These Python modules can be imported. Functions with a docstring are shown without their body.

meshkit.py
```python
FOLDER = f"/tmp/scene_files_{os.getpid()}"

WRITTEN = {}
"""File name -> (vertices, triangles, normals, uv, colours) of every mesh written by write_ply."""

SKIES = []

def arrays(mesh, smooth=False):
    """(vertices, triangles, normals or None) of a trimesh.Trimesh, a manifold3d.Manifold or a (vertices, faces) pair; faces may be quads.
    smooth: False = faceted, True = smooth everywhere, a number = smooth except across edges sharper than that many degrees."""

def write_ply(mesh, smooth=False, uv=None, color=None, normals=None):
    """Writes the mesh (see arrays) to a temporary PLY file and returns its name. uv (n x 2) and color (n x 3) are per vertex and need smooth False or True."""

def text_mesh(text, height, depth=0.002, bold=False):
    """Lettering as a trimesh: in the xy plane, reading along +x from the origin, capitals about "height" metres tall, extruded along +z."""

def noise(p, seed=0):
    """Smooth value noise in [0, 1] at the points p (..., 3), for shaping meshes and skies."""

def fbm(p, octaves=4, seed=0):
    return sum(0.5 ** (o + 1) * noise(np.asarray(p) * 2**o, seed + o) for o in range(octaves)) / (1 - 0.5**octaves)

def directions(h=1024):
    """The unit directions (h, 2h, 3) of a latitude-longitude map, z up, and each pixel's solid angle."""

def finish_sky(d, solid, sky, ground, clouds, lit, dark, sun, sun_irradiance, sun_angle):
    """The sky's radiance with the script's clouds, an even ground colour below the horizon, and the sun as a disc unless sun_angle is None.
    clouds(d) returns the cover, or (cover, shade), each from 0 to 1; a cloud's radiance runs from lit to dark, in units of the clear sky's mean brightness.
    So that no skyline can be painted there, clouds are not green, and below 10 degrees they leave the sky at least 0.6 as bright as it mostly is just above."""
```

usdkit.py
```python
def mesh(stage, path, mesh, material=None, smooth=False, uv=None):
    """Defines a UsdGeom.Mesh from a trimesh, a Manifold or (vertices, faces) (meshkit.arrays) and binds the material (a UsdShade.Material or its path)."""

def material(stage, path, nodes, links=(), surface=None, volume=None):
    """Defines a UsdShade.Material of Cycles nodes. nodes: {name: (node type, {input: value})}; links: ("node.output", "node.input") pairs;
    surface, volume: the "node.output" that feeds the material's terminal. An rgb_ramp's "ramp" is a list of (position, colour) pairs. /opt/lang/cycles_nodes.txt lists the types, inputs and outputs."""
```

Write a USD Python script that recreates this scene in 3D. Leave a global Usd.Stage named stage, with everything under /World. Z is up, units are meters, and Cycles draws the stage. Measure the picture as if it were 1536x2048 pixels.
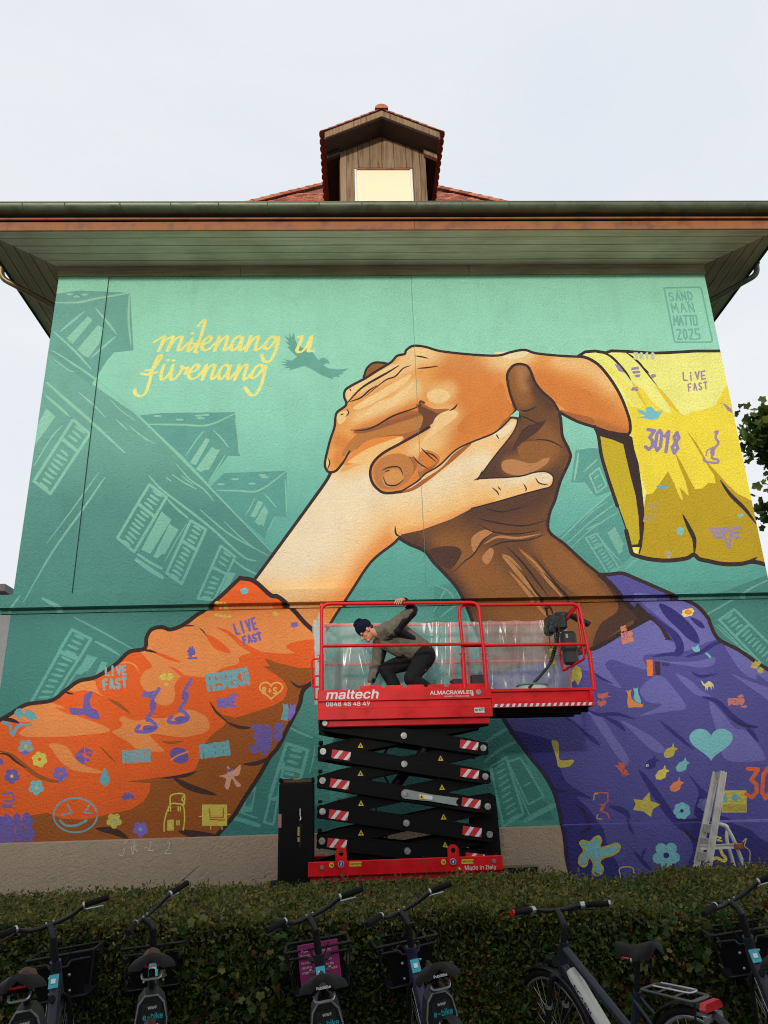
import math, random, numpy as np, trimesh, shapely, usdkit, meshkit
import manifold3d as m3
from shapely.geometry import Polygon, LineString, Point, box as sbox, MultiPolygon
from shapely.ops import unary_union
from shapely import affinity
from pxr import Usd, UsdGeom, UsdLux, UsdShade, Gf, Sdf, Vt
random.seed(7); rng = np.random.default_rng(7)
stage = Usd.Stage.CreateInMemory()
UsdGeom.SetStageUpAxis(stage, UsdGeom.Tokens.z); UsdGeom.SetStageMetersPerUnit(stage, 1.0)
UsdGeom.Xform.Define(stage, '/World'); UsdGeom.Scope.Define(stage, '/World/Looks')
stage.SetDefaultPrim(stage.GetPrimAtPath('/World'))

# ---------------------------------------------------------------- camera, sky, sun, exposure
PITCH, ROLL, YAW, EYE = math.radians(20.49), math.radians(-1.73), math.radians(2.29), np.array([0, 0, 1.6])
FPX = 1540.0                                     # focal length in pixels of the 1536 x 2048 photograph
EXPOSURE = 0.0
SUN_DIR = np.array([-0.15, -0.75, 0.185]); SUN_DIR = SUN_DIR / np.linalg.norm(SUN_DIR)
SUN_INTENSITY, SUN_ANGLE, SKY_STRENGTH = 0.58, 4.0, 0.112
cyaw, syaw, cp_, sp_, cr_, sr_ = math.cos(YAW), math.sin(YAW), math.cos(PITCH), math.sin(PITCH), math.cos(ROLL), math.sin(ROLL)
FW = np.array([syaw * cp_, cyaw * cp_, sp_]); _rt = np.array([cyaw, -syaw, 0]); _up = np.cross(_rt, FW)
RT, UP = cr_ * _rt + sr_ * _up, -sr_ * _rt + cr_ * _up
cam = UsdGeom.Camera.Define(stage, '/World/camera')
cam.CreateHorizontalApertureAttr(36.0); cam.CreateVerticalApertureAttr(48.0); cam.CreateFocalLengthAttr(36.0 * FPX / 1536)
cam.CreateClippingRangeAttr(Gf.Vec2f(0.05, 3000)); cam.CreateExposureAttr(EXPOSURE)
M = np.eye(4); M[0, :3], M[1, :3], M[2, :3], M[3, :3] = RT, UP, -FW, EYE
cam.AddTransformOp().Set(Gf.Matrix4d(*M.ravel().tolist()))
dome = UsdLux.DomeLight.Define(stage, '/World/sky')
dome.GetPrim().SetCustomDataByKey('kind', 'structure')
_el, _rot = math.asin(SUN_DIR[2]), math.atan2(SUN_DIR[0], SUN_DIR[1])
sky_m = usdkit.material(stage, '/World/Looks/overcast_sky', {
    'tc': ('texture_coordinate', {}), 'map': ('mapping', {'scale': (1, 1, 2.2)}),
    'sky': ('sky_texture', {'sky_type': 'single_scattering', 'sun_disc': False, 'sun_elevation': _el, 'sun_rotation': _rot, 'air_density': 1.0, 'aerosol_density': 1.0}),
    'n': ('noise_texture', {'scale': 1.6, 'detail': 5, 'roughness': 0.55, 'distortion': 0.4}),
    'cl': ('rgb_ramp', {'ramp': [(0.3, (7.15, 7.6, 8.35)), (0.55, (7.8, 8.1, 8.5)), (0.75, (8.3, 8.45, 8.6))]}),
    'mx': ('mix', {'fac': 0.93}), 'bg': ('background_shader', {'strength': SKY_STRENGTH})},
    [('tc.generated', 'map.vector'), ('map.vector', 'n.vector'), ('n.fac', 'cl.fac'), ('sky.color', 'mx.color1'), ('cl.color', 'mx.color2'), ('mx.color', 'bg.color')], surface='bg.background')
UsdShade.MaterialBindingAPI.Apply(dome.GetPrim()).Bind(sky_m)
sun = UsdLux.DistantLight.Define(stage, '/World/sun')
sun.CreateNormalizeAttr(True); sun.CreateIntensityAttr(SUN_INTENSITY); sun.CreateAngleAttr(SUN_ANGLE); sun.CreateColorAttr(Gf.Vec3f(1.0, 0.93, 0.80))
_z = SUN_DIR; _x = np.cross([0, 0, 1.0], _z); _x /= np.linalg.norm(_x); _y = np.cross(_z, _x)
S = np.eye(4); S[0, :3], S[1, :3], S[2, :3] = _x, _y, _z
sun.AddTransformOp().Set(Gf.Matrix4d(*S.ravel().tolist()))

# ---------------------------------------------------------------- helpers
def ray(x, y):
    return FW + (np.asarray(x, float)[..., None] - 768) / FPX * RT - (np.asarray(y, float)[..., None] - 1024) / FPX * UP
def on_y(x, y, Y):                                # where the sight line through a pixel of the photograph meets the upright plane at depth Y
    d = ray(x, y); return EYE + d * ((np.asarray(Y, float)) / d[..., 1])[..., None]
def on_z(x, y, Z):
    d = ray(x, y); return EYE + d * ((Z - EYE[2]) / d[..., 2])[..., None]
def srgb(r, g, b):
    c = np.array([r, g, b], float) / 255
    return np.where(c < 0.04045, c / 12.92, ((c + 0.055) / 1.055) ** 2.4)
used = set()
def path_for(name, parent=None):
    base = (str(parent.GetPath()) if parent is not None else '/World') + '/' + name
    p, k = base, 0
    while p in used:
        k += 1; p = '%s_%03d' % (base, k)
    used.add(p); return p
def tag(prim, label=None, cat=None, group=None, kind=None):
    for k, v in (('label', label), ('category', cat), ('group', group), ('kind', kind)):
        if v: prim.SetCustomDataByKey(k, v)
    return prim
def obj(name, mesh, mat, parent=None, smooth=False, label=None, cat=None, group=None, kind=None):
    if isinstance(mesh, list): mesh = trimesh.util.concatenate(mesh)
    m = usdkit.mesh(stage, path_for(name, parent), mesh, mat, smooth=smooth)
    return tag(m.GetPrim(), label, cat, group, kind)
def thing(name, label, cat, loc=(0, 0, 0), rotz=0, group=None, tilt=None, kind=None):
    x = UsdGeom.Xform.Define(stage, path_for(name)); x.AddTranslateOp().Set(Gf.Vec3d(*map(float, loc)))
    if rotz: x.AddRotateZOp().Set(float(rotz))
    if tilt: x.AddRotateYOp().Set(float(tilt))
    return tag(x.GetPrim(), label, cat, group, kind)
def node(name, parent):
    return UsdGeom.Xform.Define(stage, path_for(name, parent)).GetPrim()
def dup(src, label, loc, rotz=0, tilt=None, group=None):
    was = src.GetCustomData()
    r = thing(src.GetName().rstrip('_0123456789'), label, was['category'], loc, rotz, group or was.get('group'), tilt)
    r.GetReferences().AddInternalReference(src.GetPath()); r.SetInstanceable(True); return r
def bx(x0, x1, y0, y1, z0, z1):
    m = trimesh.creation.box([abs(x1 - x0), abs(y1 - y0), abs(z1 - z0)]); m.apply_translation([(x0 + x1) / 2, (y0 + y1) / 2, (z0 + z1) / 2]); return m
def rbx(x0, x1, y0, y1, z0, z1, r=0.008):          # box with chamfered edges
    x0, x1 = sorted((x0, x1)); y0, y1 = sorted((y0, y1)); z0, z1 = sorted((z0, z1))
    r = min(r, (x1 - x0) / 2.2, (y1 - y0) / 2.2, (z1 - z0) / 2.2); p = []
    for sx, X in ((1, x0), (-1, x1)):
        for sy, Y in ((1, y0), (-1, y1)):
            for sz, Z in ((1, z0), (-1, z1)):
                p += [(X, Y + sy * r, Z + sz * r), (X + sx * r, Y, Z + sz * r), (X + sx * r, Y + sy * r, Z)]
    return trimesh.convex.convex_hull(np.array(p))
def tube(pts, r, n=10, closed=False, caps=True):
    p = np.asarray(pts, float); k = len(p); r = np.broadcast_to(np.asarray(r, float), (k,))
    if closed: t = np.roll(p, -1, 0) - np.roll(p, 1, 0)
    else: t = np.gradient(p, axis=0)
    t /= np.linalg.norm(t, axis=1, keepdims=True) + 1e-12
    a = np.cross(t[0], [0, 0, 1.0] if abs(t[0][2]) < 0.9 else [1.0, 0, 0]); a /= np.linalg.norm(a); A = []
    for i in range(k):                              # parallel transport keeps the tube from twisting
        a = a - t[i] * (a @ t[i]); a /= np.linalg.norm(a) + 1e-12; A.append(a)
    A = np.array(A); B = np.cross(t, A); g = np.arange(n) * 2 * np.pi / n
    v = (p[:, None] + r[:, None, None] * (np.cos(g)[None, :, None] * A[:, None] + np.sin(g)[None, :, None] * B[:, None])).reshape(-1, 3); f = []
    for i in range(k if closed else k - 1):
        j = (i + 1) % k
        for q in range(n):
            a0, a1, b0, b1 = i * n + q, i * n + (q + 1) % n, j * n + q, j * n + (q + 1) % n
            f += [(a0, a1, b1), (a0, b1, b0)]
    if caps and not closed:
        v = np.vstack([v, p[0], p[-1]]); c0, c1 = len(v) - 2, len(v) - 1; e = (k - 1) * n
        for q in range(n): f += [(c0, (q + 1) % n, q), (c1, e + q, e + (q + 1) % n)]
    return trimesh.Trimesh(v, f, process=False)
def arc(pts, r=0.05, n=5):                          # a polyline with its corners rounded
    p = [np.asarray(q, float) for q in pts]; out = [p[0]]
    for a, b, c in zip(p, p[1:], p[2:]):
        la, lc = np.linalg.norm(a - b), np.linalg.norm(c - b); d = min(r, la * 0.45, lc * 0.45)
        s, e = b + (a - b) / la * d, b + (c - b) / lc * d
        for u in np.linspace(0, 1, n): out.append((1 - u) ** 2 * s + 2 * u * (1 - u) * b + u * u * e)
    out.append(p[-1]); return np.array(out)
def spline(pts, n=8, closed=False):                 # Catmull-Rom through the points
    p = np.asarray(pts, float)
    if len(p) < 3: return p
    q = np.vstack([p[-1], p, p[0], p[1]]) if closed else np.vstack([2 * p[0] - p[1], p, 2 * p[-1] - p[-2]])
    out = []; t = np.linspace(0, 1, n, endpoint=False)[:, None]
    for i in range(1, len(q) - 2):
        a, b, c, d = q[i - 1], q[i], q[i + 1], q[i + 2]
        out.append(0.5 * (2 * b + (c - a) * t + (2 * a - 5 * b + 4 * c - d) * t * t + (3 * b - a - 3 * c + d) * t ** 3))
    out = np.vstack(out)
    return out if closed else np.vstack([out, p[-1]])
def cyl(a, b, r, n=16, r2=None):
    return tube([a, b], [r, r if r2 is None else r2], n)
def lathe(prof, n=24):                              # profile (r, z) round the z axis
    return trimesh.creation.revolve(np.array(prof, float), sections=n)
def place(mesh, loc=(0, 0, 0), rx=0, ry=0, rz=0):
    m = mesh.copy()
    T = trimesh.transformations.euler_matrix(math.radians(rx), math.radians(ry), math.radians(rz), 'sxyz'); T[:3, 3] = loc
    m.apply_transform(T); return m
def plate(poly, y0, y1):                            # a shapely outline in (x, z) given a thickness along y
    ms = []
    for g in getattr(poly, 'geoms', [poly]):
        if g.is_empty or g.area < 1e-8: continue
        m = trimesh.creation.extrude_polygon(g, abs(y1 - y0), engine='earcut')
        v = m.vertices.copy(); m.vertices = np.stack([v[:, 0], max(y0, y1) - v[:, 2], v[:, 1]], 1); ms.append(m)
    return trimesh.util.concatenate(ms)
def man(mesh):
    return m3.Manifold(m3.Mesh(np.asarray(mesh.vertices, np.float32), np.asarray(mesh.faces, np.uint32)))

# ---------------------------------------------------------------- materials
def mat(name, col, rough=0.6, var=0.12, scale=6.0, metallic=0.0, bump=0.0, bscale=60.0, coat=0.0, spec=0.5, rvar=0.1, col2=None, extra=None):
    """A plain surface: base colour broken up by two noises, a little roughness change, optional fine relief."""
    c = np.array(col, float); d = np.array(col2, float) if col2 is not None else c * (1 - var); u = np.minimum(c * (1 + var * 0.6), 0.95)
    nd = {'g': ('geometry', {}), 'n': ('noise_texture', {'scale': scale, 'detail': 6, 'roughness': 0.6}),
          'r': ('rgb_ramp', {'ramp': [(0.3, d), (0.52, c), (0.75, u)]}), 'mr': ('map_range', {'from_min': 0.3, 'from_max': 0.7, 'to_min': max(rough - rvar, 0.03), 'to_max': min(rough + rvar, 1), 'clamp': True}),
          'p': ('principled_bsdf', {'metallic': metallic, 'roughness': rough, 'coat_weight': coat, 'coat_roughness': 0.15, 'specular_ior_level': spec})}
    ln = [('g.position', 'n.vector'), ('n.fac', 'r.fac'), ('r.color', 'p.base_color'), ('n.fac', 'mr.value'), ('mr.result', 'p.roughness')]
    if bump:
        nd['bn'] = ('noise_texture', {'scale': bscale, 'detail': 3, 'roughness': 0.6}); nd['b'] = ('bump', {'strength': 1.0, 'distance': bump})
        ln += [('g.position', 'bn.vector'), ('bn.fac', 'b.height'), ('b.normal', 'p.normal')]
    return usdkit.material(stage, '/World/Looks/' + name, nd, ln, surface='p.BSDF')
# ---------------------------------------------------------------- the setting
DW = 11.0                                           # depth of the painted wall
XL, XR = -4.954, 6.175
GZ = 0.42                                           # the lawn at the foot of the wall
Z_EAVE, Z_PL = 10.06, 1.2
grass_m = mat('lawn_grass', srgb(70, 84, 40), 0.9, 0.4, 3.0, bump=0.02, bscale=40)
paving_m = mat('worn_paving', (0.16, 0.152, 0.14), 0.9, 0.25, 8, bump=0.004, bscale=180)
def sheet(x0, x1, y0, y1, z, n=1):
    return trimesh.Trimesh([(x0, y0, z), (x1, y0, z), (x1, y1, z), (x0, y1, z)], [(0, 1, 2), (0, 2, 3)], process=False)
obj('ground', sheet(-600, 600, -600, 600, -.08), paving_m, kind='structure')
lawn = bx(-14, 16, 6.4, 24, -0.15, GZ)
obj('lawn', lawn, grass_m, kind='structure')

# unseen block added behind the viewpoint to keep low sun off the lower wall
op = thing('apartment_block', 'plain unseen block added behind the viewpoint to shade the foot of the wall', 'building', (0, -34, -.08))
_pl, _gl = mat('opposite_render', (.34, .31, .27), .9, .15), mat('opposite_glass', (.03, .035, .04), .1, .1)
OTOP = 1.9 + (DW + 34) * SUN_DIR[2] / -SUN_DIR[1]
obj('wall', [bx(-48, 40, -11, 0, 0, OTOP - .6)], _pl, op)
for x0, x1, dz in ((-48, -22, -.5), (-22, 2, .15), (2, 22, -.2), (22, 40, .3)): obj('parapet', bx(x0 + .02, x1 - .02, -11, .3, OTOP - .598, OTOP + dz), _pl, op)
for fl in range(5):
    for k in range(20): obj('window', bx(-46 + k * 4.3, -44.4 + k * 4.3, -.05, .04, 1.4 + fl * 3.1, 3.0 + fl * 3.1), _gl, op)
# ---------------------------------------------------------------- the mural: flat paint, traced as outlines and laid edge to edge on the wall
class Fr:                                           # a measuring frame: local units to photograph pixels
    def __init__(s, x, y, k): s.x, s.y, s.k = x, y, k
    def __call__(s, pts): return np.asarray(pts, float) / s.k + (s.x, s.y)
A2, A3, A4, A5, A6 = Fr(0, 380, 3.072), Fr(1036, 380, 3.072), Fr(0, 700, 2.4774), Fr(560, 640, 2.4774), Fr(1100, 640, 3.4128)
A7, A8, B5, B6 = Fr(0, 1180, 3.7925), Fr(320, 1180, 3.791), Fr(1000, 1140, 3.2), Fr(1260, 1120, 3.1014)
D5, D6, D7, D8, S0 = Fr(240, 620, 3.2), Fr(1300, 550, 6.508), Fr(1180, 1200, 4.3146), Fr(1040, 1480, 3.097), Fr(0, 0, 1)
LAYERS = []                                         # (part, colour or function, shape, cell)
def lin(c): return np.clip(np.asarray(c, float), 0.004, 0.88)
def pt(r, g, b, k=1.0): return lin(srgb(r, g, b) * k)
def put(part, col, shape, cell=None):
    if not shape.is_valid: shape = shape.buffer(0)
    if not shape.is_empty: LAYERS.append((part, col, shape, cell))
def poly(part, col, F, pts, sm=True, cell=None):
    p = F(pts); p = spline(p, 5, True) if sm else p
    put(part, col, Polygon(p), cell)
def line(part, col, F, pts, w, sm=True):            # even brush line, w in photograph pixels
    p = F(pts); p = spline(p, 5) if sm and len(p) > 2 else p
    put(part, col, LineString(p).buffer(w / 2, 4))
def taper_shape(p, w, e=0.12):
    p = spline(p, 6) if len(p) > 2 else np.linspace(p[0], p[-1], 8)
    t = np.gradient(p, axis=0); t /= np.linalg.norm(t, axis=1, keepdims=True) + 1e-9; nrm = np.stack([-t[:, 1], t[:, 0]], 1)
    u = np.linspace(0, 1, len(p)); r = (np.sin(u * math.pi) ** 0.7 * (1 - e) + e)[:, None] * w / 2
    return Polygon(np.vstack([p + nrm * r, (p - nrm * r)[::-1]])).buffer(0)
def taper(part, col, F, pts, w, e=0.12): put(part, col, taper_shape(F(pts), w, e))
def smooth01(a, b, x):
    t = np.clip((x - a) / (b - a), 0, 1); return t * t * (3 - 2 * t)
def by_y(*stops):                                   # colour that changes down the wall: (y in pixels, colour) stops
    ys, cs = [s[0] for s in stops], np.array([s[1] for s in stops])
    return lambda p: np.stack([np.interp(p[:, 1], ys, cs[:, k]) for k in range(3)], 1)
def toned(base, *tones):                            # soft brush tones: (colour, frame, line, inner reach, outer reach, strength)
    ls = [(np.asarray(t[0]), LineString(spline(t[1](t[2]), 5)), t[3], t[4], t[5] if len(t) > 5 else 1.0) for t in tones]
    def f(p):
        c = np.repeat(np.asarray(base, float)[None], len(p), 0); q = shapely.points(p)
        for col, l, a, b, s in ls:
            w = (1 - smooth01(a, b, shapely.distance(q, l)))[:, None] * s; c = c * (1 - w) + col * w
        return c
    return f
GLY = {  # brush letters in a unit box, y up
 'L': [[(0, 1), (0, 0), (.75, 0)]], 'I': [[(.3, 1), (.3, 0)]], 'i': [[(.3, .62), (.3, 0)], [(.3, .85), (.3, .9)]], 'V': [[(0, 1), (.4, 0), (.8, 1)]], 'E': [[(.75, 1), (0, 1), (0, 0), (.75, 0)], [(0, .5), (.6, .5)]],
 'F': [[(.75, 1), (0, 1), (0, 0)], [(0, .52), (.6, .52)]], 'A': [[(0, 0), (.4, 1), (.8, 0)], [(.15, .38), (.65, .38)]], 'S': [[(.75, .9), (.4, 1), (.05, .8), (.2, .55), (.6, .45), (.75, .2), (.4, 0), (0, .1)]],
 'T': [[(0, 1), (.85, 1)], [(.42, 1), (.42, 0)]], '3': [[(0, .95), (.7, .95), (.3, .58), (.65, .45), (.72, .2), (.4, 0), (0, .1)]], '0': [[(.1, .2), (.1, .8), (.35, 1), (.62, .8), (.62, .2), (.35, 0), (.1, .2)]],
 '1': [[(.05, .75), (.38, 1), (.38, 0)]], '8': [[(.35, .54), (.08, .76), (.35, 1), (.62, .76), (.35, .54), (.05, .25), (.35, 0), (.66, .25), (.35, .54)]], 'R': [[(0, 0), (0, 1), (.5, 1), (.68, .76), (.5, .52), (0, .5)], [(.35, .5), (.72, 0)]],
 '+': [[(.1, .45), (.7, .45)], [(.4, .75), (.4, .15)]], 'P': [[(0, 0), (0, 1), (.5, 1), (.7, .75), (.5, .5), (0, .48)]], 'D': [[(0, 0), (0, 1), (.45, .95), (.7, .5), (.45, .05), (0, 0)]], 'N': [[(0, 0), (0, 1), (.65, 0), (.65, 1)]],
 'K': [[(0, 0), (0, 1)], [(.65, 1), (.05, .5), (.7, 0)]], '!': [[(.3, 1), (.3, .3)], [(.3, .08), (.3, 0)]], 'M': [[(0, 0), (.05, 1), (.4, .35), (.75, 1), (.8, 0)]], 'O': [[(0, 0), (0, 1), (.6, 1), (.6, 0), (0, 0)]], '2': [[(.05, .95), (.65, .98), (.55, .6), (.05, 0), (.75, 0)]], '5': [[(.75, 1), (.1, 1), (.1, .55), (.7, .5), (.7, .05), (0, 0)]],
 'B': [[(0, 0), (0, 1), (.5, .95), (.55, .6), (0, .52)], [(0, .52), (.65, .4), (.6, .05), (0, 0)]], 'G': [[(.7, .85), (.35, 1), (.05, .5), (.3, 0), (.7, .15), (.7, .45), (.4, .45)]], 'U': [[(0, 1), (.05, .2), (.35, 0), (.65, .2), (.7, 1)]],
}
def letters(part, col, txt, F, x, y, h, w, sp=1.0, wd=0.62, rot=0.0, slant=0.0, sm=False, jit=0.0):
    """Brush lettering: the baseline starts at (x, y) of frame F; h letter height, w brush width, rot degrees (picture sense)."""
    c, s = math.cos(math.radians(rot)), math.sin(math.radians(rot)); at, out = 0.0, []; r = random.Random(txt)
    for ch in txt:
        if ch in GLY:
            for st in GLY[ch]:
                q = [((at + (px_ + slant * py_) * wd * h), -(py_ + r.uniform(-jit, jit)) * h) for px_, py_ in st]
                q = np.array([(x + a * c - b * s, y + a * s + b * c) for a, b in q]); q = F(q); q = spline(q, 4) if sm and len(q) > 2 else q
                out.append(LineString(q).buffer(w / 2, 3))
        at += sp * h * (wd + 0.18)
    put(part, col, unary_union(out))
def blob(part, col, F, x, y, rx, ry=None, n=22, seed=0, rough=0.12, rot=0):
    r = random.Random(seed); ry = ry or rx; a = np.arange(n) * 2 * math.pi / n; k = np.array([1 + r.uniform(-rough, rough) for _ in a])
    p = np.stack([rx * k * np.cos(a), ry * k * np.sin(a)], 1); c, s = math.cos(rot), math.sin(rot); p = p @ np.array([[c, s], [-s, c]])
    poly(part, col, F, p + (x, y))
def flower(part, col, mid, F, x, y, r, n=5, rot=0.3):
    s = [Point(*F([(x + r * .62 * math.cos(rot + k * 2 * math.pi / n), y + r * .62 * math.sin(rot + k * 2 * math.pi / n))])[0]).buffer(r * .42 / F.k, 5) for k in range(n)]
    put(part, col, unary_union(s + [Point(*F([(x, y)])[0]).buffer(r * .5 / F.k)]))
    if mid is not None: put(part, mid, Point(*F([(x, y)])[0]).buffer(r * .22 / F.k, 4))
def quad_at(F, q, uv):                              # bilinear place inside the four corners tl, tr, br, bl
    q = F(q); uv = np.asarray(uv, float); u, v = uv[:, :1], uv[:, 1:]
    return q[0] * (1 - u) * (1 - v) + q[1] * u * (1 - v) + q[2] * u * v + q[3] * (1 - u) * v
def shutter(col, F, q, n=10, w=4, split=0.3, seed=0, dark=None):
    """A louvred shutter drawn in light brush strokes."""
    r = random.Random(seed); E = lambda uv: quad_at(F, q, uv)
    put('painted_houses', col, LineString(E([(0, 0), (1, 0), (1, 1), (0, 1), (0, 0)])).buffer(w / 2, 3))
    if split: put('painted_houses', col, LineString(E([(0, split), (1, split)])).buffer(w * .6, 3))
    for k in range(n):
        v = (k + .6) / n
        if split and abs(v - split) < .06: continue
        a, b = r.uniform(.2, .28), r.uniform(.72, .82)
        put('painted_houses', col, taper_shape(E([(a, v + r.uniform(-.01, .01)), (.5, v), (b, v + r.uniform(-.012, .012))]), w * .95, .45))
def pane(col, F, q, ragged=True, seed=0):
    r = random.Random(seed); p = quad_at(F, q, [(0, 0), (.5, .0 + r.uniform(0, .03)), (1, 0), (1, .5), (1, .8 if ragged else 1), (.7, .86 if ragged else 1), (.5, 1), (0, 1), (0, .5)]); put('painted_houses', col, Polygon(p))

# paint colours (as on the pots; the light on the wall does the rest)
T_TOP, T_HI, T_MID, T_LOW, T_BOT = lin((.295, .68, .50)), lin((.315, .70, .525)), lin((.14, .45, .375)), lin((.078, .29, .245)), lin((.055, .285, .245))
HOUSE = by_y((600, lin((.19, .46, .37))), (900, lin((.15, .385, .32))), (1010, lin((.085, .27, .23))), (1250, lin((.062, .235, .205))), (1700, lin((.05, .25, .215))))
HOUSE2 = by_y((600, lin((.16, .41, .34))), (1000, lin((.10, .34, .29))), (1300, lin((.055, .25, .215))), (1700, lin((.045, .22, .195))))
HLINE = by_y((600, lin((.30, .62, .46))), (900, lin((.27, .58, .44))), (1150, lin((.15, .41, .34))), (1700, lin((.105, .40, .34))))
INK, SKIN_W, SKIN_P, SKIN_O, SKIN_D = lin((.035, .016, .015)), lin((.86, .71, .48)), lin((.87, .53, .21)), lin((.80, .26, .048)), lin((.50, .16, .035))
TAN, TAN_L, TAN_M, TAN_D, TAN_X = lin((.80, .35, .088)), lin((.88, .60, .27)), lin((.68, .21, .036)), lin((.40, .125, .03)), lin((.15, .05, .02))
BR, BR_L, BR_M, BR_D, BR_X = lin((.155, .06, .022)), lin((.50, .22, .08)), lin((.29, .11, .025)), lin((.075, .031, .02)), lin((.04, .018, .016))
OR, OR_L, OR_D, OR_X = lin((.87, .125, .012)), lin((.88, .29, .075)), lin((.36, .095, .009)), lin((.06, .022, .02))
YE, YE_L, YE_D, YE_X = lin((.88, .71, .045)), lin((.88, .86, .24)), lin((.50, .335, .005)), lin((.88, .80, .14))
VI, VI_L, VI_D, VI_X = lin((.088, .080, .315)), lin((.158, .148, .445)), lin((.032, .025, .195)), lin((.028, .015, .06))
G_BLUE, G_VIO, G_YEL, G_LET = lin((.20, .52, .58)), lin((.17, .12, .42)), lin((.72, .60, .10)), lin((.88, .82, .24))

BG = 'painted_backdrop'
def backdrop(p):
    t = by_y((540, T_TOP), (700, T_HI), (860, lin((.255, .625, .48))), (1020, T_MID), (1180, T_LOW * 1.15), (1400, T_LOW), (1700, T_BOT))(p)
    n = meshkit.fbm(np.concatenate([p / 260.0, np.zeros((len(p), 1))], 1), 3, 4)[:, None] - .5
    side = smooth01(500, 0, p[:, 0])[:, None] * smooth01(900, 1150, p[:, 1])[:, None] * .12
    return t * (1 + n * .14 - side)
put(BG, backdrop, sbox(-160, 500, 1700, 1900), 34)
# --- houses on the left
H = 'painted_houses'
poly(H, HOUSE, S0, [(60, 655), (103, 700), (180, 765), (278, 833), (410, 968), (545, 1106), (505, 1160), (380, 1240), (290, 1300), (150, 1370), (0, 1440), (-120, 1440), (-120, 640)], False, 40)
poly(H, HOUSE2, A2, [(330, 640), (480, 618), (600, 622), (800, 632), (820, 985), (700, 998), (660, 1044), (560, 1200), (300, 1000)], False, 40)
poly(H, HOUSE2, A4, [(685, 325), (800, 312), (1165, 308), (1190, 525), (1130, 525), (1030, 660), (900, 520)], False, 40)
poly(H, HOUSE2, A4, [(1040, 680), (1110, 610), (1420, 598), (1422, 825), (1360, 822), (1310, 935), (1180, 820)], False, 40)
for q in ([(330, 692), (480, 690), (600, 665), (800, 632)], [(795, 640), (790, 800), (805, 955)], [(370, 870), (440, 810), (520, 745)], [(585, 725), (650, 800), (720, 890)], [(330, 870), (460, 990), (560, 1100)], [(560, 1030), (640, 960), (710, 900)]): taper(H, HLINE, A2, q, 4.5, .4)
for q in ([(410, 910), (540, 775), (568, 800), (445, 945)], [(475, 980), (600, 830), (640, 850), (610, 940), (545, 1030), (510, 1015)]): poly(H, HLINE, A2, q, False)
for x, y in ((430, 640), (470, 655), (520, 642)): blob(H, HLINE, A2, x, y, 20, 7, seed=x)
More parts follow.
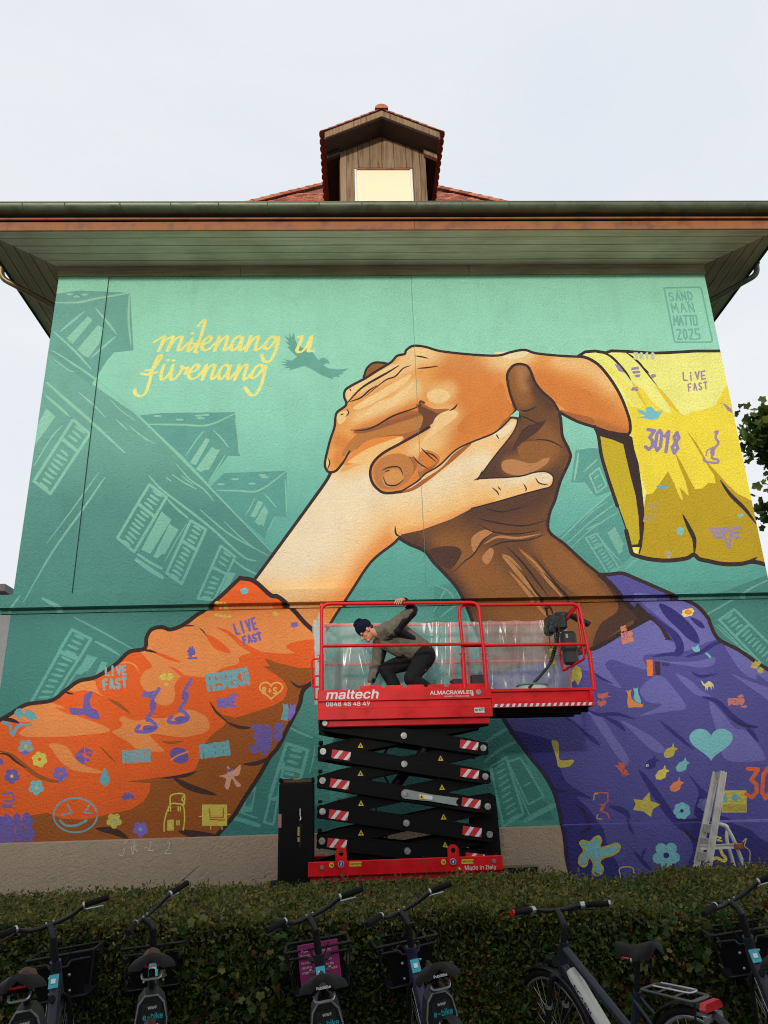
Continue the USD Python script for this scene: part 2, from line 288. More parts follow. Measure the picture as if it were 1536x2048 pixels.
for q, w in (([(255, 0), (350, 60), (500, 165), (690, 330), (1000, 640), (1345, 1000)], 4.5), ([(265, 45), (340, 100), (370, 105)], 2.5), ([(390, 210), (450, 260), (525, 335)], 3.5), ([(545, 245), (600, 300), (670, 350)], 2.5), ([(575, 345), (630, 395)], 3.5), ([(640, 375), (700, 425), (770, 465)], 2.5), ([(680, 405), (735, 455)], 2.2),
             ([(230, 160), (320, 240), (440, 345), (620, 510)], 6.5), ([(225, 225), (290, 280), (345, 330)], 5.5), ([(365, 350), (400, 385), (445, 410)], 4), ([(870, 560), (940, 640), (1010, 690), (1060, 750)], 3.2), ([(850, 615), (910, 655), (975, 690)], 3.2), ([(820, 630), (850, 650)], 3), ([(735, 620), (800, 690), (930, 790), (1050, 885), (1200, 1020), (1270, 1045)], 5), ([(990, 790), (1120, 900), (1260, 985)], 3.5), ([(1110, 850), (1230, 960), (1330, 1020)], 2.8), ([(1160, 900), (1250, 975)], 2.4), ([(830, 740), (880, 790), (935, 835)], 5), ([(895, 620), (960, 670)], 2.4),
             ([(115, 1250), (260, 1000), (410, 790), (520, 630)], 4.5), ([(230, 960), (380, 760), (490, 605)], 2.6), ([(205, 1230), (265, 1258), (330, 1295)], 7), ([(1150, 1035), (1210, 1080), (1290, 1120)], 4.5), ([(168, 575), (250, 440), (310, 372)], 3.2), ([(45, 1290), (100, 1215)], 4.5)): taper(H, HLINE, A4, q, w, .45)
shutter(HLINE, A4, [(362, 345), (445, 415), (250, 712), (168, 650)], 13, 6, .3, 1)
poly(H, HLINE, A4, [(230, 290), (275, 330), (190, 450), (168, 480), (180, 380)], False)
shutter(HLINE, A4, [(740, 665), (825, 730), (665, 1000), (582, 930)], 13, 5.5, .36, 2)
pane(HLINE, A4, [(800, 800), (850, 840), (745, 1010), (700, 990)], False, 3); pane(HLINE, A4, [(840, 860), (885, 890), (800, 1040), (760, 1025)], True, 4)
shutter(HLINE, A4, [(945, 845), (1020, 890), (900, 1158), (825, 1105)], 12, 5.5, .38, 5)
taper(H, HLINE, A4, [(680, 1010), (740, 1050), (805, 1085)], 5.5, .8); taper(H, HLINE, A4, [(670, 1035), (740, 1085), (810, 1130)], 9, .8); taper(H, HLINE, A4, [(815, 1050), (870, 950), (925, 860)], 2.2, .5)
shutter(HLINE, A4, [(1095, 970), (1165, 1025), (1060, 1240), (980, 1230)], 10, 5, .4, 6); pane(HLINE, A4, [(1135, 1100), (1170, 1105), (1110, 1210), (1085, 1215)], True, 8)
for o, k in (((730, 370), 1.0),): 
    taper(H, HLINE, A4, [(735, 368), (900, 370), (1030, 372), (1165, 315)], 4, .5); taper(H, HLINE, A4, [(1165, 340), (1180, 430), (1185, 515)], 3.6, .5)
    for q in ([(920, 525), (970, 450), (1010, 400)], [(1055, 395), (1100, 440), (1132, 482)], [(1035, 650), (1080, 580), (1115, 520)]): taper(H, HLINE, A4, q, 3, .4)
    pane(HLINE, A4, [(1020, 435), (1040, 445), (970, 570), (940, 560)], False, 1); pane(HLINE, A4, [(1050, 480), (1090, 495), (1020, 620), (970, 590)], True, 2)
taper(H, HLINE, A4, [(1070, 695), (1180, 697), (1285, 695), (1420, 600)], 3.6, .5); taper(H, HLINE, A4, [(1412, 640), (1418, 740), (1420, 822)], 3, .5)
for q in ([(1215, 820), (1240, 780), (1262, 730)], [(1310, 712), (1340, 745), (1370, 780)], [(1320, 910), (1340, 870), (1360, 825)]): taper(H, HLINE, A4, q, 2.8, .4)
pane(HLINE, A4, [(1280, 745), (1305, 755), (1265, 830), (1240, 825)], False, 3); pane(HLINE, A4, [(1310, 770), (1330, 800), (1300, 890), (1262, 850)], True, 4)
for x, y in ((780, 327), (890, 345), (985, 325), (1020, 322), (995, 338), (1165, 640), (1095, 665), (1300, 620), (1310, 630), (1250, 662)): blob(H, HLINE, A4, x, y, 20, 5, seed=x)
# below the ledge on the left, and between the left sleeve and the lift
for q, w in (([(320, 60), (400, 110), (510, 160)], 6), ([(560, 205), (760, 310), (1010, 450)], 4), ([(720, 390), (800, 430), (910, 495)], 6), ([(690, 500), (590, 610), (480, 770)], 3.6)): taper(H, HLINE, A7, q, w, .45)
shutter(HLINE, A7, [(545, 300), (690, 370), (600, 520), (450, 460)], 4, 6, None, 7); shutter(HLINE, A7, [(450, 470), (590, 530), (380, 860), (220, 880)], 9, 6, None, 8)
pane(HLINE, A7, [(660, 490), (740, 510), (650, 640), (580, 640)], True, 9); pane(HLINE, A7, [(770, 540), (820, 550), (760, 640), (720, 650)], True, 1)
poly(H, HOUSE2, A8, [(1000, 1020), (1230, 1130), (1289, 1400), (1289, 2048), (430, 1900), (640, 1580), (850, 1260), (950, 1090)], False, 40)
taper(H, HLINE, A8, [(985, 1045), (1080, 1090), (1160, 1120)], 5, .6)
shutter(HLINE, A8, [(960, 1165), (1120, 1215), (1020, 1600), (830, 1580)], 9, 7, .42, 10); shutter(HLINE, A8, [(900, 1330), (940, 1310), (860, 1780), (790, 1760)], 1, 5, None, 3)
taper(H, HLINE, A8, [(1130, 1400), (1160, 1290), (1175, 1180)], 2.6, .5); poly(H, HLINE, A8, [(640, 1500), (730, 1490), (700, 1680), (600, 1690), (620, 1590)], False); poly(H, HOUSE, A8, [(660, 1540), (715, 1530), (690, 1640), (645, 1640)], False)
taper(H, HLINE, A8, [(530, 1720), (640, 1750), (760, 1790)], 10, .7); taper(H, HLINE, A8, [(590, 1680), (680, 1710), (750, 1730)], 3.5, .7)
# between the arms and behind the lift
poly(H, HOUSE2, S0, [(868, 1172), (905, 1165), (930, 1225), (960, 1330), (1020, 1456), (1110, 1640), (700, 1640), (640, 1300), (700, 1330), (760, 1240), (800, 1260), (868, 1240)], False, 40)
for q, w in (([(872, 1170), (900, 1185), (912, 1210)], 3), ([(880, 1235), (905, 1215), (925, 1205)], 3), ([(866, 1225), (890, 1180)], 3), ([(740, 1245), (700, 1300), (670, 1340)], 3), ([(760, 1260), (730, 1320)], 3)): taper(H, HLINE, S0, q, w, .5)
shutter(HLINE, B5, [(-60, 1260), (40, 1200), (150, 1560), (20, 1640)], 10, 5, None, 11); shutter(HLINE, B5, [(50, 1230), (130, 1200), (280, 1450), (180, 1500)], 1, 4, None, 12)
for q, w in (([(-130, 1130), (0, 1040), (60, 1010)], 7), ([(-100, 1230), (0, 1150), (120, 1090)], 7), ([(150, 1610), (260, 1550), (360, 1500)], 11), ([(170, 1240), (230, 1360), (285, 1480)], 2.6), ([(60, 1300), (130, 1440), (200, 1590)], 3)): taper(H, HLINE, B5, q, w, .6)
# right-hand houses
poly(H, HOUSE2, A6, [(175, 882), (330, 866), (370, 960), (410, 1080), (440, 1160), (300, 1210), (235, 1110), (145, 1110)], False, 40)
poly(H, HOUSE2, A6, [(60, 1480), (300, 1270), (440, 1165), (480, 1290), (540, 1500), (560, 1610), (480, 1680), (400, 1735), (330, 1735), (140, 1580)], False, 40)
for q, w in (([(180, 885), (280, 868), (370, 880)], 3.5), ([(195, 905), (180, 1010), (165, 1095)], 4.5), ([(230, 1035), (280, 990), (325, 950)], 3), ([(235, 1110), (270, 1160), (310, 1210)], 3), ([(75, 1495), (200, 1370), (300, 1280), (425, 1175)], 4), ([(110, 1530), (250, 1400), (340, 1330), (450, 1250)], 3), ([(140, 1555), (280, 1430), (400, 1350), (470, 1310)], 2.6), ([(210, 1390), (300, 1300), (390, 1240)], 2.4), ([(310, 1450), (400, 1560), (490, 1660)], 3.2), ([(250, 1430), (310, 1400), (360, 1380)], 3), ([(515, 1700), (560, 1660), (610, 1620)], 5)): taper(H, HLINE, A6, q, w, .5)
shutter(HLINE, A6, [(270, 1060), (335, 1010), (385, 1130), (320, 1180)], 2, 3.4, None, 13)
shutter(HLINE, A6, [(245, 1490), (320, 1455), (470, 1690), (400, 1735)], 11, 3.6, .3, 14); pane(HLINE, A6, [(390, 1450), (440, 1410), (520, 1560), (470, 1600)], True, 15)
poly(H, HOUSE, S0, [(1370, 1205), (1455, 1180), (1560, 1140), (1560, 1400), (1440, 1280)], False, 40)
for q, w in (([(480, 335), (560, 290), (680, 220), (760, 170), (856, 125)], 4.5), ([(545, 400), (640, 490), (720, 580), (800, 650)], 3)): taper(H, HLINE, B6, q, w, .6)
shutter(HLINE, D7, [(1115, 170), (1245, 80), (1640, 470), (1530, 600)], 14, 5, .33, 16); taper(H, HLINE, D7, [(1075, 215), (1250, 370), (1400, 480)], 2.6, .5)

# --- dark hand and arm (behind)
DK = 'painted_dark_hand'
dark_col = toned(BR, (BR_M, S0, [(905, 1110), (985, 1180), (1060, 1230), (1150, 1250)], 20, 75, .9), (BR_M, S0, [(1090, 1090), (1150, 1150), (1215, 1220)], 10, 40, .9), (BR_D, S0, [(820, 1085), (880, 1140), (930, 1215)], 8, 40, .8), (BR_D, A5, [(1010, 770), (1060, 760), (1130, 690)], 5, 45, .9), (BR_D, A5, [(960, 940), (1120, 930), (1260, 870), (1350, 800)], 8, 45, .75), (BR_M, A5, [(1150, 720), (1280, 700), (1340, 650)], 8, 32, .9), (BR_M, A5, [(1270, 520), (1340, 600)], 10, 32, .7), (BR_D, A5, [(1190, 470), (1300, 430), (1370, 440)], 4, 30, .6))
poly(DK, dark_col, S0, [(798, 1076), (818, 1088), (849, 1102), (867, 1124), (891, 1149), (915, 1177), (935, 1217), (955, 1270), (962, 1345), (1010, 1350), (1180, 1310), (1300, 1245), (1260, 1215), (1200, 1150), (1167, 1123), (1129, 1088), (1098, 1062), (1099, 1028), (1110, 1000), (1121, 962), (1140, 919), (1138, 900), (1125, 872), (1121, 835), (1112, 815), (1085, 785), (1070, 765), (1010, 800), (900, 900), (850, 1000)], False, 9)
poly(DK, BR_M, A5, [(412, 290), (430, 240), (465, 214), (515, 213), (555, 225), (500, 270)])
line(DK, INK, A5, [(415, 285), (430, 240), (465, 212), (510, 212), (550, 222)], 4.5)
for c, q in ((BR_L, [(1100, 705), (1150, 690), (1250, 710), (1310, 680), (1340, 640), (1330, 700), (1270, 745), (1180, 770), (1110, 750)]), (BR_M, [(1180, 620), (1260, 600), (1330, 620), (1350, 670), (1290, 690), (1200, 690)]), (BR_D, [(1190, 560), (1250, 520), (1330, 470), (1290, 540), (1210, 600), (1150, 650)]), (BR_L, [(1000, 1180), (1040, 1130), (1060, 1150), (1030, 1210)]), (BR_L, [(950, 1080), (1010, 1040), (1060, 1050), (1000, 1090), (960, 1150)]), (BR_L, [(1100, 1170), (1150, 1200), (1230, 1300), (1290, 1380), (1330, 1440), (1270, 1370), (1180, 1270)]), (BR_M, [(1180, 1130), (1240, 1170), (1300, 1230), (1400, 1330), (1380, 1340), (1280, 1250)]), (BR_M, [(1300, 1170), (1380, 1130), (1480, 1210), (1560, 1300), (1560, 1400), (1430, 1330), (1350, 1260)]), (BR_D, [(740, 1140), (850, 1120), (900, 1150), (850, 1230), (790, 1210)])): poly(DK, c, A5, q)
for c, q, w in ((INK, [(1120, 1120), (1200, 1200), (1270, 1290), (1330, 1370)], 4), (BR_L, [(1190, 1140), (1270, 1210), (1340, 1300), (1400, 1380)], 5), (INK, [(1250, 1160), (1330, 1260), (1400, 1340), (1480, 1430)], 3.5), (INK, [(860, 1250), (910, 1200), (960, 1160), (1010, 1090), (1060, 1050)], 3), (INK, [(980, 1010), (1060, 1050), (1170, 1060), (1300, 1040)], 3), (BR_L, [(1010, 1110), (1080, 1075), (1180, 1080), (1290, 1060)], 5), (INK, [(1030, 1130), (1110, 1100), (1230, 1090), (1320, 1060)], 3), (INK, [(980, 980), (1050, 1000), (1200, 1020), (1330, 990)], 3.5), (INK, [(1010, 930), (1100, 950), (1230, 920)], 3), (INK, [(1260, 590), (1340, 600), (1405, 635)], 3), (INK, [(1190, 555), (1240, 520), (1280, 500)], 3), (INK, [(1170, 490), (1210, 470), (1280, 430)], 4), (BR_L, [(1100, 1160), (1140, 1180), (1200, 1240)], 5)): taper(DK, c, A5, q, w)
for c, q, w in ((BR_L, [(60, 10), (150, 110), (260, 250), (330, 320)], 7), (INK, [(150, 20), (230, 140), (320, 240), (340, 290)], 5), (INK, [(270, 10), (400, 140), (470, 210)], 4), (BR_L, [(260, 20), (340, 110), (420, 190)], 4)): taper(DK, c, B5, q, w)
poly(DK, BR_D, B5, [(660, 60), (730, 70), (790, 110), (860, 190), (928, 280), (800, 350), (600, 500), (640, 350), (760, 240)], True)
line(DK, INK, S0, [(798, 1076), (818, 1088), (849, 1102), (867, 1124), (891, 1149), (915, 1177), (935, 1217), (955, 1270)], 7)
line(DK, INK, S0, [(1085, 785), (1112, 815), (1121, 835), (1125, 872), (1138, 900), (1140, 919), (1121, 962), (1110, 1000), (1099, 1028), (1098, 1062), (1129, 1088), (1167, 1123), (1200, 1150), (1225, 1175)], 6)

# --- pale hand and arm
LT = 'painted_pale_hand'
pale_col = toned(SKIN_W, (SKIN_P, S0, [(640, 1280), (700, 1195), (750, 1120), (800, 1068), (900, 1050), (960, 1012)], 8, 105, .97), (SKIN_P, S0, [(540, 1190), (600, 1195), (660, 1170)], 5, 60, .8), (SKIN_O, S0, [(660, 1260), (705, 1185), (745, 1125), (795, 1072)], 5, 46, .9), (SKIN_O, S0, [(540, 1260), (610, 1240), (680, 1220)], 15, 60, .8), (SKIN_P, S0, [(800, 1060), (870, 1040), (950, 1005), (1040, 988), (1095, 968)], 6, 30, .95), (SKIN_O, S0, [(800, 1066), (860, 1052), (940, 1018), (980, 1004)], 2, 14, .6), (SKIN_P, S0, [(690, 920), (760, 900), (800, 870), (860, 830)], 12, 55, .95), (SKIN_O, S0, [(700, 890), (760, 865), (830, 838), (860, 830)], 12, 42, .9), (SKIN_P, S0, [(850, 945), (910, 900), (970, 880), (1020, 850)], 8, 34, .75), (SKIN_P, S0, [(990, 905), (1010, 870), (1030, 845)], 3, 22, .8))
poly(LT, pale_col, S0, [(500, 1170), (560, 1090), (600, 1035), (649, 967), (661, 945), (680, 900), (760, 840), (860, 780), (960, 800), (1016, 836), (1034, 838), (1032, 854), (1020, 874), (988, 914), (964, 947), (955, 959), (964, 957), (1036, 953), (1068, 945), (1089, 943), (1103, 949), (1107, 959), (1101, 973), (1081, 979), (1044, 989), (996, 1003), (943, 1017), (903, 1038), (843, 1060), (802, 1069), (798, 1076), (786, 1088), (742, 1124), (701, 1185), (667, 1237), (640, 1285), (560, 1260)], False, 8)
poly(LT, lin((.78, .40, .13)), Fr(620, 660, 1.7), [(105, 475), (150, 425), (210, 385), (300, 362), (345, 368), (290, 395), (235, 435), (195, 445), (120, 480)])
for c, q in ((TAN_D, [(345, 600), (400, 550), (500, 530), (600, 500), (700, 470), (760, 490), (700, 550), (640, 600), (560, 600), (450, 600), (380, 640)]), (SKIN_O, [(380, 640), (450, 590), (600, 575), (600, 610), (500, 660), (430, 690), (330, 720), (320, 700)]), (SKIN_P, [(340, 700), (430, 640), (560, 590), (610, 580), (560, 640), (470, 690), (440, 710), (360, 710)]), (TAN_D, [(560, 857), (640, 835), (710, 790), (800, 730), (870, 655), (950, 610), (890, 670), (800, 745), (730, 800), (660, 845), (590, 860)]), (SKIN_W, [(1285, 770), (1320, 758), (1348, 775), (1340, 800), (1300, 812), (1275, 790)]), (SKIN_W, [(1060, 560), (1100, 540), (1160, 500), (1165, 520), (1120, 570), (1075, 590)])): poly(LT, c, A5, q)
for q, w in (([(1265, 780), (1285, 808), (1330, 818)], 3), ([(1205, 810), (1220, 835), (1215, 850)], 3), ([(1050, 830), (1075, 850), (1085, 870)], 3), ([(1080, 825), (1095, 845)], 2.5), ([(1070, 565), (1085, 590)], 3), ([(570, 1020), (575, 1060), (600, 1075)], 4), ([(960, 795), (985, 780), (1005, 740)], 3)): taper(LT, INK, A5, q, w)
line(LT, INK, S0, [(507, 1162), (560, 1090), (600, 1035), (649, 967), (663, 942)], 6.5); line(LT, INK, S0, [(798, 1076), (786, 1088), (742, 1124), (701, 1185), (667, 1237), (645, 1275)], 5.5)
line(LT, INK, S0, [(955, 959), (964, 957), (1036, 953), (1068, 945), (1089, 943), (1103, 949), (1107, 959), (1101, 973), (1081, 979), (1044, 989), (996, 1003), (943, 1017)], 3)
line(LT, INK, S0, [(1016, 836), (1034, 838), (1032, 854), (1020, 874), (988, 914), (964, 947)], 3)

# --- tan hand and arm (on top)
TN = 'painted_tan_hand'
tan_col = toned(TAN, (TAN_L, S0, [(820, 712), (850, 705), (920, 718), (1000, 722), (1050, 706)], 6, 34, .9), (TAN_L, A5, [(400, 330), (520, 270), (620, 230), (660, 200)], 4, 24, .8), (TAN_L, A5, [(400, 490), (520, 450), (600, 400), (660, 340)], 6, 30, .8), (TAN_L, A5, [(760, 490), (830, 470), (860, 520), (760, 600), (680, 640)], 6, 32, .7), (TAN_M, A5, [(900, 260), (1000, 380), (1040, 480), (960, 590)], 30, 78, .85), (TAN_M, A5, [(400, 550), (530, 500), (660, 440)], 5, 26, .9), (TAN_M, S0, [(1080, 760), (1150, 790), (1250, 860)], 8, 46, .97), (TAN_D, S0, [(1120, 835), (1190, 850), (1255, 872)], 4, 20, .8), (TAN_M, A5, [(500, 740), (560, 800), (640, 790), (700, 740)], 10, 40, .85), (TAN_L, S0, [(1120, 722), (1180, 735), (1225, 770)], 4, 26, .6), (TAN_M, A5, [(290, 600), (330, 620), (290, 700)], 5, 22, .8), (TAN_L, A5, [(790, 360), (830, 350)], 6, 30, .6))
hand = [(1560, 184), (1400, 178), (1270, 165), (1210, 148), (1140, 160), (1080, 176), (960, 172), (800, 155), (720, 133), (660, 128), (625, 150), (618, 168), (580, 178), (555, 205), (530, 222), (480, 252), (420, 290), (345, 330), (322, 350), (318, 380), (328, 420), (285, 455), (275, 480), (270, 530), (250, 590), (232, 660), (222, 715), (232, 745), (250, 755), (280, 745), (310, 710), (345, 650), (390, 590), (440, 552), (520, 525), (600, 480), (690, 452), (720, 470), (755, 495), (740, 530), (690, 560), (600, 610), (510, 660), (460, 710), (447, 760), (460, 810), (500, 850), (540, 858), (600, 850), (680, 800), (720, 762), (790, 720), (870, 645), (950, 605), (1060, 560), (1130, 500), (1165, 450), (1240, 400), (1290, 380)]
arm = [tuple(A5([p])[0]) for p in hand] + [tuple(A6([p])[0]) for p in ((0, 545), (60, 625), (180, 690), (300, 730), (420, 770), (530, 785), (560, 700), (520, 600), (470, 490), (400, 380), (330, 300), (250, 250), (190, 238))]
put(TN, tan_col, Polygon(arm).buffer(0), 7)
for c, q in ((TAN_D, [(370, 545), (480, 520), (560, 475), (650, 450), (690, 455), (640, 480), (560, 510), (470, 550), (400, 570)]), (TAN_X, [(690, 400), (720, 410), (700, 430), (740, 440), (800, 460), (770, 500), (730, 530), (690, 545), (685, 470)]), (TAN_D, [(700, 410), (760, 440), (840, 440), (800, 462), (730, 455)]), (TAN_D, [(480, 730), (540, 690), (600, 680), (660, 680), (680, 720), (640, 790), (600, 820), (530, 830), (490, 800)]), (TAN_M, [(505, 745), (560, 725), (600, 740), (610, 780), (570, 815), (520, 815)]), (TAN_D, [(690, 700), (760, 690), (790, 700), (740, 750), (690, 780)]), (TAN_D, [(1130, 440), (1165, 400), (1165, 450), (1130, 500), (1080, 545), (1110, 490)]), (TAN_L, [(600, 350), (560, 380), (480, 410), (420, 470), (500, 450), (570, 420), (640, 350), (660, 310)]), (TAN_L, [(640, 140), (680, 140), (720, 160), (690, 200), (640, 180)]), (TAN_L, [(1150, 170), (1210, 158), (1230, 175), (1170, 190)]), (TAN_L, [(320, 365), (345, 340), (380, 330), (360, 370), (330, 400)]), (TAN_L, [(282, 470), (320, 450), (340, 460), (320, 500), (290, 515)]), (TAN_L, [(228, 700), (240, 685), (246, 710), (236, 735)])): poly(TN, c, A5, q)
Q1 = Fr(620, 660, 1.7)
for c, q in ((lin((.50, .19, .045)), [(108, 425), (130, 385), (175, 345), (250, 332), (320, 305), (375, 290), (395, 305), (380, 330), (330, 350), (240, 362), (180, 385), (130, 425)]), (lin((.30, .10, .03)), [(150, 345), (230, 322), (300, 300), (370, 282), (372, 292), (300, 315), (220, 342), (170, 352)]), (TAN_X, [(362, 252), (400, 268), (432, 285), (418, 308), (388, 345), (376, 335), (385, 300), (372, 275)]),
             (lin((.52, .20, .055)), [(216, 478), (250, 432), (305, 420), (340, 438), (352, 478), (320, 525), (272, 542), (230, 528)]), (lin((.66, .29, .085)), [(246, 500), (280, 472), (318, 490), (308, 520), (270, 534), (250, 524)]), (TAN_L, [(398, 216), (440, 200), (478, 222), (452, 248), (412, 244)]), (TAN_L, [(432, 292), (478, 272), (505, 285), (470, 318), (425, 352), (385, 378), (410, 335)]), (TAN_L, [(130, 205), (200, 165), (270, 122), (300, 118), (250, 150), (180, 195), (140, 218)]), (TAN_L, [(150, 260), (240, 205), (320, 160), (345, 150), (320, 185), (240, 235), (170, 268)]), (TAN_M, [(500, 330), (590, 240), (650, 180), (668, 230), (690, 275), (640, 320), (560, 360)]), (TAN_M, [(372, 420), (400, 408), (440, 430), (430, 450), (395, 470), (370, 480)]),
             (lin((.86, .72, .44)), [(630, 76), (720, 72), (745, 78), (700, 98), (650, 92)]), (TAN_M, [(760, 165), (830, 190), (952, 210), (960, 320), (900, 290), (840, 250), (790, 215)]), (TAN_D, [(850, 272), (900, 285), (960, 300), (960, 325), (900, 302)])): poly(TN, c, Q1, q)
for q, w in (([(330, 415), (400, 340), (480, 290), (530, 262), (590, 225)], 4.5), ([(345, 405), (400, 385), (440, 350), (480, 325)], 3.5), ([(420, 380), (520, 300), (570, 280), (610, 240), (650, 225)], 3), ([(670, 178), (700, 182), (735, 190)], 3), ([(680, 240), (730, 236), (785, 228)], 3), ([(840, 450), (865, 435), (880, 415)], 3.5), ([(660, 675), (690, 710), (735, 738)], 3), ([(700, 635), (730, 665), (775, 705)], 3), ([(725, 655), (760, 670), (785, 695)], 3), ([(505, 745), (540, 730), (590, 730), (610, 770)], 3), ([(510, 775), (530, 815), (575, 818), (615, 790)], 3), ([(520, 750), (545, 745)], 2.5), ([(330, 440), (340, 460), (325, 480)], 2.5), ([(300, 470), (315, 465)], 2.5), ([(345, 340), (352, 352)], 2.5), ([(240, 685), (246, 710), (236, 738)], 3), ([(350, 545), (420, 545), (480, 522), (560, 475), (660, 440), (700, 420)], 3.5)): taper(TN, INK, A5, q, w, .3)
line(TN, INK, A5, hand[:31] + [], 5)
line(TN, INK, A5, [(250, 755), (280, 745), (310, 710), (345, 650)], 4)
line(TN, INK, A5, [(740, 530), (690, 560), (600, 610), (510, 660), (460, 710), (447, 760), (460, 810), (500, 850), (540, 858), (600, 850)], 5.5)
line(TN, INK, A5, [(600, 850), (680, 800), (720, 762), (790, 720), (870, 645), (950, 605), (1060, 560), (1130, 500), (1165, 450)], 3.5)
line(TN, INK, A6, [(40, 600), (60, 625), (180, 690), (300, 730), (420, 770), (530, 783)], 6)
# the dark thumb lies over the tan wrist
poly(DK, lin((.40, .18, .06)), Fr(620, 660, 1.7), [(690, 150), (720, 132), (745, 158), (752, 200), (736, 228), (714, 205), (698, 182)])
th_col = toned(BR, (BR_M, A5, [(1165, 260), (1180, 330), (1210, 390)], 8, 28, .95), (BR_L, A5, [(1200, 250), (1215, 320)], 4, 22, .7), (BR_D, A5, [(1250, 300), (1290, 370), (1340, 420)], 3, 22, .7))
poly(DK, th_col, A5, [(1165, 430), (1145, 380), (1130, 320), (1126, 270), (1150, 230), (1185, 218), (1225, 228), (1245, 260), (1265, 310), (1300, 355), (1350, 400), (1375, 440), (1370, 480), (1300, 500), (1220, 520), (1190, 470)], True, 7)
for q, w in (([(1190, 445), (1225, 450), (1275, 425)], 3.5), ([(1185, 470), (1230, 490), (1290, 520)], 3)): taper(DK, INK, A5, q, w)
line(DK, INK, A5, [(1170, 445), (1145, 380), (1130, 320), (1126, 270), (1150, 230), (1185, 218), (1225, 228), (1245, 260), (1265, 310), (1300, 355), (1350, 400), (1378, 445)], 5)
poly(BG, T_HI, A5, [(1140, 478), (1175, 447), (1185, 455), (1182, 482), (1160, 478)], False)
# --- orange sleeve
OS = 'painted_orange_sleeve'
os_edge = [(-120, 1480), (0, 1440), (21, 1428), (53, 1409), (103, 1401), (132, 1380), (158, 1362), (192, 1354), (232, 1328), (258, 1304), (289, 1297), (293, 1275), (303, 1259), (324, 1254), (340, 1259), (364, 1251), (395, 1229), (408, 1221), (444, 1190), (480, 1156), (508, 1162), (541, 1190), (557, 1194), (584, 1217), (610, 1246), (634, 1268), (650, 1290)]
os_right = [(648, 1330), (634, 1358), (607, 1380), (600, 1407), (589, 1430), (571, 1465), (555, 1496), (539, 1515), (520, 1549), (489, 1597), (468, 1631), (433, 1672), (400, 1720)]
os_all = Polygon(os_edge + os_right + [(-120, 1760)]).buffer(0)
put(OS, OR, os_all, None)
def clipped(part, col, F, pts, within, sm=True):
    p = F(pts); p = spline(p, 5, True) if sm else p
    put(part, col, Polygon(p).buffer(0).intersection(within))
def cl_taper(part, col, F, pts, w, within, e=.12): put(part, col, taper_shape(F(pts), w, e).intersection(within))
for F, q in ((A8, [(200, 275), (300, 185), (420, 120), (700, 100), (950, 120), (1100, 260), (1190, 340), (1100, 420), (1000, 480), (880, 478), (760, 470), (640, 490), (600, 510), (590, 560), (480, 590), (350, 660), (180, 650), (110, 720), (115, 790), (90, 860), (0, 870), (-80, 800), (-150, 700), (-120, 620), (-60, 580), (-120, 500), (-190, 430), (-200, 380), (-180, 330), (-90, 290), (60, 305)]),
             (A7, [(500, 740), (600, 690), (720, 690), (740, 740), (785, 805), (720, 775), (640, 760), (560, 770)]), (A7, [(60, 985), (150, 890), (280, 862), (390, 855), (470, 885), (510, 920), (600, 960), (740, 1010), (830, 1055), (810, 1080), (700, 1092), (520, 1110), (300, 1115), (180, 1108), (150, 1080), (230, 1010), (180, 1000)]),
             (A7, [(850, 1075), (910, 1045), (930, 1015), (905, 980), (940, 957), (1020, 990), (1150, 972), (1290, 965), (1420, 905), (1560, 960), (1580, 1060), (1440, 1110), (1300, 1110), (1190, 1090), (1140, 1105), (1210, 1180), (1245, 1222), (1180, 1225), (1060, 1220), (980, 1160), (900, 1110)]),
             (A7, [(370, 1170), (440, 1165), (520, 1200), (570, 1280), (640, 1330), (765, 1372), (740, 1390), (640, 1382), (540, 1360), (460, 1300), (400, 1220)]), (A7, [(890, 580), (960, 540), (1040, 580), (1050, 680), (960, 660)])): clipped(OS, OR_L, F, q, os_all.buffer(-2))
clipped(OS, OR, A7, [(725, 700), (760, 660), (880, 570), (990, 560), (1050, 620), (1050, 690), (960, 720), (850, 760), (790, 800), (750, 770)], os_all.buffer(-2))
for F, q in ((A8, [(350, 340), (430, 370), (520, 445), (530, 480), (480, 470), (400, 430)]), (A8, [(430, 285), (520, 310), (640, 400), (780, 478), (740, 500), (680, 470), (600, 420), (520, 340)]), (A8, [(955, 425), (1040, 390), (1200, 380), (1200, 490), (1020, 470)]), (A7, [(1105, 445), (1200, 475), (1300, 510), (1372, 548), (1300, 538), (1190, 490)]), (A7, [(1270, 575), (1340, 600), (1420, 670), (1380, 660), (1320, 610)]), (A7, [(420, 890), (500, 910), (560, 950), (500, 935)])): clipped(OS, OR, F, q, os_all.buffer(-2))
clipped(OS, OR_D, A8, [(1240, 590), (1050, 590), (900, 555), (790, 515), (830, 578), (780, 578), (860, 630), (940, 690), (970, 750), (940, 830), (850, 880), (700, 930), (570, 968), (470, 945), (420, 900), (400, 850), (420, 930), (500, 1005), (480, 1035), (400, 1090), (340, 1160), (310, 1260), (265, 1365), (150, 1410), (0, 1420), (-150, 1440), (-250, 1452), (-70, 1465), (-80, 1530), (-120, 1600), (-220, 1665), (-390, 1700), (-560, 1742), (-740, 1735), (-850, 1690), (-1000, 1710), (-1030, 1760), (-1100, 1850), (-1220, 1910), (-1500, 2200), (500, 2200), (1200, 1000)], os_all, False)
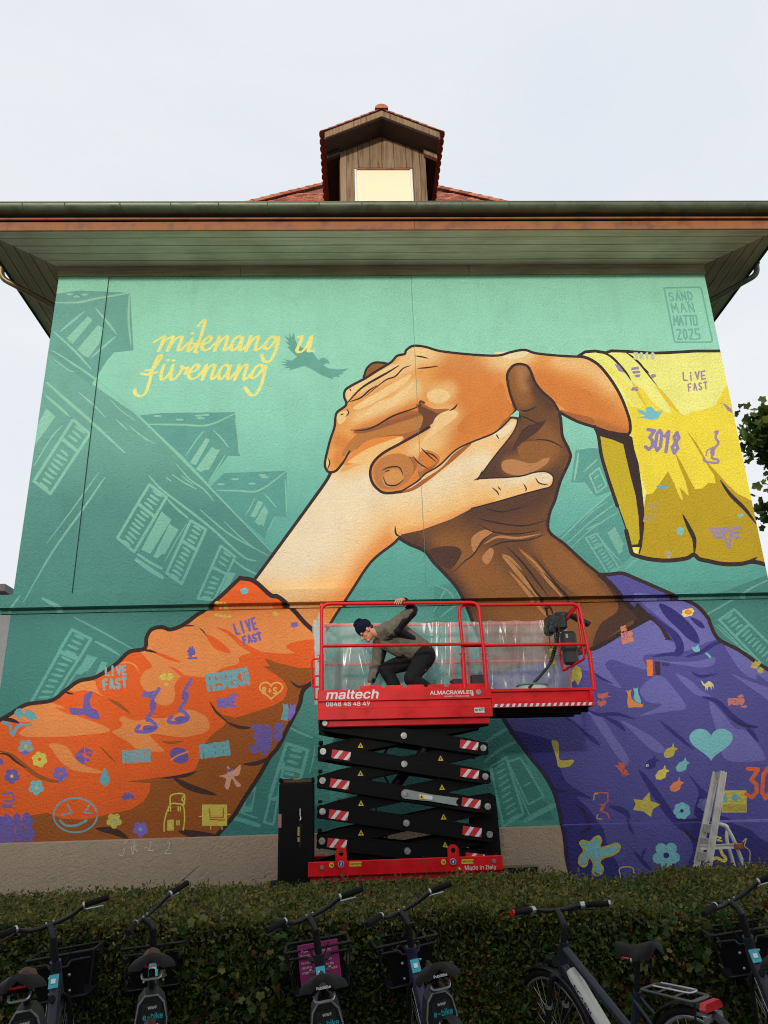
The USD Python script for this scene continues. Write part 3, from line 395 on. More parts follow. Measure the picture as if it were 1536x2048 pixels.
for F, q, w, c in ((A7, [(-20, 1215), (90, 1255), (180, 1330), (280, 1405), (380, 1445), (480, 1450)], 9, OR_D), (A7, [(820, 825), (900, 870), (990, 938)], 7, OR_D), (A7, [(750, 1178), (810, 1240), (880, 1312)], 4, OR_D), (A7, [(1225, 1148), (1300, 1160), (1395, 1145)], 5, OR_D), (A7, [(-10, 1238), (60, 1250), (120, 1300), (200, 1352)], 5, OR_X), (A7, [(725, 1810), (860, 1830), (975, 1885)], 14, OR_X), (A7, [(1240, 1425), (1400, 1410), (1495, 1375)], 6, OR_X), (A8, [(100, 1425), (240, 1500), (430, 1555)], 13, OR_X), (A8, [(10, 1428), (150, 1412), (275, 1378)], 6, OR_X), (A8, [(500, 1000), (600, 1040), (690, 1045)], 7, OR_X), (A8, [(375, 840), (430, 930), (520, 1005)], 4, OR_X), (A8, [(630, 1322), (740, 1312), (850, 1262)], 9, OR_X), (A8, [(985, 692), (1060, 735), (1150, 700)], 6, OR_X), (A8, [(140, 1830), (260, 1850), (430, 1862)], 14, OR_X), (A8, [(295, 285), (325, 310), (355, 350)], 2.5, OR_X), (A8, [(180, 275), (220, 270), (265, 272)], 3, OR_X), (A7, [(0, 1880), (60, 1850), (110, 1845)], 5, OR_X)): cl_taper(OS, c, F, q, w, os_all)
line(OS, INK, S0, os_edge[1:20], 8); line(OS, INK, S0, os_edge[19:], 9); line(OS, INK, S0, os_right[1:12], 8.5)
cl_taper(OS, INK, A7, [(1085, 455), (1130, 460), (1190, 475)], 5, os_all); cl_taper(OS, INK, A7, [(490, 770), (520, 782), (560, 790)], 4, os_all); cl_taper(OS, INK, A7, [(20, 985), (80, 985), (150, 1010)], 8, os_all)
# marks on the orange sleeve
letters(OS, G_BLUE * .8 + OR * .15, 'LIVE', A7, 805, 645, 58, 4.5, 1.0, .55, -4, jit=.06); letters(OS, G_BLUE * .8 + OR * .15, 'FAST', A7, 790, 752, 70, 5, 1.0, .5, -6, jit=.06)
letters(OS, G_VIO * 1.2, 'LIVE', A8, 580, 335, 80, 4.5, 1.0, .4, -16, jit=.06); letters(OS, G_VIO * 1.2, 'FAST', A8, 640, 410, 55, 4.5, 1.0, .5, -15, jit=.08)
letters(OS, G_BLUE * .85, 'RESPEKT!', A8, 372, 760, 110, 7, .46, .62, -10, jit=.05); letters(OS, G_BLUE * .85, 'FRIEDEN', A8, 318, 1270, 88, 6.5, .58, .42, -8, jit=.05); letters(OS, G_BLUE * .75 + OR * .1, 'FRIEDEN', A7, 940, 1305, 78, 6, .62, .42, -4, jit=.05)
letters(OS, G_VIO, '30', A8, 690, 1215, 190, 12, .72, .38, 8); letters(OS, G_VIO, '18', A8, 860, 1130, 120, 7, .5, .3, 8)
letters(OS, G_VIO, '3018', A7, -30, 1925, 190, 13, .62, .45, -6)
poly(OS, G_VIO, A7, [(525, 890), (570, 895), (625, 900), (640, 800), (690, 765), (705, 775), (680, 840), (690, 890), (740, 915), (760, 985), (690, 975), (640, 945), (560, 950), (530, 930)], False)
for x, y in ((1125, 1050), (1370, 980)):
    line(OS, G_VIO * 1.2, A7, [(x - 70, y - 20), (x - 90, y + 20), (x, y + 25), (x + 60, y - 10), (x + 20, y - 60), (x - 10, y - 70), (x + 40, y - 150), (x + 30, y - 210), (x + 80, y - 300)], 7); blob(OS, G_VIO, A7, x + 10, y, 55, 24, seed=int(x)); blob(OS, G_VIO, A7, x + 35, y - 175, 26, 40, seed=int(x) + 1)
blob(OS, G_VIO * 1.2, A7, 1125, 790, 50, 26, seed=5, rough=.35); blob(OS, G_VIO, A7, 1450, 470, 26, 40, seed=6, rough=.35); line(OS, G_VIO, A7, [(1430, 520), (1490, 515)], 4)
for x, y, c, m in ((300, 1285, G_YEL, OR), (90, 1412, G_VIO, G_YEL), (275, 1498, G_BLUE, G_YEL), (458, 1395, G_VIO * 1.25, OR), (1065, 1815, G_VIO * 1.4, G_BLUE), (865, 1750, G_YEL * .9, G_BLUE), (195, 1190, G_BLUE * .7 + OR * .2, G_YEL)): flower(OS, c, m, A7, x, y, 58, 5 if x != 300 else 6)
poly(OS, G_VIO, A7, [(570, 1250), (640, 1185), (705, 1225), (690, 1270), (640, 1240), (600, 1290)], False); poly(OS, G_VIO, A7, [(565, 1265), (610, 1250), (690, 1290), (620, 1322)], False); line(OS, OR, A7, [(590, 1250), (690, 1230)], 2); line(OS, OR, A7, [(640, 1190), (650, 1310)], 2)
blob(OS, G_VIO * .9, A7, 1360, 1255, 72, 58, rough=.05, rot=.5); line(OS, OR_L, A7, [(1295, 1290), (1350, 1255), (1430, 1225)], 3)
poly(OS, G_BLUE * .8, A7, [(795, 1352), (830, 1420), (820, 1475), (785, 1482), (757, 1450), (770, 1400)])
blob(OS, G_BLUE * .8, A7, 145, 935, 36, 36, seed=1); blob(OS, G_BLUE * .8, A7, 230, 950, 52, 34, seed=2, rot=.4); line(OS, G_BLUE * .8, A7, [(20, 1005), (70, 1020), (95, 1100), (140, 1030), (235, 1020)], 6)
ang = np.linspace(.1, 6.1, 30); line(OS, G_BLUE * .8, A7, np.stack([572 + 165 * np.cos(ang), 1708 + 130 * np.sin(ang)], 1), 3.5)
for q in ([(510, 1625), (545, 1690), (470, 1705)], [(680, 1630), (640, 1690), (700, 1695)]): line(OS, G_BLUE * .8, A7, q, 3.2, False)
line(OS, G_BLUE * .8, A7, [(455, 1750), (500, 1785), (580, 1785), (655, 1750)], 4.5)
for q in ([(1245, 1830), (1250, 1740), (1290, 1630), (1340, 1620), (1390, 1640), (1400, 1740), (1390, 1820)], [(1290, 1620), (1300, 1555), (1395, 1550), (1395, 1630)]): line(OS, G_YEL, A7, q, 2.8)
for x, y in ((1285, 1660), (1360, 1660), (1350, 1765)): 
    for d in (-8, 8): line(OS, G_YEL, A7, [(x + d, y - 16), (x + d, y + 16)], 2.6)
poly(OS, G_YEL, A7, [(1270, 1745), (1318, 1740), (1318, 1825), (1268, 1825)], False); line(OS, G_YEL, A7, [(1395, 1560), (1380, 1590), (1400, 1610), (1385, 1630)], 3)
put(OS, G_YEL, sbox(*A8([(322, 1630), (505, 1785)]).ravel()).buffer(1.5).buffer(-.5)); line(OS, OR, A8, [(375, 1660), (380, 1725), (480, 1725), (480, 1660)], 3, False); line(OS, OR_D, A8, [(380, 1740), (490, 1745)], 2)
for q in ([(385, 1790), (385, 1815)], [(470, 1790), (470, 1815)], [(505, 1700), (530, 1700)], [(300, 1718), (322, 1715)]): line(OS, G_YEL, A8, q, 2)
t = np.linspace(0, 2 * math.pi, 40); hx, hy = 16 * np.sin(t) ** 3, -(13 * np.cos(t) - 5 * np.cos(2 * t) - 2 * np.cos(3 * t) - np.cos(4 * t))
HEART = np.stack([hx / 16, hy / 15], 1)
line(OS, lin((.85, .52, .12)), A8, HEART * (87, 68) + (842, 755), 3, False); letters(OS, lin((.85, .52, .12)), 'R+S', A8, 780, 785, 45, 2.8, 1.0, .7)
poly(OS, lin((.75, .38, .28)), A8, [(510, 1330), (550, 1370), (610, 1325), (600, 1400), (560, 1420), (615, 1480), (580, 1490), (545, 1430), (520, 1510), (490, 1490), (500, 1430), (445, 1410), (510, 1390)]); blob(OS, G_VIO, A8, 525, 1368, 18, 12)
poly(OS, G_BLUE * .8, A8, [(930, 855), (945, 870), (970, 860), (975, 900), (970, 990), (915, 985), (935, 910)], False); poly(OS, G_VIO * 1.5, A8, [(985, 855), (1000, 880), (1030, 860), (1025, 930), (985, 995), (965, 960), (985, 900)], False)
blob(OS, G_YEL, A7, 1240, 660, 26, 26, seed=3, rough=.3); blob(OS, G_YEL, A7, 1290, 660, 26, 26, seed=4, rough=.3); blob(OS, G_YEL, A7, 1262, 715, 18, 10, seed=9, rough=.3)
letters(OS, G_VIO * 1.3, 'BENDE', A8, 445, 885, 60, 5, .55, .6, -4, jit=.15); blob(OS, G_VIO * 1.3, A8, 560, 800, 40, 10, rough=.4); blob(OS, G_VIO * 1.2, A8, 1020, 262, 30, 22, seed=8, rough=.3); blob(OS, G_BLUE, A8, 640, 8, 32, 24, seed=7)
for x, y, n in ((430, 98, 3), (430, 190, 4)):
    for k in range(n): blob(OS, G_YEL, A8, x + k * 32, y + k * 4, 15, 11, seed=k, rough=.3)
blob(OS, G_YEL, A8, 875, 180, 22, 14, seed=2, rough=.3); blob(OS, G_VIO, A7, 970, 1565, 46, 30, seed=12, rough=.45); blob(OS, G_VIO * 1.2, A7, 50, 1640, 44, 18, seed=13, rough=.3); line(OS, G_VIO * 1.2, A7, [(20, 1550), (90, 1540), (100, 1600), (30, 1600)], 4); line(OS, G_VIO * 1.2, A7, [(40, 1700), (80, 1740), (50, 1760)], 4); blob(OS, G_VIO, A7, 10, 1300, 14, 30, seed=14, rough=.4); blob(OS, G_VIO * 1.2, A7, 190, 1235, 32, 15, seed=15, rough=.3)

# --- yellow sleeve
YS = 'painted_yellow_sleeve'
ys_pts = [(195, 245), (240, 217), (310, 212), (380, 224), (420, 210), (520, 214), (700, 226), (820, 222), (1000, 212), (1700, 210), (1700, 1690), (1488, 1680), (1470, 1668), (1380, 1650), (1300, 1665), (1180, 1665), (1080, 1645), (1020, 1632), (980, 1602), (930, 1627), (800, 1642), (680, 1632), (600, 1612), (560, 1592), (545, 1540), (520, 1440), (460, 1270), (390, 1060), (350, 920), (330, 790), (305, 728), (420, 768), (530, 782), (548, 715), (520, 610), (470, 495), (400, 385), (330, 305), (260, 262)]
ys = Polygon(A6(ys_pts)).buffer(0); put(YS, YE_L, ys)
clipped(YS, YE_X, A6, [(330, 260), (420, 330), (520, 430), (600, 520), (640, 580), (600, 585), (560, 560), (520, 520), (470, 440), (390, 340)], ys)
clipped(YS, YE, A6, [(545, 640), (520, 540), (560, 590), (620, 600), (640, 560), (600, 480), (560, 420), (640, 480), (700, 560), (770, 615), (830, 642), (800, 560), (740, 480), (700, 440), (760, 470), (840, 570), (900, 650), (930, 650), (960, 625), (1040, 615), (1130, 580), (1180, 480), (1230, 420), (1700, 420), (1700, 1300), (700, 1300), (600, 1000), (555, 800)], ys, False)
for q in ([(560, 420), (620, 510), (660, 590), (615, 540), (580, 480)], [(725, 450), (800, 520), (860, 600), (912, 662), (890, 645), (800, 565)]): clipped(YS, lin((.80, .56, .03)), A6, q, ys)
clipped(YS, YE_D, A6, [(620, 1560), (640, 1290), (655, 1190), (700, 1185), (740, 1130), (805, 1033), (850, 1120), (875, 1190), (900, 1232), (905, 1215), (885, 1145), (920, 1175), (945, 1200), (945, 1180), (925, 1100), (880, 990), (850, 895), (900, 980), (950, 1080), (990, 1155), (1040, 1150), (1080, 1112), (1130, 1112), (1120, 1060), (1060, 970), (930, 750), (1000, 840), (1080, 975), (1160, 1062), (1210, 1120), (1280, 1185), (1370, 1230), (1700, 1330), (1700, 1690), (600, 1650)], ys, False)
clipped(YS, INK, A6, [(300, 722), (430, 765), (530, 780), (562, 800), (575, 880), (605, 980), (628, 1150), (643, 1290), (642, 1420), (628, 1545), (612, 1600), (545, 1550), (480, 1330), (380, 1040), (320, 800)], ys, False)
poly(YS, lin((.55, .42, .012)), A6, [(338, 792), (430, 818), (500, 848), (518, 930), (548, 1060), (585, 1200), (605, 1350), (612, 1490), (600, 1530), (556, 1535), (530, 1440), (480, 1300), (420, 1130), (370, 960)], False)
poly(YS, YE_X, A6, [(556, 1550), (612, 1550), (602, 1596), (570, 1580)], False)
for q, w in (([(330, 215), (400, 240), (450, 280), (520, 360), (555, 415)], 5), ([(510, 215), (560, 250), (610, 295), (650, 345), (735, 455)], 4.5), ([(620, 310), (680, 365)], 3), ([(1160, 1090), (1230, 1190), (1330, 1290), (1410, 1395)], 8), ([(905, 1325), (950, 1420), (985, 1500), (985, 1600)], 9), ([(1290, 1665), (1360, 1650), (1415, 1620)], 7)): cl_taper(YS, INK, A6, q, w, ys)
line(YS, INK, A6, ys_pts[:10], 6, False); line(YS, INK, A6, ys_pts[11:26], 8.5); line(YS, INK, A6, ys_pts[26:31], 7); line(YS, INK, A6, ys_pts[31:] + ys_pts[:1], 6)
PV = lin((.36, .25, .36))
letters(YS, PV, 'LiVE', A6, 912, 412, 52, 3.2, 1.0, .62, -4, jit=.05); letters(YS, PV, 'FAST', A6, 948, 485, 48, 3, 1.1, .5, -7, jit=.05)
letters(YS, lin((.30, .22, .45)), '3018', A6, 650, 880, 140, 7, .66, .46, 8, slant=0)
poly(YS, G_BLUE, A6, [(590, 610), (630, 615), (655, 630), (650, 598), (690, 590), (720, 620), (745, 625), (770, 612), (755, 645), (735, 675), (690, 682), (640, 672), (590, 665), (650, 655), (610, 635)], False)
for a, b in ((0, 14), (34, 40), (66, 66)):
    poly(YS, PV, A6, [(1075 + a * .6, 1412 + a * .9), (1165 + a * .2, 1418 + a * .8), (1175 + a * .25, 1440 + a * .8), (1090 + a * .6, 1436 + a * .9)], False); poly(YS, PV, A6, [(1305 - a * .1, 1405 + a), (1240 - a * .1, 1412 + a * .9), (1232 - a * .1, 1432 + a * .9), (1298 - a * .1, 1430 + a)], False)
line(YS, PV, A6, [(1170, 1430), (1222, 1555), (1240, 1430)], 5.5, False); blob(YS, PV, A6, 1198, 1434, 26, 24, rough=.04)
line(YS, PV, A6, [(1050, 940), (1060, 965), (1140, 975), (1145, 955), (1105, 940), (1120, 880), (1150, 840), (1130, 800), (1145, 760)], 5); blob(YS, PV, A6, 1110, 900, 16, 34, seed=3); blob(YS, PV, A6, 1135, 765, 18, 10, seed=4); line(YS, PV, A6, [(1110, 870), (1075, 890), (1065, 925)], 2.6)
for q in ([(555, 325), (605, 318), (608, 335), (555, 345)], [(558, 350), (612, 345), (618, 362), (570, 368)], [(575, 375), (620, 370), (610, 390), (585, 392)], [(440, 300), (470, 305), (510, 360), (470, 350)]): poly(YS, PV, A6, q, False)
blob(YS, PV, A6, 578, 470, 24, 14, seed=5, rough=.35); blob(YS, PV, A6, 705, 382, 16, 14, seed=6, rough=.3); letters(YS, lin((.55, .62, .45)), '3018', A6, 575, 265, 40, 4, 1.1, .7); blob(YS, G_BLUE, A6, 890, 1442, 26, 28, seed=7); blob(YS, G_BLUE, A6, 1300, 1335, 22, 14, seed=8, rough=.4); blob(YS, G_BLUE * .8, A6, 765, 1140, 40, 14, seed=9, rough=.3)
letters(YS, lin((.42, .34, .12)), 'iVE', A6, 645, 1300, 48, 3, 1.0, .6, -2); letters(YS, lin((.42, .34, .12)), 'AST', A6, 640, 1375, 42, 3, 1.0, .6, -2); blob(YS, lin((.45, .36, .3)), A6, 810, 1600, 18, 24, seed=10, rough=.3)
poly(YS, PV, A6, [(1180, 570), (1200, 575), (1240, 610), (1245, 635), (1215, 620), (1200, 600)], False); line(YS, PV, A6, [(1165, 570), (1178, 565)], 1.6)

# --- violet sleeve
VS = 'painted_violet_sleeve'
vs_top = [(1296, 1237), (1262, 1215), (1225, 1172), (1200, 1150), (1226, 1148), (1246, 1147), (1276, 1159), (1329, 1182), (1358, 1195), (1393, 1211), (1416, 1236), (1421, 1249), (1437, 1278), (1479, 1301), (1536, 1339), (1720, 1450)]
vs_left = [(960, 1345), (985, 1400), (1019, 1456), (1041, 1487), (1062, 1515), (1087, 1546), (1106, 1578), (1116, 1609), (1125, 1652), (1130, 1677), (1134, 1718), (1144, 1759), (1160, 1830)]
vs = Polygon(vs_top + [(1720, 1900), (1165, 1900)] + vs_left[::-1] + [(1010, 1345), (1080, 1322), (1180, 1300), (1250, 1262)]).buffer(0); put(VS, VI, vs)
for F, q in ((D7, [(-400, 520), (-100, 470), (0, 440), (250, 285), (400, 205), (480, 165), (560, 190), (640, 280), (660, 340), (740, 375), (740, 440), (600, 460), (480, 475), (460, 520), (490, 600), (330, 560), (190, 515), (130, 560), (200, 660), (270, 760), (130, 705), (0, 610), (-200, 620)]), (D7, [(430, 780), (530, 672), (620, 660), (720, 760), (830, 925), (700, 960), (560, 980), (430, 1000), (620, 905), (500, 880)]), (D7, [(380, -60), (830, 20), (950, 90), (1040, 210), (1100, 320), (1000, 370), (800, 440), (760, 300), (600, 150)]), (D7, [(560, 512), (680, 530), (900, 530), (1040, 500), (1085, 500), (1060, 560), (950, 582), (800, 560), (650, 540)]), (D7, [(740, 635), (860, 690), (960, 780), (1050, 835), (930, 825), (820, 735)]), (D7, [(1150, 370), (1200, 370), (1400, 480), (1600, 600), (1600, 740), (1440, 640), (1435, 685), (1300, 610)]), (D7, [(1225, 640), (1350, 690), (1600, 790), (1600, 900), (1400, 765)]), (B6, [(490, 880), (570, 945), (650, 1040), (720, 1060), (800, 1150), (838, 1220), (820, 1245), (600, 1240), (550, 1100)]), (D7, [(0, 975), (100, 1010), (250, 1250), (330, 1420), (260, 1380), (120, 1180)]), (D7, [(265, 1040), (380, 1090), (560, 1200), (660, 1310), (540, 1300), (360, 1130)]), (B5, [(560, 910), (640, 950), (780, 1130), (830, 1230), (760, 1160), (660, 1000)])): clipped(VS, VI_L, F, q, vs)
for F, q in ((D8, [(-260, -80), (190, 0), (240, 150), (300, 270), (445, 362), (350, 350), (420, 420), (480, 500), (520, 560), (540, 640), (620, 800), (660, 929), (640, 1200), (300, 1200), (290, 750), (280, 560), (230, 420), (100, 150)]), (D7, [(600, 30), (720, 80), (860, 200), (930, 300), (940, 375), (860, 345), (760, 250), (640, 130)]), (D7, [(510, 110), (640, 200), (760, 290), (812, 400), (790, 475), (720, 480), (740, 400), (680, 290), (560, 190)]), (D7, [(860, 150), (950, 180), (992, 240), (940, 232)]), (B6, [(365, 1335), (430, 1400), (480, 1445), (515, 1465), (500, 1560), (440, 1605), (395, 1560), (425, 1440)]), (B6, [(255, 1595), (400, 1612), (470, 1605), (560, 1585), (700, 1640), (900, 1750), (1200, 2300), (250, 2300), (330, 1910), (378, 1840), (388, 1760), (330, 1680)])): clipped(VS, VI_D, F, q, vs)
clipped(VS, VI, B6, [(160, 1750), (300, 1690), (380, 1790), (370, 1860), (300, 1960), (120, 2000)], vs); clipped(VS, VI, B6, [(640, 1630), (856, 1620), (1000, 1700), (856, 1750), (740, 1670)], vs)
for F, q, w, c in ((D7, [(-20, 950), (80, 990), (230, 985), (395, 1030)], 8, VI_D), (D7, [(120, 1005), (240, 1070), (305, 1135)], 9, VI_D), (D7, [(605, 1045), (740, 1160), (900, 1295)], 8, VI_D), (D7, [(875, 620), (960, 660), (1105, 635)], 6, VI_D), (D7, [(965, 832), (1100, 880), (1230, 1010), (1350, 1085), (1455, 1098)], 12, VI_D), (D7, [(1230, 1030), (1340, 1085), (1440, 1095)], 5, VI_X), (D7, [(1340, 1090), (1400, 1150), (1455, 1225)], 9, VI_D), (D7, [(825, 490), (960, 450), (1060, 385), (1160, 355)], 9, VI_D), (D7, [(540, 490), (640, 472), (740, 460), (805, 435)], 7, VI_D), (D7, [(645, 340), (675, 335), (710, 340)], 4, INK), (D7, [(20, 620), (90, 670), (200, 725)], 5, VI_D), (B6, [(55, 1300), (140, 1420), (250, 1580), (340, 1690)], 16, VI_D), (D8, [(700, 685), (750, 745), (815, 818)], 7, VI_D), (D8, [(782, 665), (765, 700), (750, 745)], 6, VI_D), (D8, [(550, 408), (640, 440), (685, 490)], 12, VI_D), (D8, [(660, 470), (680, 540), (705, 590)], 6, VI_D), (B6, [(270, 1605), (360, 1612), (470, 1605)], 5, VI_X), (B6, [(320, 1650), (370, 1710), (430, 1755)], 7, VI_X), (D8, [(350, 400), (400, 450), (430, 540), (370, 585)], 8, VI_X), (D8, [(60, 180), (200, 300), (290, 320)], 8, VI_X), (B5, [(540, 1040), (590, 1080), (640, 1125)], 9, VI_D), (B5, [(400, 930), (500, 1000), (600, 1110)], 6, VI_D), (B5, [(900, 1290), (930, 1330), (960, 1400)], 8, VI_D), (B5, [(860, 1800), (920, 1870), (980, 1930)], 8, VI_D), (D8, [(370, 585), (385, 570), (420, 555)], 5, VI_X)): cl_taper(VS, c, F, q, w, vs)
line(VS, INK, S0, vs_top[3:], 7.5); line(VS, VI_X, S0, vs_left, 9); line(VS, INK, S0, [(985, 1345), (1080, 1322), (1180, 1300), (1250, 1262), (1296, 1237)], 9); line(VS, INK, S0, [(1296, 1237), (1262, 1215), (1225, 1172), (1200, 1150)], 10)
clipped(VS, BR_X, D7, [(400, 30), (480, 90), (560, 170), (640, 250), (690, 320), (650, 330), (600, 240), (500, 165), (380, 200)], vs.buffer(10))
put(VS, G_BLUE, Polygon(B6(HEART * (135, 105) + (503, 1130))).buffer(0))
for x, y, c, f in ((1260, 1520, None, 1),): pass
def fish(c, x, y, k=1.0, flip=1):
    poly(VS, c, B6, [(x - 42 * k, y + 10 * k), (x - 20 * k, y - 22 * k), (x + 8 * k, y - 32 * k), (x + 18 * k, y - 58 * k), (x + 26 * k, y - 30 * k), (x + 48 * k, y - 22 * k), (x + 28 * k, y - 6 * k), (x + 22 * k, y + 22 * k), (x - 8 * k, y + 36 * k), (x - 34 * k, y + 32 * k)], False)
for c, x, y in ((G_YEL * .75, 250, 1192), (VI_D, 135, 1262), (G_BLUE, 325, 1278), (G_YEL, 198, 1328), (lin((.80, .24, .10)), 288, 1402)): fish(c, x, y)
put(VS, lin((.7, .65, .6)), Point(*B6([(108, 1275)])[0]).buffer(3)); put(VS, VI_X, Point(*B6([(110, 1277)])[0]).buffer(1.4))
poly(VS, G_YEL * .8, B6, [(120, 1440), (128, 1495), (190, 1515), (142, 1545), (130, 1595), (85, 1560), (18, 1550), (35, 1515), (20, 1480), (75, 1490)], False)
poly(VS, G_YEL * .75, B5, [(330, 1095), (370, 1100), (378, 1150), (385, 1215), (470, 1215), (460, 1245), (430, 1260), (375, 1260), (360, 1200)]); 
flower(VS, G_BLUE, VI_D, B6, 322, 1556, 52, 7); flower(VS, G_BLUE, VI_D, B6, 225, 1832, 84, 5); flower(VS, VI_L, None, B6, 458, 1515, 40, 5)
fl = [(365, 640), (385, 618), (430, 625), (460, 600), (490, 590), (510, 620), (500, 660), (550, 650), (600, 635), (625, 655), (615, 690), (570, 720), (520, 735), (500, 760), (520, 790), (510, 830), (475, 845), (445, 820), (450, 770), (430, 735), (415, 780), (390, 790), (360, 765), (365, 720), (390, 685)]
flp = Polygon(spline(D8(fl), 5, True)).buffer(0); put(VS, G_YEL * .75, flp); put(VS, G_BLUE, flp.buffer(-4.5))
bb = B6([(575, 1435), (718, 1560)]); put(VS, G_YEL * .8, sbox(*bb.ravel()).buffer(2)); put(VS, G_YEL * .6, sbox(bb[0][0], (bb[0][1] * .35 + bb[1][1] * .65), bb[1][0], bb[1][1])); blob(VS, G_BLUE * .8, B6, 590, 1480, 14, 26, seed=1); blob(VS, G_BLUE * .8, B6, 655, 1475, 26, 22, seed=2, rough=.3)
letters(VS, lin((.75, .13, .03)), '30', B6, 718, 1470, 185, 8, .72, .5, 4); letters(VS, lin((.75, .13, .03)), '18', B6, 870, 1490, 185, 8, .72, .4, 4)
put(VS, lin((.86, .20, .02)), Polygon(D7([(488, 515), (540, 515), (545, 655), (495, 655)]))); put(VS, OR_X, Polygon(D7([(558, 530), (605, 530), (608, 648), (565, 645)]))); letters(VS, VI_X, 'VBG', D7, 625, 565, 28, 1.4, 1.0, .6, 6)
poly(VS, lin((.72, .27, .07)), D7, [(312, 775), (330, 785), (358, 772), (352, 810), (358, 850), (400, 885), (465, 905), (450, 925), (380, 925), (330, 930), (320, 880), (328, 820)], False); poly(VS, G_BLUE, D7, [(370, 752), (385, 765), (412, 755), (415, 800), (440, 870), (440, 895), (400, 880), (375, 850), (385, 800)], False)
poly(VS, lin((.72, .64, .28)), D7, [(955, 695), (968, 700), (985, 725), (1000, 720), (1022, 698), (1042, 705), (1066, 730), (1072, 770), (1062, 745), (1050, 748), (1045, 782), (1040, 750), (1020, 748), (1012, 785), (1006, 748), (1000, 785), (992, 745), (975, 735)], False)
letters(VS, lin((.60, .20, .16)), 'BEND', D7, 1200, 900, 45, 4, .9, .7, -4, jit=.2); blob(VS, lin((.60, .20, .16)), D7, 1300, 830, 24, 12, rough=.4); blob(VS, lin((.60, .20, .16)), D7, 1330, 920, 28, 10, rough=.4, seed=3)
for k, (x, y) in enumerate(((275, 270), (280, 325), (285, 375))): letters(VS, lin((.70, .22, .14)), ('BE', 'KIND', 'BERN')[k], D7, x, y, 36, 3, .9, .6, -14, jit=.12)
blob(VS, lin((.88, .72, .22)), D7, 845, 108, 52, 38, 18, 4, .22); blob(VS, lin((.86, .30, .03)), D7, 848, 104, 32, 22, seed=2); poly(VS, G_BLUE, D7, [(875, 400), (900, 410), (935, 385), (945, 420), (950, 440), (915, 452), (890, 435)], False); poly(VS, G_BLUE, D7, [(988, 455), (1015, 455), (1048, 490), (1035, 505), (1012, 480)], False)
blob(VS, G_YEL * .7, D7, 1430, 560, 40, 30, seed=6, rough=.3, rot=-.5); blob(VS, G_YEL * .7, D7, 1470, 610, 32, 26, seed=7, rough=.3); blob(VS, lin((.6, .16, .12)), D7, 115, 825, 52, 28, seed=8, rough=.4); blob(VS, lin((.6, .16, .12)), D7, 100, 890, 40, 26, seed=9, rough=.4); poly(VS, G_YEL * .75, S0, [(1144, 1340), (1152, 1330), (1162, 1336), (1164, 1352), (1156, 1372), (1150, 1360), (1142, 1366)], False)
blob(VS, lin((.62, .12, .08)), B5, 775, 1260, 24, 30, seed=10, rough=.45); blob(VS, lin((.62, .12, .08)), B5, 800, 1300, 26, 16, seed=11, rough=.45)
for c, q in ((lin((.6, .14, .1)), [(610, 1425), (690, 1425), (690, 1480), (655, 1510), (640, 1540), (690, 1560), (700, 1592)]), (G_YEL * .7, [(600, 1470), (605, 1432), (625, 1432)]), (G_YEL * .7, [(625, 1565), (620, 1592), (655, 1595)]), (lin((.6, .14, .1)), [(640, 1500), (670, 1510), (650, 1540)])): line(VS, c, B5, q, 2.6, False)
line(VS, G_YEL * .8, D8, [(618, 880), (622, 840), (615, 800), (650, 785), (700, 795), (705, 850)], 2.2)
for q, w in (([(1185, 800), (1180, 760), (1215, 730), (1262, 750), (1275, 735), (1250, 700), (1240, 660)], 6), ([(1180, 810), (1215, 830), (1240, 850)], 9), ([(1150, 760), (1140, 720), (1165, 690)], 3), ([(1210, 600), (1245, 605), (1225, 620), (1250, 625)], 3), ([(1420, 790), (1440, 775), (1450, 800), (1435, 820)], 4)): line(VS, G_YEL, D8, q, w)
cl_taper(VS, lin((.17, .16, .46)), S0, [(1125, 1650), (1300, 1646), (1600, 1641)], 3, vs, .8)

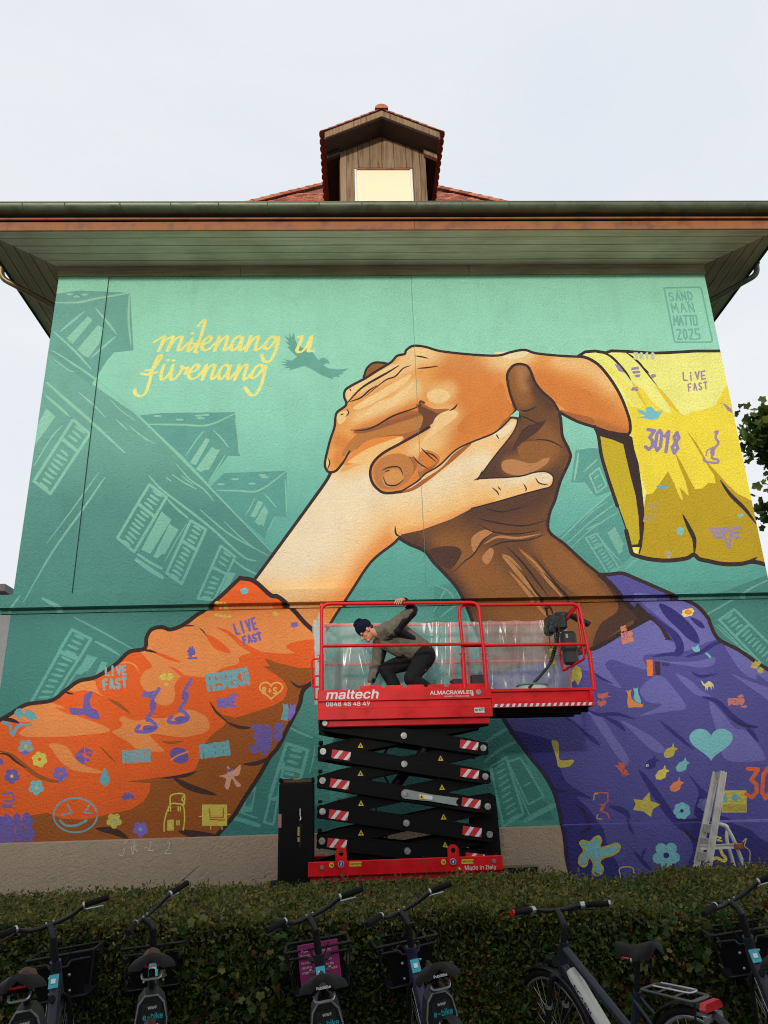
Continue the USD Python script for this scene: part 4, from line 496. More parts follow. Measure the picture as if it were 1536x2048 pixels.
# --- lettering, bird, signature
NIB = math.radians(-20)
def pen(part, col, F, pts, a=7.6, b=3.3):
    p = spline(F(pts), 7) if len(pts) > 2 else F(pts); c, s = math.cos(-NIB), math.sin(-NIB); R = np.array([[c, -s], [s, c]])
    q = (p @ R.T) * (1 / a, 1 / b); g = LineString(q).buffer(.5, 6); g = affinity.scale(g, a, b, origin=(0, 0))
    return affinity.affine_transform(g, [c, s, -s, c, 0, 0])
LET = [[(218, 206), (250, 185), (284, 170), (270, 210), (246, 262)], [(246, 262), (280, 205), (330, 170), (338, 178), (318, 225), (303, 262)], [(303, 262), (345, 195), (388, 170), (396, 182), (378, 235), (374, 258), (395, 252), (438, 208)], [(462, 184), (445, 225), (433, 258), (448, 258), (482, 222)], [(462, 148), (465, 152)],
       [(503, 100), (528, 72), (543, 66), (538, 100), (505, 205), (480, 262), (492, 272)], [(466, 214), (510, 218), (548, 212)], [(522, 226), (568, 205), (584, 180), (570, 168), (540, 192), (522, 232), (540, 258), (575, 245), (625, 196)], [(636, 168), (622, 215), (606, 262)], [(608, 250), (650, 190), (682, 168), (688, 180), (672, 232), (668, 258), (690, 248), (714, 222)],
       [(780, 182), (760, 168), (728, 192), (712, 240), (726, 258), (758, 232), (786, 176)], [(786, 176), (772, 228), (768, 256), (785, 252), (806, 228)], [(836, 166), (822, 215), (806, 262)], [(808, 252), (850, 190), (880, 168), (886, 180), (870, 232), (868, 256), (885, 252), (924, 222)],
       [(1000, 186), (982, 170), (950, 186), (926, 232), (938, 250), (972, 226), (1012, 172), (1008, 215), (988, 280), (958, 328), (925, 328), (906, 286)], [(1140, 172), (1164, 170), (1152, 210), (1132, 258), (1155, 270), (1190, 240), (1226, 168)], [(1226, 168), (1216, 225), (1206, 262), (1236, 262)],
       [(182, 414), (228, 358), (264, 305), (256, 288), (236, 312), (206, 390), (186, 468), (165, 528), (130, 552), (98, 536), (95, 508)], [(136, 406), (180, 414), (236, 398)], [(163, 386), (200, 384)], [(282, 352), (264, 405), (264, 442), (286, 440), (320, 398), (340, 352)], [(340, 352), (326, 405), (326, 444), (350, 440), (384, 402), (402, 364)], [(394, 360), (410, 374), (434, 368), (416, 408), (442, 396)], [(306, 320), (309, 322)], [(341, 322), (344, 324)],
       [(440, 402), (488, 384), (504, 360), (484, 350), (452, 384), (440, 425), (460, 442), (500, 424), (542, 372)], [(552, 350), (538, 400), (526, 446)], [(530, 430), (568, 368), (600, 350), (606, 362), (590, 412), (588, 442), (606, 434), (634, 400)], [(696, 362), (676, 350), (645, 376), (630, 422), (644, 442), (676, 414), (706, 356)], [(706, 356), (692, 412), (690, 442), (706, 436), (734, 402)], [(762, 350), (748, 400), (734, 448)], [(738, 432), (776, 370), (806, 350), (812, 364), (796, 414), (794, 444), (812, 438), (842, 406)], [(918, 368), (896, 350), (866, 370), (840, 416), (852, 436), (888, 410), (930, 356), (924, 402), (902, 484), (868, 540), (834, 542), (800, 494)]]
put('painted_lettering', G_LET, unary_union([pen(0, 0, D5, q) for q in LET]))
BIRD = [(1085, 140), (1098, 178), (1113, 140), (1120, 185), (1135, 225), (1160, 240), (1190, 245), (1235, 272), (1270, 320), (1302, 304), (1330, 318), (1344, 345), (1322, 340), (1300, 355), (1340, 375), (1400, 380), (1465, 374), (1420, 400), (1438, 402), (1398, 420), (1412, 428), (1370, 428), (1360, 442), (1290, 418), (1220, 375), (1180, 357), (1120, 376), (1078, 388), (1092, 372), (1046, 372), (1072, 360), (1028, 350), (1068, 344), (1026, 330), (1074, 332), (1042, 314), (1100, 325), (1132, 300), (1100, 268), (1068, 232), (1088, 236), (1058, 198), (1082, 206), (1054, 168), (1084, 182)]
LAYERS.insert(-1, ('painted_bird', lin((.135, .40, .325)), Polygon(D5(BIRD)).buffer(0), None))
SG = lin((.17, .44, .355))
put('painted_signature', SG, LineString(D6([(182, 168), (640, 158), (668, 175), (810, 850), (795, 872), (335, 876), (318, 850), (182, 168)])).buffer(1.6))
letters('painted_signature', SG, 'SAND', D6, 262, 335, 105, 2.8, .92, .68, -2, slant=-.32); letters('painted_signature', SG, 'MAN', D6, 300, 490, 118, 2.8, 1.0, .76, -2, slant=-.32); letters('painted_signature', SG, 'MATTO', D6, 318, 655, 122, 3.2, .72, .55, -1, slant=-.2); letters('painted_signature', SG, '2025', D6, 358, 838, 130, 3.2, .78, .6, -1, slant=-.2)
for x, y in ((358, 205), (385, 203), (470, 352), (500, 350)): put('painted_signature', SG, Point(*D6([(x, y)])[0]).buffer(1.6))
# ---------------------------------------------------------------- the painted house: wall, ledge, plinth with the mural on them
PROUD, LEDGE, PLINTH = 0.018, 0.15, 0.05           # how far the strips, the ledge and the plinth stand out
house = thing('corner_house', 'tall plastered house whose whole gable wall carries a mural of three clasped hands', 'house')
def upr(x, z, Y):                                   # wall point to photograph pixel
    d = np.stack([np.broadcast_to(x, np.shape(z)), np.broadcast_to(Y, np.shape(z)), z], -1) - EYE; w = d @ FW
    return np.stack([768 + FPX * (d @ RT) / w, 1024 - FPX * (d @ UP) / w], -1)
Z_L0, Z_L1 = 4.30, 4.49                             # ledge front face
SEAM_L, SEAM_C, SEAM_R = float(on_y(184, 850, DW)[0]), float(on_y(838, 870, DW)[0]), float(on_y(1335, 660, DW)[0])
def pxbox(x0, x1, z0, z1, Y):
    return Polygon(upr(np.array([x0, x1, x1, x0]), np.array([z0, z0, z1, z1]), Y))
G = 0.0045
BANDS = [(XL, SEAM_L - G, Z_L1, Z_EAVE, PROUD), (SEAM_L + G, SEAM_C - G, Z_L1, Z_EAVE, 0.0), (SEAM_C + G * .5, XR, Z_L1, Z_EAVE, 0.004),
         (XL - .14, XR + .14, Z_L0, Z_L1, LEDGE), (XL, XR, Z_PL, Z_L0, 0.0), (XL - .03, XR + .03, GZ - .1, Z_PL, PLINTH)]
# the bare plaster of the plinth, left of the violet sleeve
_pl = pxbox(XL - .2, XR + .2, GZ - .2, Z_PL, DW - PLINTH)
CONC = lin((.43, .33, .235))
LAYERS.insert(next(i for i, l in enumerate(LAYERS) if l[0] == 'painted_violet_sleeve'), ('plinth_plaster', CONC, _pl.difference(vs.buffer(4)), None))
done, PAINT = None, {}
for part, col, shape, cell in reversed(LAYERS):     # topmost paint first, each layer keeps what is still bare
    free = shape if done is None else shape.difference(done)
    done = shape if done is None else unary_union([done, shape]) if len(shape.exterior.coords if shape.geom_type == 'Polygon' else [0] * 9) > 0 else done
    if free.is_empty: continue
    PAINT.setdefault(part, []).append((col, free, cell))
def polys(g):
    if g.geom_type == 'Polygon': return [g]
    return [q for h in getattr(g, 'geoms', []) for q in polys(h)]
import mapbox_earcut
def tri2d(p):
    rings = [np.asarray(p.exterior.coords)[:-1]] + [np.asarray(r.coords)[:-1] for r in p.interiors]
    v = np.vstack(rings); f = mapbox_earcut.triangulate_float64(v, np.cumsum([len(r) for r in rings]).astype(np.uint32)).reshape(-1, 3)
    return v, f
def cells_of(p, c):
    x0, y0, x1, y1 = p.bounds
    xs, ys_ = np.arange(math.floor(x0 / c), math.ceil(x1 / c)) * c, np.arange(math.floor(y0 / c), math.ceil(y1 / c)) * c
    X, Y = (a.ravel() for a in np.meshgrid(xs, ys_)); b = shapely.box(X, Y, X + c, Y + c); shapely.prepare(p)
    b = b[shapely.intersects(p, b)]; ins = shapely.contains(p, b)
    return list(b[ins]) + [q for g in shapely.intersection(p, b[~ins]) for q in polys(g)]
plaster_nodes = {'a': ('attribute', {'attribute': 'paint'}), 'g': ('geometry', {}),
    'n': ('noise_texture', {'scale': 2.2, 'detail': 8, 'roughness': 0.62}), 'nr': ('rgb_ramp', {'ramp': [(0.3, (.94, .94, .94)), (0.5, (1, 1, 1)), (0.72, (1.03, 1.03, 1.03))]}),
    'f': ('noise_texture', {'scale': 34, 'detail': 4, 'roughness': 0.7}), 'fr': ('rgb_ramp', {'ramp': [(0.3, (.90, .90, .90)), (0.48, (1, 1, 1)), (0.7, (1.03, 1.03, 1.03))]}),
    'sm': ('mapping', {'scale': (3.2, 3.2, .22)}), 'sn': ('noise_texture', {'scale': 1.0, 'detail': 5, 'roughness': .6}), 'sr': ('rgb_ramp', {'ramp': [(.32, (.87, .86, .84)), (.50, (1, 1, 1)), (.75, (1.02, 1.02, 1.02))]}), 'm3': ('mix', {'mix_type': 'multiply', 'fac': .35}),
    'm1': ('mix', {'mix_type': 'multiply', 'fac': 1.0}), 'm2': ('mix', {'mix_type': 'multiply', 'fac': 1.0}),
    'v': ('noise_texture', {'scale': 30, 'detail': 3, 'roughness': 0.55, 'distortion': 0.6}), 'w': ('noise_texture', {'scale': 95, 'detail': 2, 'roughness': 0.5}), 'wm': ('math', {'math_type': 'multiply_add', 'value2': 0.35}),
    'b': ('bump', {'strength': 1.0, 'distance': 0.025}), 'p': ('principled_bsdf', {'roughness': 0.62, 'specular_ior_level': 0.35})}
plaster_m = usdkit.material(stage, '/World/Looks/painted_plaster', plaster_nodes,
    [('g.position', 'n.vector'), ('g.position', 'f.vector'), ('g.position', 'v.vector'), ('g.position', 'w.vector'), ('n.fac', 'nr.fac'), ('f.fac', 'fr.fac'), ('a.color', 'm1.color1'), ('nr.color', 'm1.color2'), ('m1.color', 'm2.color1'), ('fr.color', 'm2.color2'), ('g.position', 'sm.vector'), ('sm.vector', 'sn.vector'), ('sn.fac', 'sr.fac'), ('m2.color', 'm3.color1'), ('sr.color', 'm3.color2'), ('m3.color', 'p.base_color'),
     ('w.fac', 'wm.value1'), ('v.fac', 'wm.value3'), ('wm.value', 'b.height'), ('b.normal', 'p.normal')], surface='p.BSDF')
def painted(name, parent, V, F_, C, mat_=plaster_m, **k):
    o = obj(name, (V, F_), mat_, parent, **k)
    UsdGeom.PrimvarsAPI(o).CreatePrimvar('paint', Sdf.ValueTypeNames.Color3fArray, 'vertex').Set(Vt.Vec3fArray.FromNumpy(np.asarray(C, np.float32)))
    return o
wall_core = obj('wall', [bx(XL + .001, XR - .001, DW + .02, DW + 12, GZ - .1, Z_EAVE + .2), bx(XL, XL + .02, DW + .0015 - PROUD, DW + .02, Z_L1, Z_EAVE + .1), bx(XR - .02, XR, DW, DW + .02, Z_L1, Z_EAVE + .1)], mat('bare_wall_plaster', (.16, .40, .33), .9, .2, bump=.004), house)
MIR = np.array([[0, 2, 1]])
for part, items in PAINT.items():
    VV, FF, CC, n = [], [], [], 0
    for bx0, bx1, bz0, bz1, off in BANDS:
        Y = DW - off; win = pxbox(bx0, bx1, bz0, bz1, Y)
        for col, free, cell in items:
            if not free.intersects(win): continue
            g = free.intersection(win)
            for p in polys(g):
                if p.area < .05: continue
                for q in (cells_of(p, cell or 40) if callable(col) else [p]):
                    for q in polys(q):
                        if q.area < .01: continue
                        v, f = tri2d(q); w = on_y(v[:, 0], v[:, 1], Y)
                        c = col(v) if callable(col) else np.repeat(np.asarray(col)[None], len(v), 0)
                        if len(f) and np.cross(w[f[0][1]] - w[f[0][0]], w[f[0][2]] - w[f[0][0]])[1] > 0: f = f[:, [0, 2, 1]]
                        VV.append(w); FF.append(f + n); CC.append(c); n += len(v)
    if n: painted(part, wall_core, np.vstack(VV), np.vstack(FF), np.vstack(CC))
# returns of the ledge and the plinth keep the colour of the paint above them
def strip_cols(z, Y):
    xs = np.linspace(XL - .14, XR + .14, 420); px = upr(xs, np.full_like(xs, z), Y); pts = shapely.points(px); out = np.tile(np.asarray(T_LOW), (len(xs), 1)); left = np.ones(len(xs), bool)
    for part, items in PAINT.items():
        for col, free, cell in items:
            if not left.any(): return xs, out
            b = free.bounds
            if b[3] < px[:, 1].min() or b[1] > px[:, 1].max(): continue
            hit = left & shapely.contains(free, pts)
            if hit.any(): out[hit] = col(px[hit]) if callable(col) else col; left &= ~hit
    return xs, out
def return_strip(name, zf, Yf, zb, Yb, up):
    xs, c = strip_cols(zf + (.01 if not up else -.01), Yf); n = len(xs)
    V = np.vstack([np.stack([xs, np.full(n, Yf), np.full(n, zf)], 1), np.stack([xs, np.full(n, Yb), np.full(n, zb)], 1)])
    F_ = [(i, i + 1, n + i + 1) for i in range(n - 1)] + [(i, n + i + 1, n + i) for i in range(n - 1)]; F_ = np.array(F_)
    if not up: F_ = F_[:, [0, 2, 1]]
    painted(name, wall_core, V, F_, np.vstack([c, c]))
return_strip('ledge_top', Z_L1, DW - LEDGE, Z_L1 + .03, DW + .01, True)
return_strip('ledge_underside', Z_L0, DW - LEDGE, Z_L0, DW - .05, False); 
return_strip('ledge_moulding', Z_L0, DW - .05, Z_L0 - .06, DW - .03, False)
return_strip('ledge_foot', Z_L0 - .06, DW - .03, Z_L0 - .065, DW + .01, False)
return_strip('plinth_top', Z_PL, DW - PLINTH, Z_PL + .02, DW + .01, True)
for x0, x1 in ((XL - .14, XL), (XR, XR + .14)): obj('ledge_return', bx(x0 + .001, x1 - .001, DW - LEDGE + .002, DW + 8, Z_L0 + .001, Z_L1 - .001), mat('ledge_teal' + ('' if x0 < 0 else '_end'), T_LOW, .7, .1), wall_core)
# ---------------------------------------------------------------- eaves, roof, dormer

wood_dark = mat('dark_timber', srgb(52, 40, 32), .85, .3, 5, bump=.002, bscale=90)  # one dark tone for backings, side boards and the dormer underside
fascia_m = mat('fascia_brown_paint', srgb(146, 88, 48), .6, .3, 4, bump=.001, bscale=60, col2=srgb(104, 60, 34))
def striped(name, c, d, rough=.7, sc=(1.2, 30, 30), var=.06):     # painted wood with grain along x
    return usdkit.material(stage, '/World/Looks/' + name, {'g': ('geometry', {}), 'm': ('mapping', {'scale': sc}), 'n': ('noise_texture', {'scale': 1.0, 'detail': 6, 'roughness': .65}), 'n2': ('noise_texture', {'scale': 1.3, 'detail': 3}),
        'r': ('rgb_ramp', {'ramp': [(.32, d), (.55, c), (.8, np.minimum(c * 1.15, .9))]}), 'r2': ('rgb_ramp', {'ramp': [(.3, (.78, .76, .72)), (.6, (1, 1, 1))]}), 'x': ('mix', {'mix_type': 'multiply', 'fac': 1.0}), 'oi': ('object_info', {}), 'rr': ('map_range', {'to_min': 1 - var, 'to_max': 1 + var}), 'x2': ('mix', {'mix_type': 'multiply', 'fac': 1.0}), 'cc': ('combine_color', {}),
        'b': ('bump', {'strength': .6, 'distance': .002}), 'p': ('principled_bsdf', {'roughness': rough, 'specular_ior_level': .35})},
        [('g.position', 'm.vector'), ('m.vector', 'n.vector'), ('g.position', 'n2.vector'), ('n.fac', 'r.fac'), ('n2.fac', 'r2.fac'), ('r.color', 'x.color1'), ('r2.color', 'x.color2'), ('oi.random', 'rr.value'), ('rr.result', 'cc.r'), ('rr.result', 'cc.g'), ('rr.result', 'cc.b'), ('x.color', 'x2.color1'), ('cc.color', 'x2.color2'), ('x2.color', 'p.base_color'), ('n.fac', 'b.height'), ('b.normal', 'p.normal')], surface='p.BSDF')
wood_grey = striped('weathered_board', srgb(150, 124, 96), srgb(104, 82, 60), .85, (28, 28, 1.6), .12)
soffit_m = striped('eaves_front_paint', srgb(226, 206, 186), srgb(202, 182, 160))  # warm pale tone set against green light bounced from the wall
soffit_s = striped('eaves_side_shaded', srgb(176, 156, 130), srgb(148, 128, 104), sc=(30, 1.2, 30))  # same eaves paint, darkened for the weaker light at the sides
frieze_m = striped('frieze_paint', srgb(166, 156, 126), srgb(136, 128, 100))
zinc_m = mat('gutter_patina', srgb(96, 104, 84), .45, .35, 3, metallic=.35, bump=.0015, bscale=30, col2=srgb(76, 82, 66))
tile_ms = [mat('clay_tile_%s' % n, srgb(*c), .8, .35, 9, bump=.003, bscale=70) for n, c in (('red', (164, 88, 64)), ('brown', (134, 74, 56)), ('orange', (186, 112, 78)))]
OV, ZS, Y_OUT = .93, 10.25, DW - .93
eaves = node('eaves', house)
def sub(name, mesh, m, par, **k): return obj(name, mesh, m, par, **k)
B0, NB = .185, 5
for k in range(NB):                                  # front boards, mitred at the corners, from outside in
    o0, o1 = k * B0 + .007, (k + 1) * B0 - .007
    y0, y1 = Y_OUT + o0, Y_OUT + o1
    pg = Polygon([(XL - OV + o0, y0), (XR + OV - o0, y0), (XR + OV - o1, y1), (XL - OV + o1, y1)])
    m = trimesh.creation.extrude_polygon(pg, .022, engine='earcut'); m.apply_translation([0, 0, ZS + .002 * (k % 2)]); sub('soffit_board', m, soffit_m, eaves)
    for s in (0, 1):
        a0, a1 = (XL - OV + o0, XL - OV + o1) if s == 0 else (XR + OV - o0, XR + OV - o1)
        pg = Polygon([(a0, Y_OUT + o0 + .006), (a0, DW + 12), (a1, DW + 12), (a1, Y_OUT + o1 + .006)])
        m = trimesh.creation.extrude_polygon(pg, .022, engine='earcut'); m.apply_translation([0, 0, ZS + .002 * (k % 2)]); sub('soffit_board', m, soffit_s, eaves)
sub('soffit_backing', bx(XL - OV, XR + OV, Y_OUT, DW + 12, ZS + .028, ZS + .05), wood_dark, eaves)
fx = [XL - .02, float(on_y(482, 545, DW)[0]), float(on_y(938, 545, DW)[0]), XR + .02]
for a, b in zip(fx, fx[1:]): sub('frieze_board', rbx(a + .002, b - .002, DW - .045, DW + .03, Z_EAVE, ZS + .004, .006), frieze_m, eaves)
for s in (0, 1):
    x0, x1 = (XL - .045, XL + .02) if s == 0 else (XR - .02, XR + .045)
    sub('frieze_board', bx(x0, x1, DW + .032, DW + 12, Z_EAVE + .002, ZS + .003), soffit_s, eaves)
for a, b in ((XL - OV, float(on_y(829, 448, Y_OUT)[0])), (float(on_y(829, 448, Y_OUT)[0]), XR + OV)):
    sub('fascia_board', rbx(a + .002, b - .002, Y_OUT - .025, Y_OUT + .004, ZS - .022, ZS + .145, .004), fascia_m, eaves)
sub('fascia_batten', rbx(XL - OV, XR + OV, Y_OUT - .06, Y_OUT - .02, ZS + .166, ZS + .20, .004), fascia_m, eaves)
for x in (XL - OV, XR + OV): sub('fascia_board', bx(x - .025, x + .004, Y_OUT, DW + 12, ZS - .03, ZS + .2) if x < 0 else bx(x - .004, x + .025, Y_OUT, DW + 12, ZS - .03, ZS + .2), wood_dark, eaves)
sub('gutter_board', bx(XL - OV, XR + OV, Y_OUT + .006, Y_OUT + .024, ZS + .08, ZS + .42), wood_dark, eaves)  # dark strip painting the shadow gap below the gutter
# gutter: an open half-round channel with seams and rolled front edge
gut = node('gutter', house); GR, GZc = .112, ZS + .345
def channel(p0, p1, out):
    a = np.linspace(math.pi, 2 * math.pi, 15); r2 = GR - .006; out = np.asarray(out, float); ring = []
    for r in (GR, r2): ring.append(np.stack([r * np.cos(a), r * np.sin(a)], 1))
    prof = Polygon(np.vstack([ring[0], ring[1][::-1]])); m = trimesh.creation.extrude_polygon(prof, float(np.linalg.norm(np.subtract(p1, p0))), engine='earcut')
    ax = np.subtract(p1, p0); ax = ax / np.linalg.norm(ax); side = np.cross([0, 0, 1.0], ax); v = m.vertices.copy()
    m.vertices = np.asarray(p0) + v[:, :1] * side + v[:, 1:2] * np.array([0, 0, 1.0]) + v[:, 2:] * ax; return m
gy = Y_OUT - .02 - GR
sub('channel', [channel((XL - OV - .1, gy, GZc), (XR + OV + .1, gy, GZc), 0), cyl((XL - OV - .1, gy - GR, GZc), (XR + OV + .1, gy - GR, GZc), .011, 8)], zinc_m, gut, smooth=40)
for x, ya, yb in ((XL - OV - GR - .03, gy, DW + 12), (XR + OV + GR + .03, gy, DW + 12)):
    sub('channel', [channel((x, ya, GZc), (x, yb, GZc), 0), cyl((x + (-GR if x < 0 else GR), ya, GZc), (x + (-GR if x < 0 else GR), yb, GZc), .011, 8)], zinc_m, gut, smooth=40)
for px_ in (42, 127, 238, 340, 436, 534, 638, 724, 834, 926, 1020, 1112, 1214, 1312, 1413, 1500):
    x = float(on_y(px_, 420, gy - GR)[0]); a = np.linspace(math.pi, 2 * math.pi, 12)
    sub('gutter_bracket', tube(np.stack([np.full(12, x), gy + (GR + .003) * np.cos(a), GZc + (GR + .003) * np.sin(a)], 1), .008, 5), zinc_m, gut)
pipe_m = mat('downpipe_metal', srgb(120, 104, 74), .4, .3, 5, metallic=.5)
for s in (0, 1):
    gx, wx = (XL - OV - GR - .03, XL - .07) if s == 0 else (XR + OV + GR + .03, XR + .07)
    path = arc([(gx, 11.15, GZc - .1), (gx, 11.18, GZc - .40), (gx + (wx - gx) * .25, 11.24, GZc - .52), (wx, 11.75, GZc - .75), (wx, 11.80, GZc - 1.2), (wx, 11.80, GZ)], .14, 6)
    sub('downpipe', [tube(path, .05, 12), cyl((gx, 11.15, GZc - .2), (gx, 11.15, GZc - .09), .062, 12)], pipe_m if s == 0 else zinc_m, house, smooth=40)
# main roof: kicked eaves, then steep hips
roof = node('roof', house); RX0, RX1, RY0, RZ0 = XL - OV + .03, XR + OV - .03, Y_OUT + .03, ZS + .17
KT, KZ, SL = 1.3, .66, 1.28
RC, TH = (RX0 + RX1) / 2, (RX1 - RX0) / 2
def rz(t): return RZ0 + (t / KT * KZ if t < KT else KZ + (t - KT) * SL)
TR = min(TH, 6.5) - .02
def ring(t, yb=DW + 12.9): return [(RX0 + t, RY0 + t, rz(t)), (RX1 - t, RY0 + t, rz(t)), (RX1 - t, yb - t, rz(t)), (RX0 + t, yb - t, rz(t))]
V = ring(0) + ring(KT) + ring(TR); F_ = []
for a, b in ((0, 4), (4, 8)):
    for i in range(4):
        j = (i + 1) % 4; F_ += [(a + i, a + j, b + j), (a + i, b + j, b + i)]
F_ += [(8, 9, 10), (8, 10, 11)]
sub('roof_deck', trimesh.Trimesh(V, F_, process=False), tile_ms[1], roof)
def tile(w=.17, l=.36, th=.014):                     # plain tile with a rounded foot, lying in xy, foot at -y
    a = np.linspace(math.pi, 2 * math.pi, 7); p = [(w / 2 * math.cos(q), -l / 2 + .03 + .03 * math.sin(q)) for q in a] + [(w / 2, l / 2), (-w / 2, l / 2)]
    return trimesh.creation.extrude_polygon(Polygon(p), th, engine='earcut')
TILE = tile(); n_t = 0; rest = []
ang = math.degrees(math.atan(SL)); row = .155
for r in range(34):                                  # rows up the steep front face
    d = r * row; t = KT + d * math.cos(math.radians(ang)); 
    if t > 5.6: break
    z = rz(t) + .03; x0, x1 = RX0 + t + .12, RX1 - t - .12; nx = int((x1 - x0) / .178)
    for i in range(nx):
        x = x0 + (i + .5) * (x1 - x0) / nx
        if -.55 < x < 1.8 and z < 13.4: continue
        m = place(TILE, (x, RY0 + t, z), ang - 4 + rng.normal(0, .8), rng.normal(0, .8), rng.normal(0, 1.0))
        pxy = upr(np.array([x]), np.array([z]), RY0 + t)[0]
        if 520 < pxy[0] < 1000 and pxy[1] < 416 and n_t < 296 and (pxy[0] < 660 or pxy[0] > 865): sub('roof_tile', m, tile_ms[int(rng.integers(3))], roof); n_t += 1
        else: rest.append(m)
kick = [place(TILE, (x, RY0 + t, rz(t) + .03), math.degrees(math.atan(KZ / KT)) - 4) for t in np.arange(.1, KT, .155) for x in np.arange(RX0 + t + .1, RX1 - t - .1, .178)]
sub('far_roof_tiles', rest + kick, tile_ms[0], roof, kind='stuff')
def half_pipe(l=.42, r0=.105, r1=.125):              # ridge tile: a half cone along +y
    a = np.linspace(0, math.pi, 9); v = []
    for y, r in ((0, r1), (l, r0)):
        for q, rr in ((a, r), (a[::-1], r - .018)): v += [(rr * math.cos(k), y, rr * math.sin(k) * .8) for k in q]
    v = np.array(v); n = 18; f = []
    for i in range(n): j = (i + 1) % n; f += [(i, j, n + j), (i, n + j, n + i)]
    for i in range(8): f += [(i, 17 - i, i + 1), (i + 1, 17 - i, 16 - i), (n + i, n + i + 1, n + 17 - i), (n + i + 1, n + 16 - i, n + 17 - i)]
    return trimesh.Trimesh(v, f, process=False)
HP = half_pipe()
for s in (0, 1):
    t = KT + .1
    while t < 6.2:
        x = RX0 + t if s == 0 else RX1 - t; d = np.array([1 if s == 0 else -1, 1, SL]); L = np.linalg.norm(d); d = d / L
        yaw = math.degrees(math.atan2(-d[0], d[1])); m = place(HP, rx=math.degrees(math.asin(d[2]))); m = place(m, (x, RY0 + t, rz(t) + .03), rz=yaw + rng.normal(0, 1))
        sub('hip_tile', m, tile_ms[int(rng.integers(3))], roof, smooth=35); t += .36 / L
# dormer
dorm = node('dormer', house)
DC, DYF, DYW = .615, 10.88, 11.3; TP = math.tan(math.radians(26.5)); ZR = 13.52                                    # centre, roof front, face; soffit ridge height
HWF, HWR = .79, 1.055
slope = lambda x: ZR - abs(x - DC) * TP
edges = [680, 693, 716, 740, 764, 788, 812, 825, 839, 851]; ex = [float(on_y(e, 320, DYW)[0]) for e in edges]
WX0, WX1, WZT = float(on_y(709, 337, DYW)[0]), float(on_y(824, 337, DYW)[0]), float(on_y(768, 336, DYW)[2])
GABLE = Polygon([(DC - HWF - .1, 10.9), (DC + HWF + .1, 10.9), (DC + HWF + .1, slope(DC + HWF + .1) - .006), (DC, ZR - .006), (DC - HWF - .1, slope(DC + HWF + .1) - .006)])
for a, b in zip(ex, ex[1:]):
    g = sbox(a + .004, 11.0, b - .004, 14.0).intersection(GABLE).difference(sbox(WX0 - .005, 10.9, WX1 + .005, WZT + .005))
    for q in polys(g):
        if q.area > .002: sub('face_board', plate(q, DYW + rng.uniform(-.004, .004), DYW + .03), wood_grey, dorm)
sub('face_backing', plate(Polygon([(DC - HWF + .02, 11), (DC + HWF - .02, 11), (DC + HWF - .02, slope(DC + HWF) - .02), (DC, ZR - .03), (DC - HWF + .02, slope(DC - HWF) - .02)]).difference(sbox(WX0 - .004, 10.9, WX1 + .004, WZT + .004)), DYW + .035, DYW + .06), wood_dark, dorm)
for s in (-1, 1): sub('cheek_wall', bx(DC + s * HWF - .02, DC + s * HWF + .02, DYW + .03, 13.1, 11.0, slope(DC + HWF) - .01), wood_dark, dorm)
win = node('window', dorm)
cream_m = mat('cream_pane_flat', lin((.88, .80, .55)), .5, .01, 2, spec=.3); white_m = mat('white_window_paint', (.8, .8, .78), .4, .05)
for a, b in ((WX0, WX0 + .035), (WX1 - .035, WX1)): sub('window_frame', bx(a, b, DYW - .004, DYW + .05, 11.05, WZT - .03), white_m, win)
sub('window_head', bx(WX0, WX1, DYW + .004, DYW + .05, WZT - .028, WZT), fascia_m, win)
sub('blind', bx(WX0 + .037, WX1 - .037, DYW + .022, DYW + .03, 11.05, WZT - .03), cream_m, win)  # window pane drawn as one flat bright cream sheet
# dormer roof: barge boards, soffit, tiles, ridge
for s in (-1, 1):
    q = Polygon([(DC, ZR + .155), (DC + s * HWR, ZR + .155 - HWR * TP), (DC + s * HWR, ZR + .02 - HWR * TP), (DC, ZR + .02)]); sub('barge_board', plate(q, DYF - .03, DYF), wood_grey, dorm)
    q = Polygon([(DC, ZR + .03), (DC + s * HWR, ZR + .03 - HWR * TP), (DC + s * HWR, ZR - HWR * TP), (DC, ZR)]); sub('roof_lining', plate(q, DYF + .002, 13.5), wood_dark, dorm)
    sub('eaves_board', bx(DC + s * (HWR - .012), DC + s * (HWR + .012), DYF - .028, 12.9, ZR - HWR * TP - .015, ZR - HWR * TP + .15), mat('eaves_red_brown' + ('' if s > 0 else '_left'), srgb(92, 46, 36), .7, .25), dorm)
    q = Polygon([(DC + s * HWF, slope(DC + HWF) - .02), (DC + s * (HWR - .02), slope(DC + HWR - .02) - .02), (DC + s * (HWR - .02), slope(DC + HWR) - .12), (DC + s * HWF, slope(DC + HWF) - .12)]); sub('purlin', plate(q, DYW - .1, DYW - .02), wood_grey if s > 0 else wood_dark, dorm)
    far = []; L = HWR / math.cos(math.atan(TP)) + .0; rows = int(L / .15)
    for r in range(rows):
        d = .02 + (rows - .5 - r) * L / rows; x = DC + s * d * math.cos(math.atan(TP)); z = ZR + .185 - d * math.sin(math.atan(TP)) + .02
        for c in range(15):
            m = place(TILE, rz=90 * s); m = place(m, ry=s * (math.degrees(math.atan(TP)) - 5) + rng.normal(0, .8), rx=rng.normal(0, .5)); m.apply_translation([x, DYF - .03 + .085 + c * .175, z])
            if c < 3: sub('roof_tile', m, tile_ms[int(rng.integers(3)) if r else 1], dorm)
            else: far.append(m)
    sub('far_roof_tiles', far, tile_ms[1], dorm, kind='stuff')
for k in range(7): sub('ridge_tile', place(HP, (DC, DYF - .06 + k * .36, ZR + .185 + .012 * (k % 2)), rx=0), tile_ms[2 if k == 0 else int(rng.integers(3))], dorm, smooth=35)
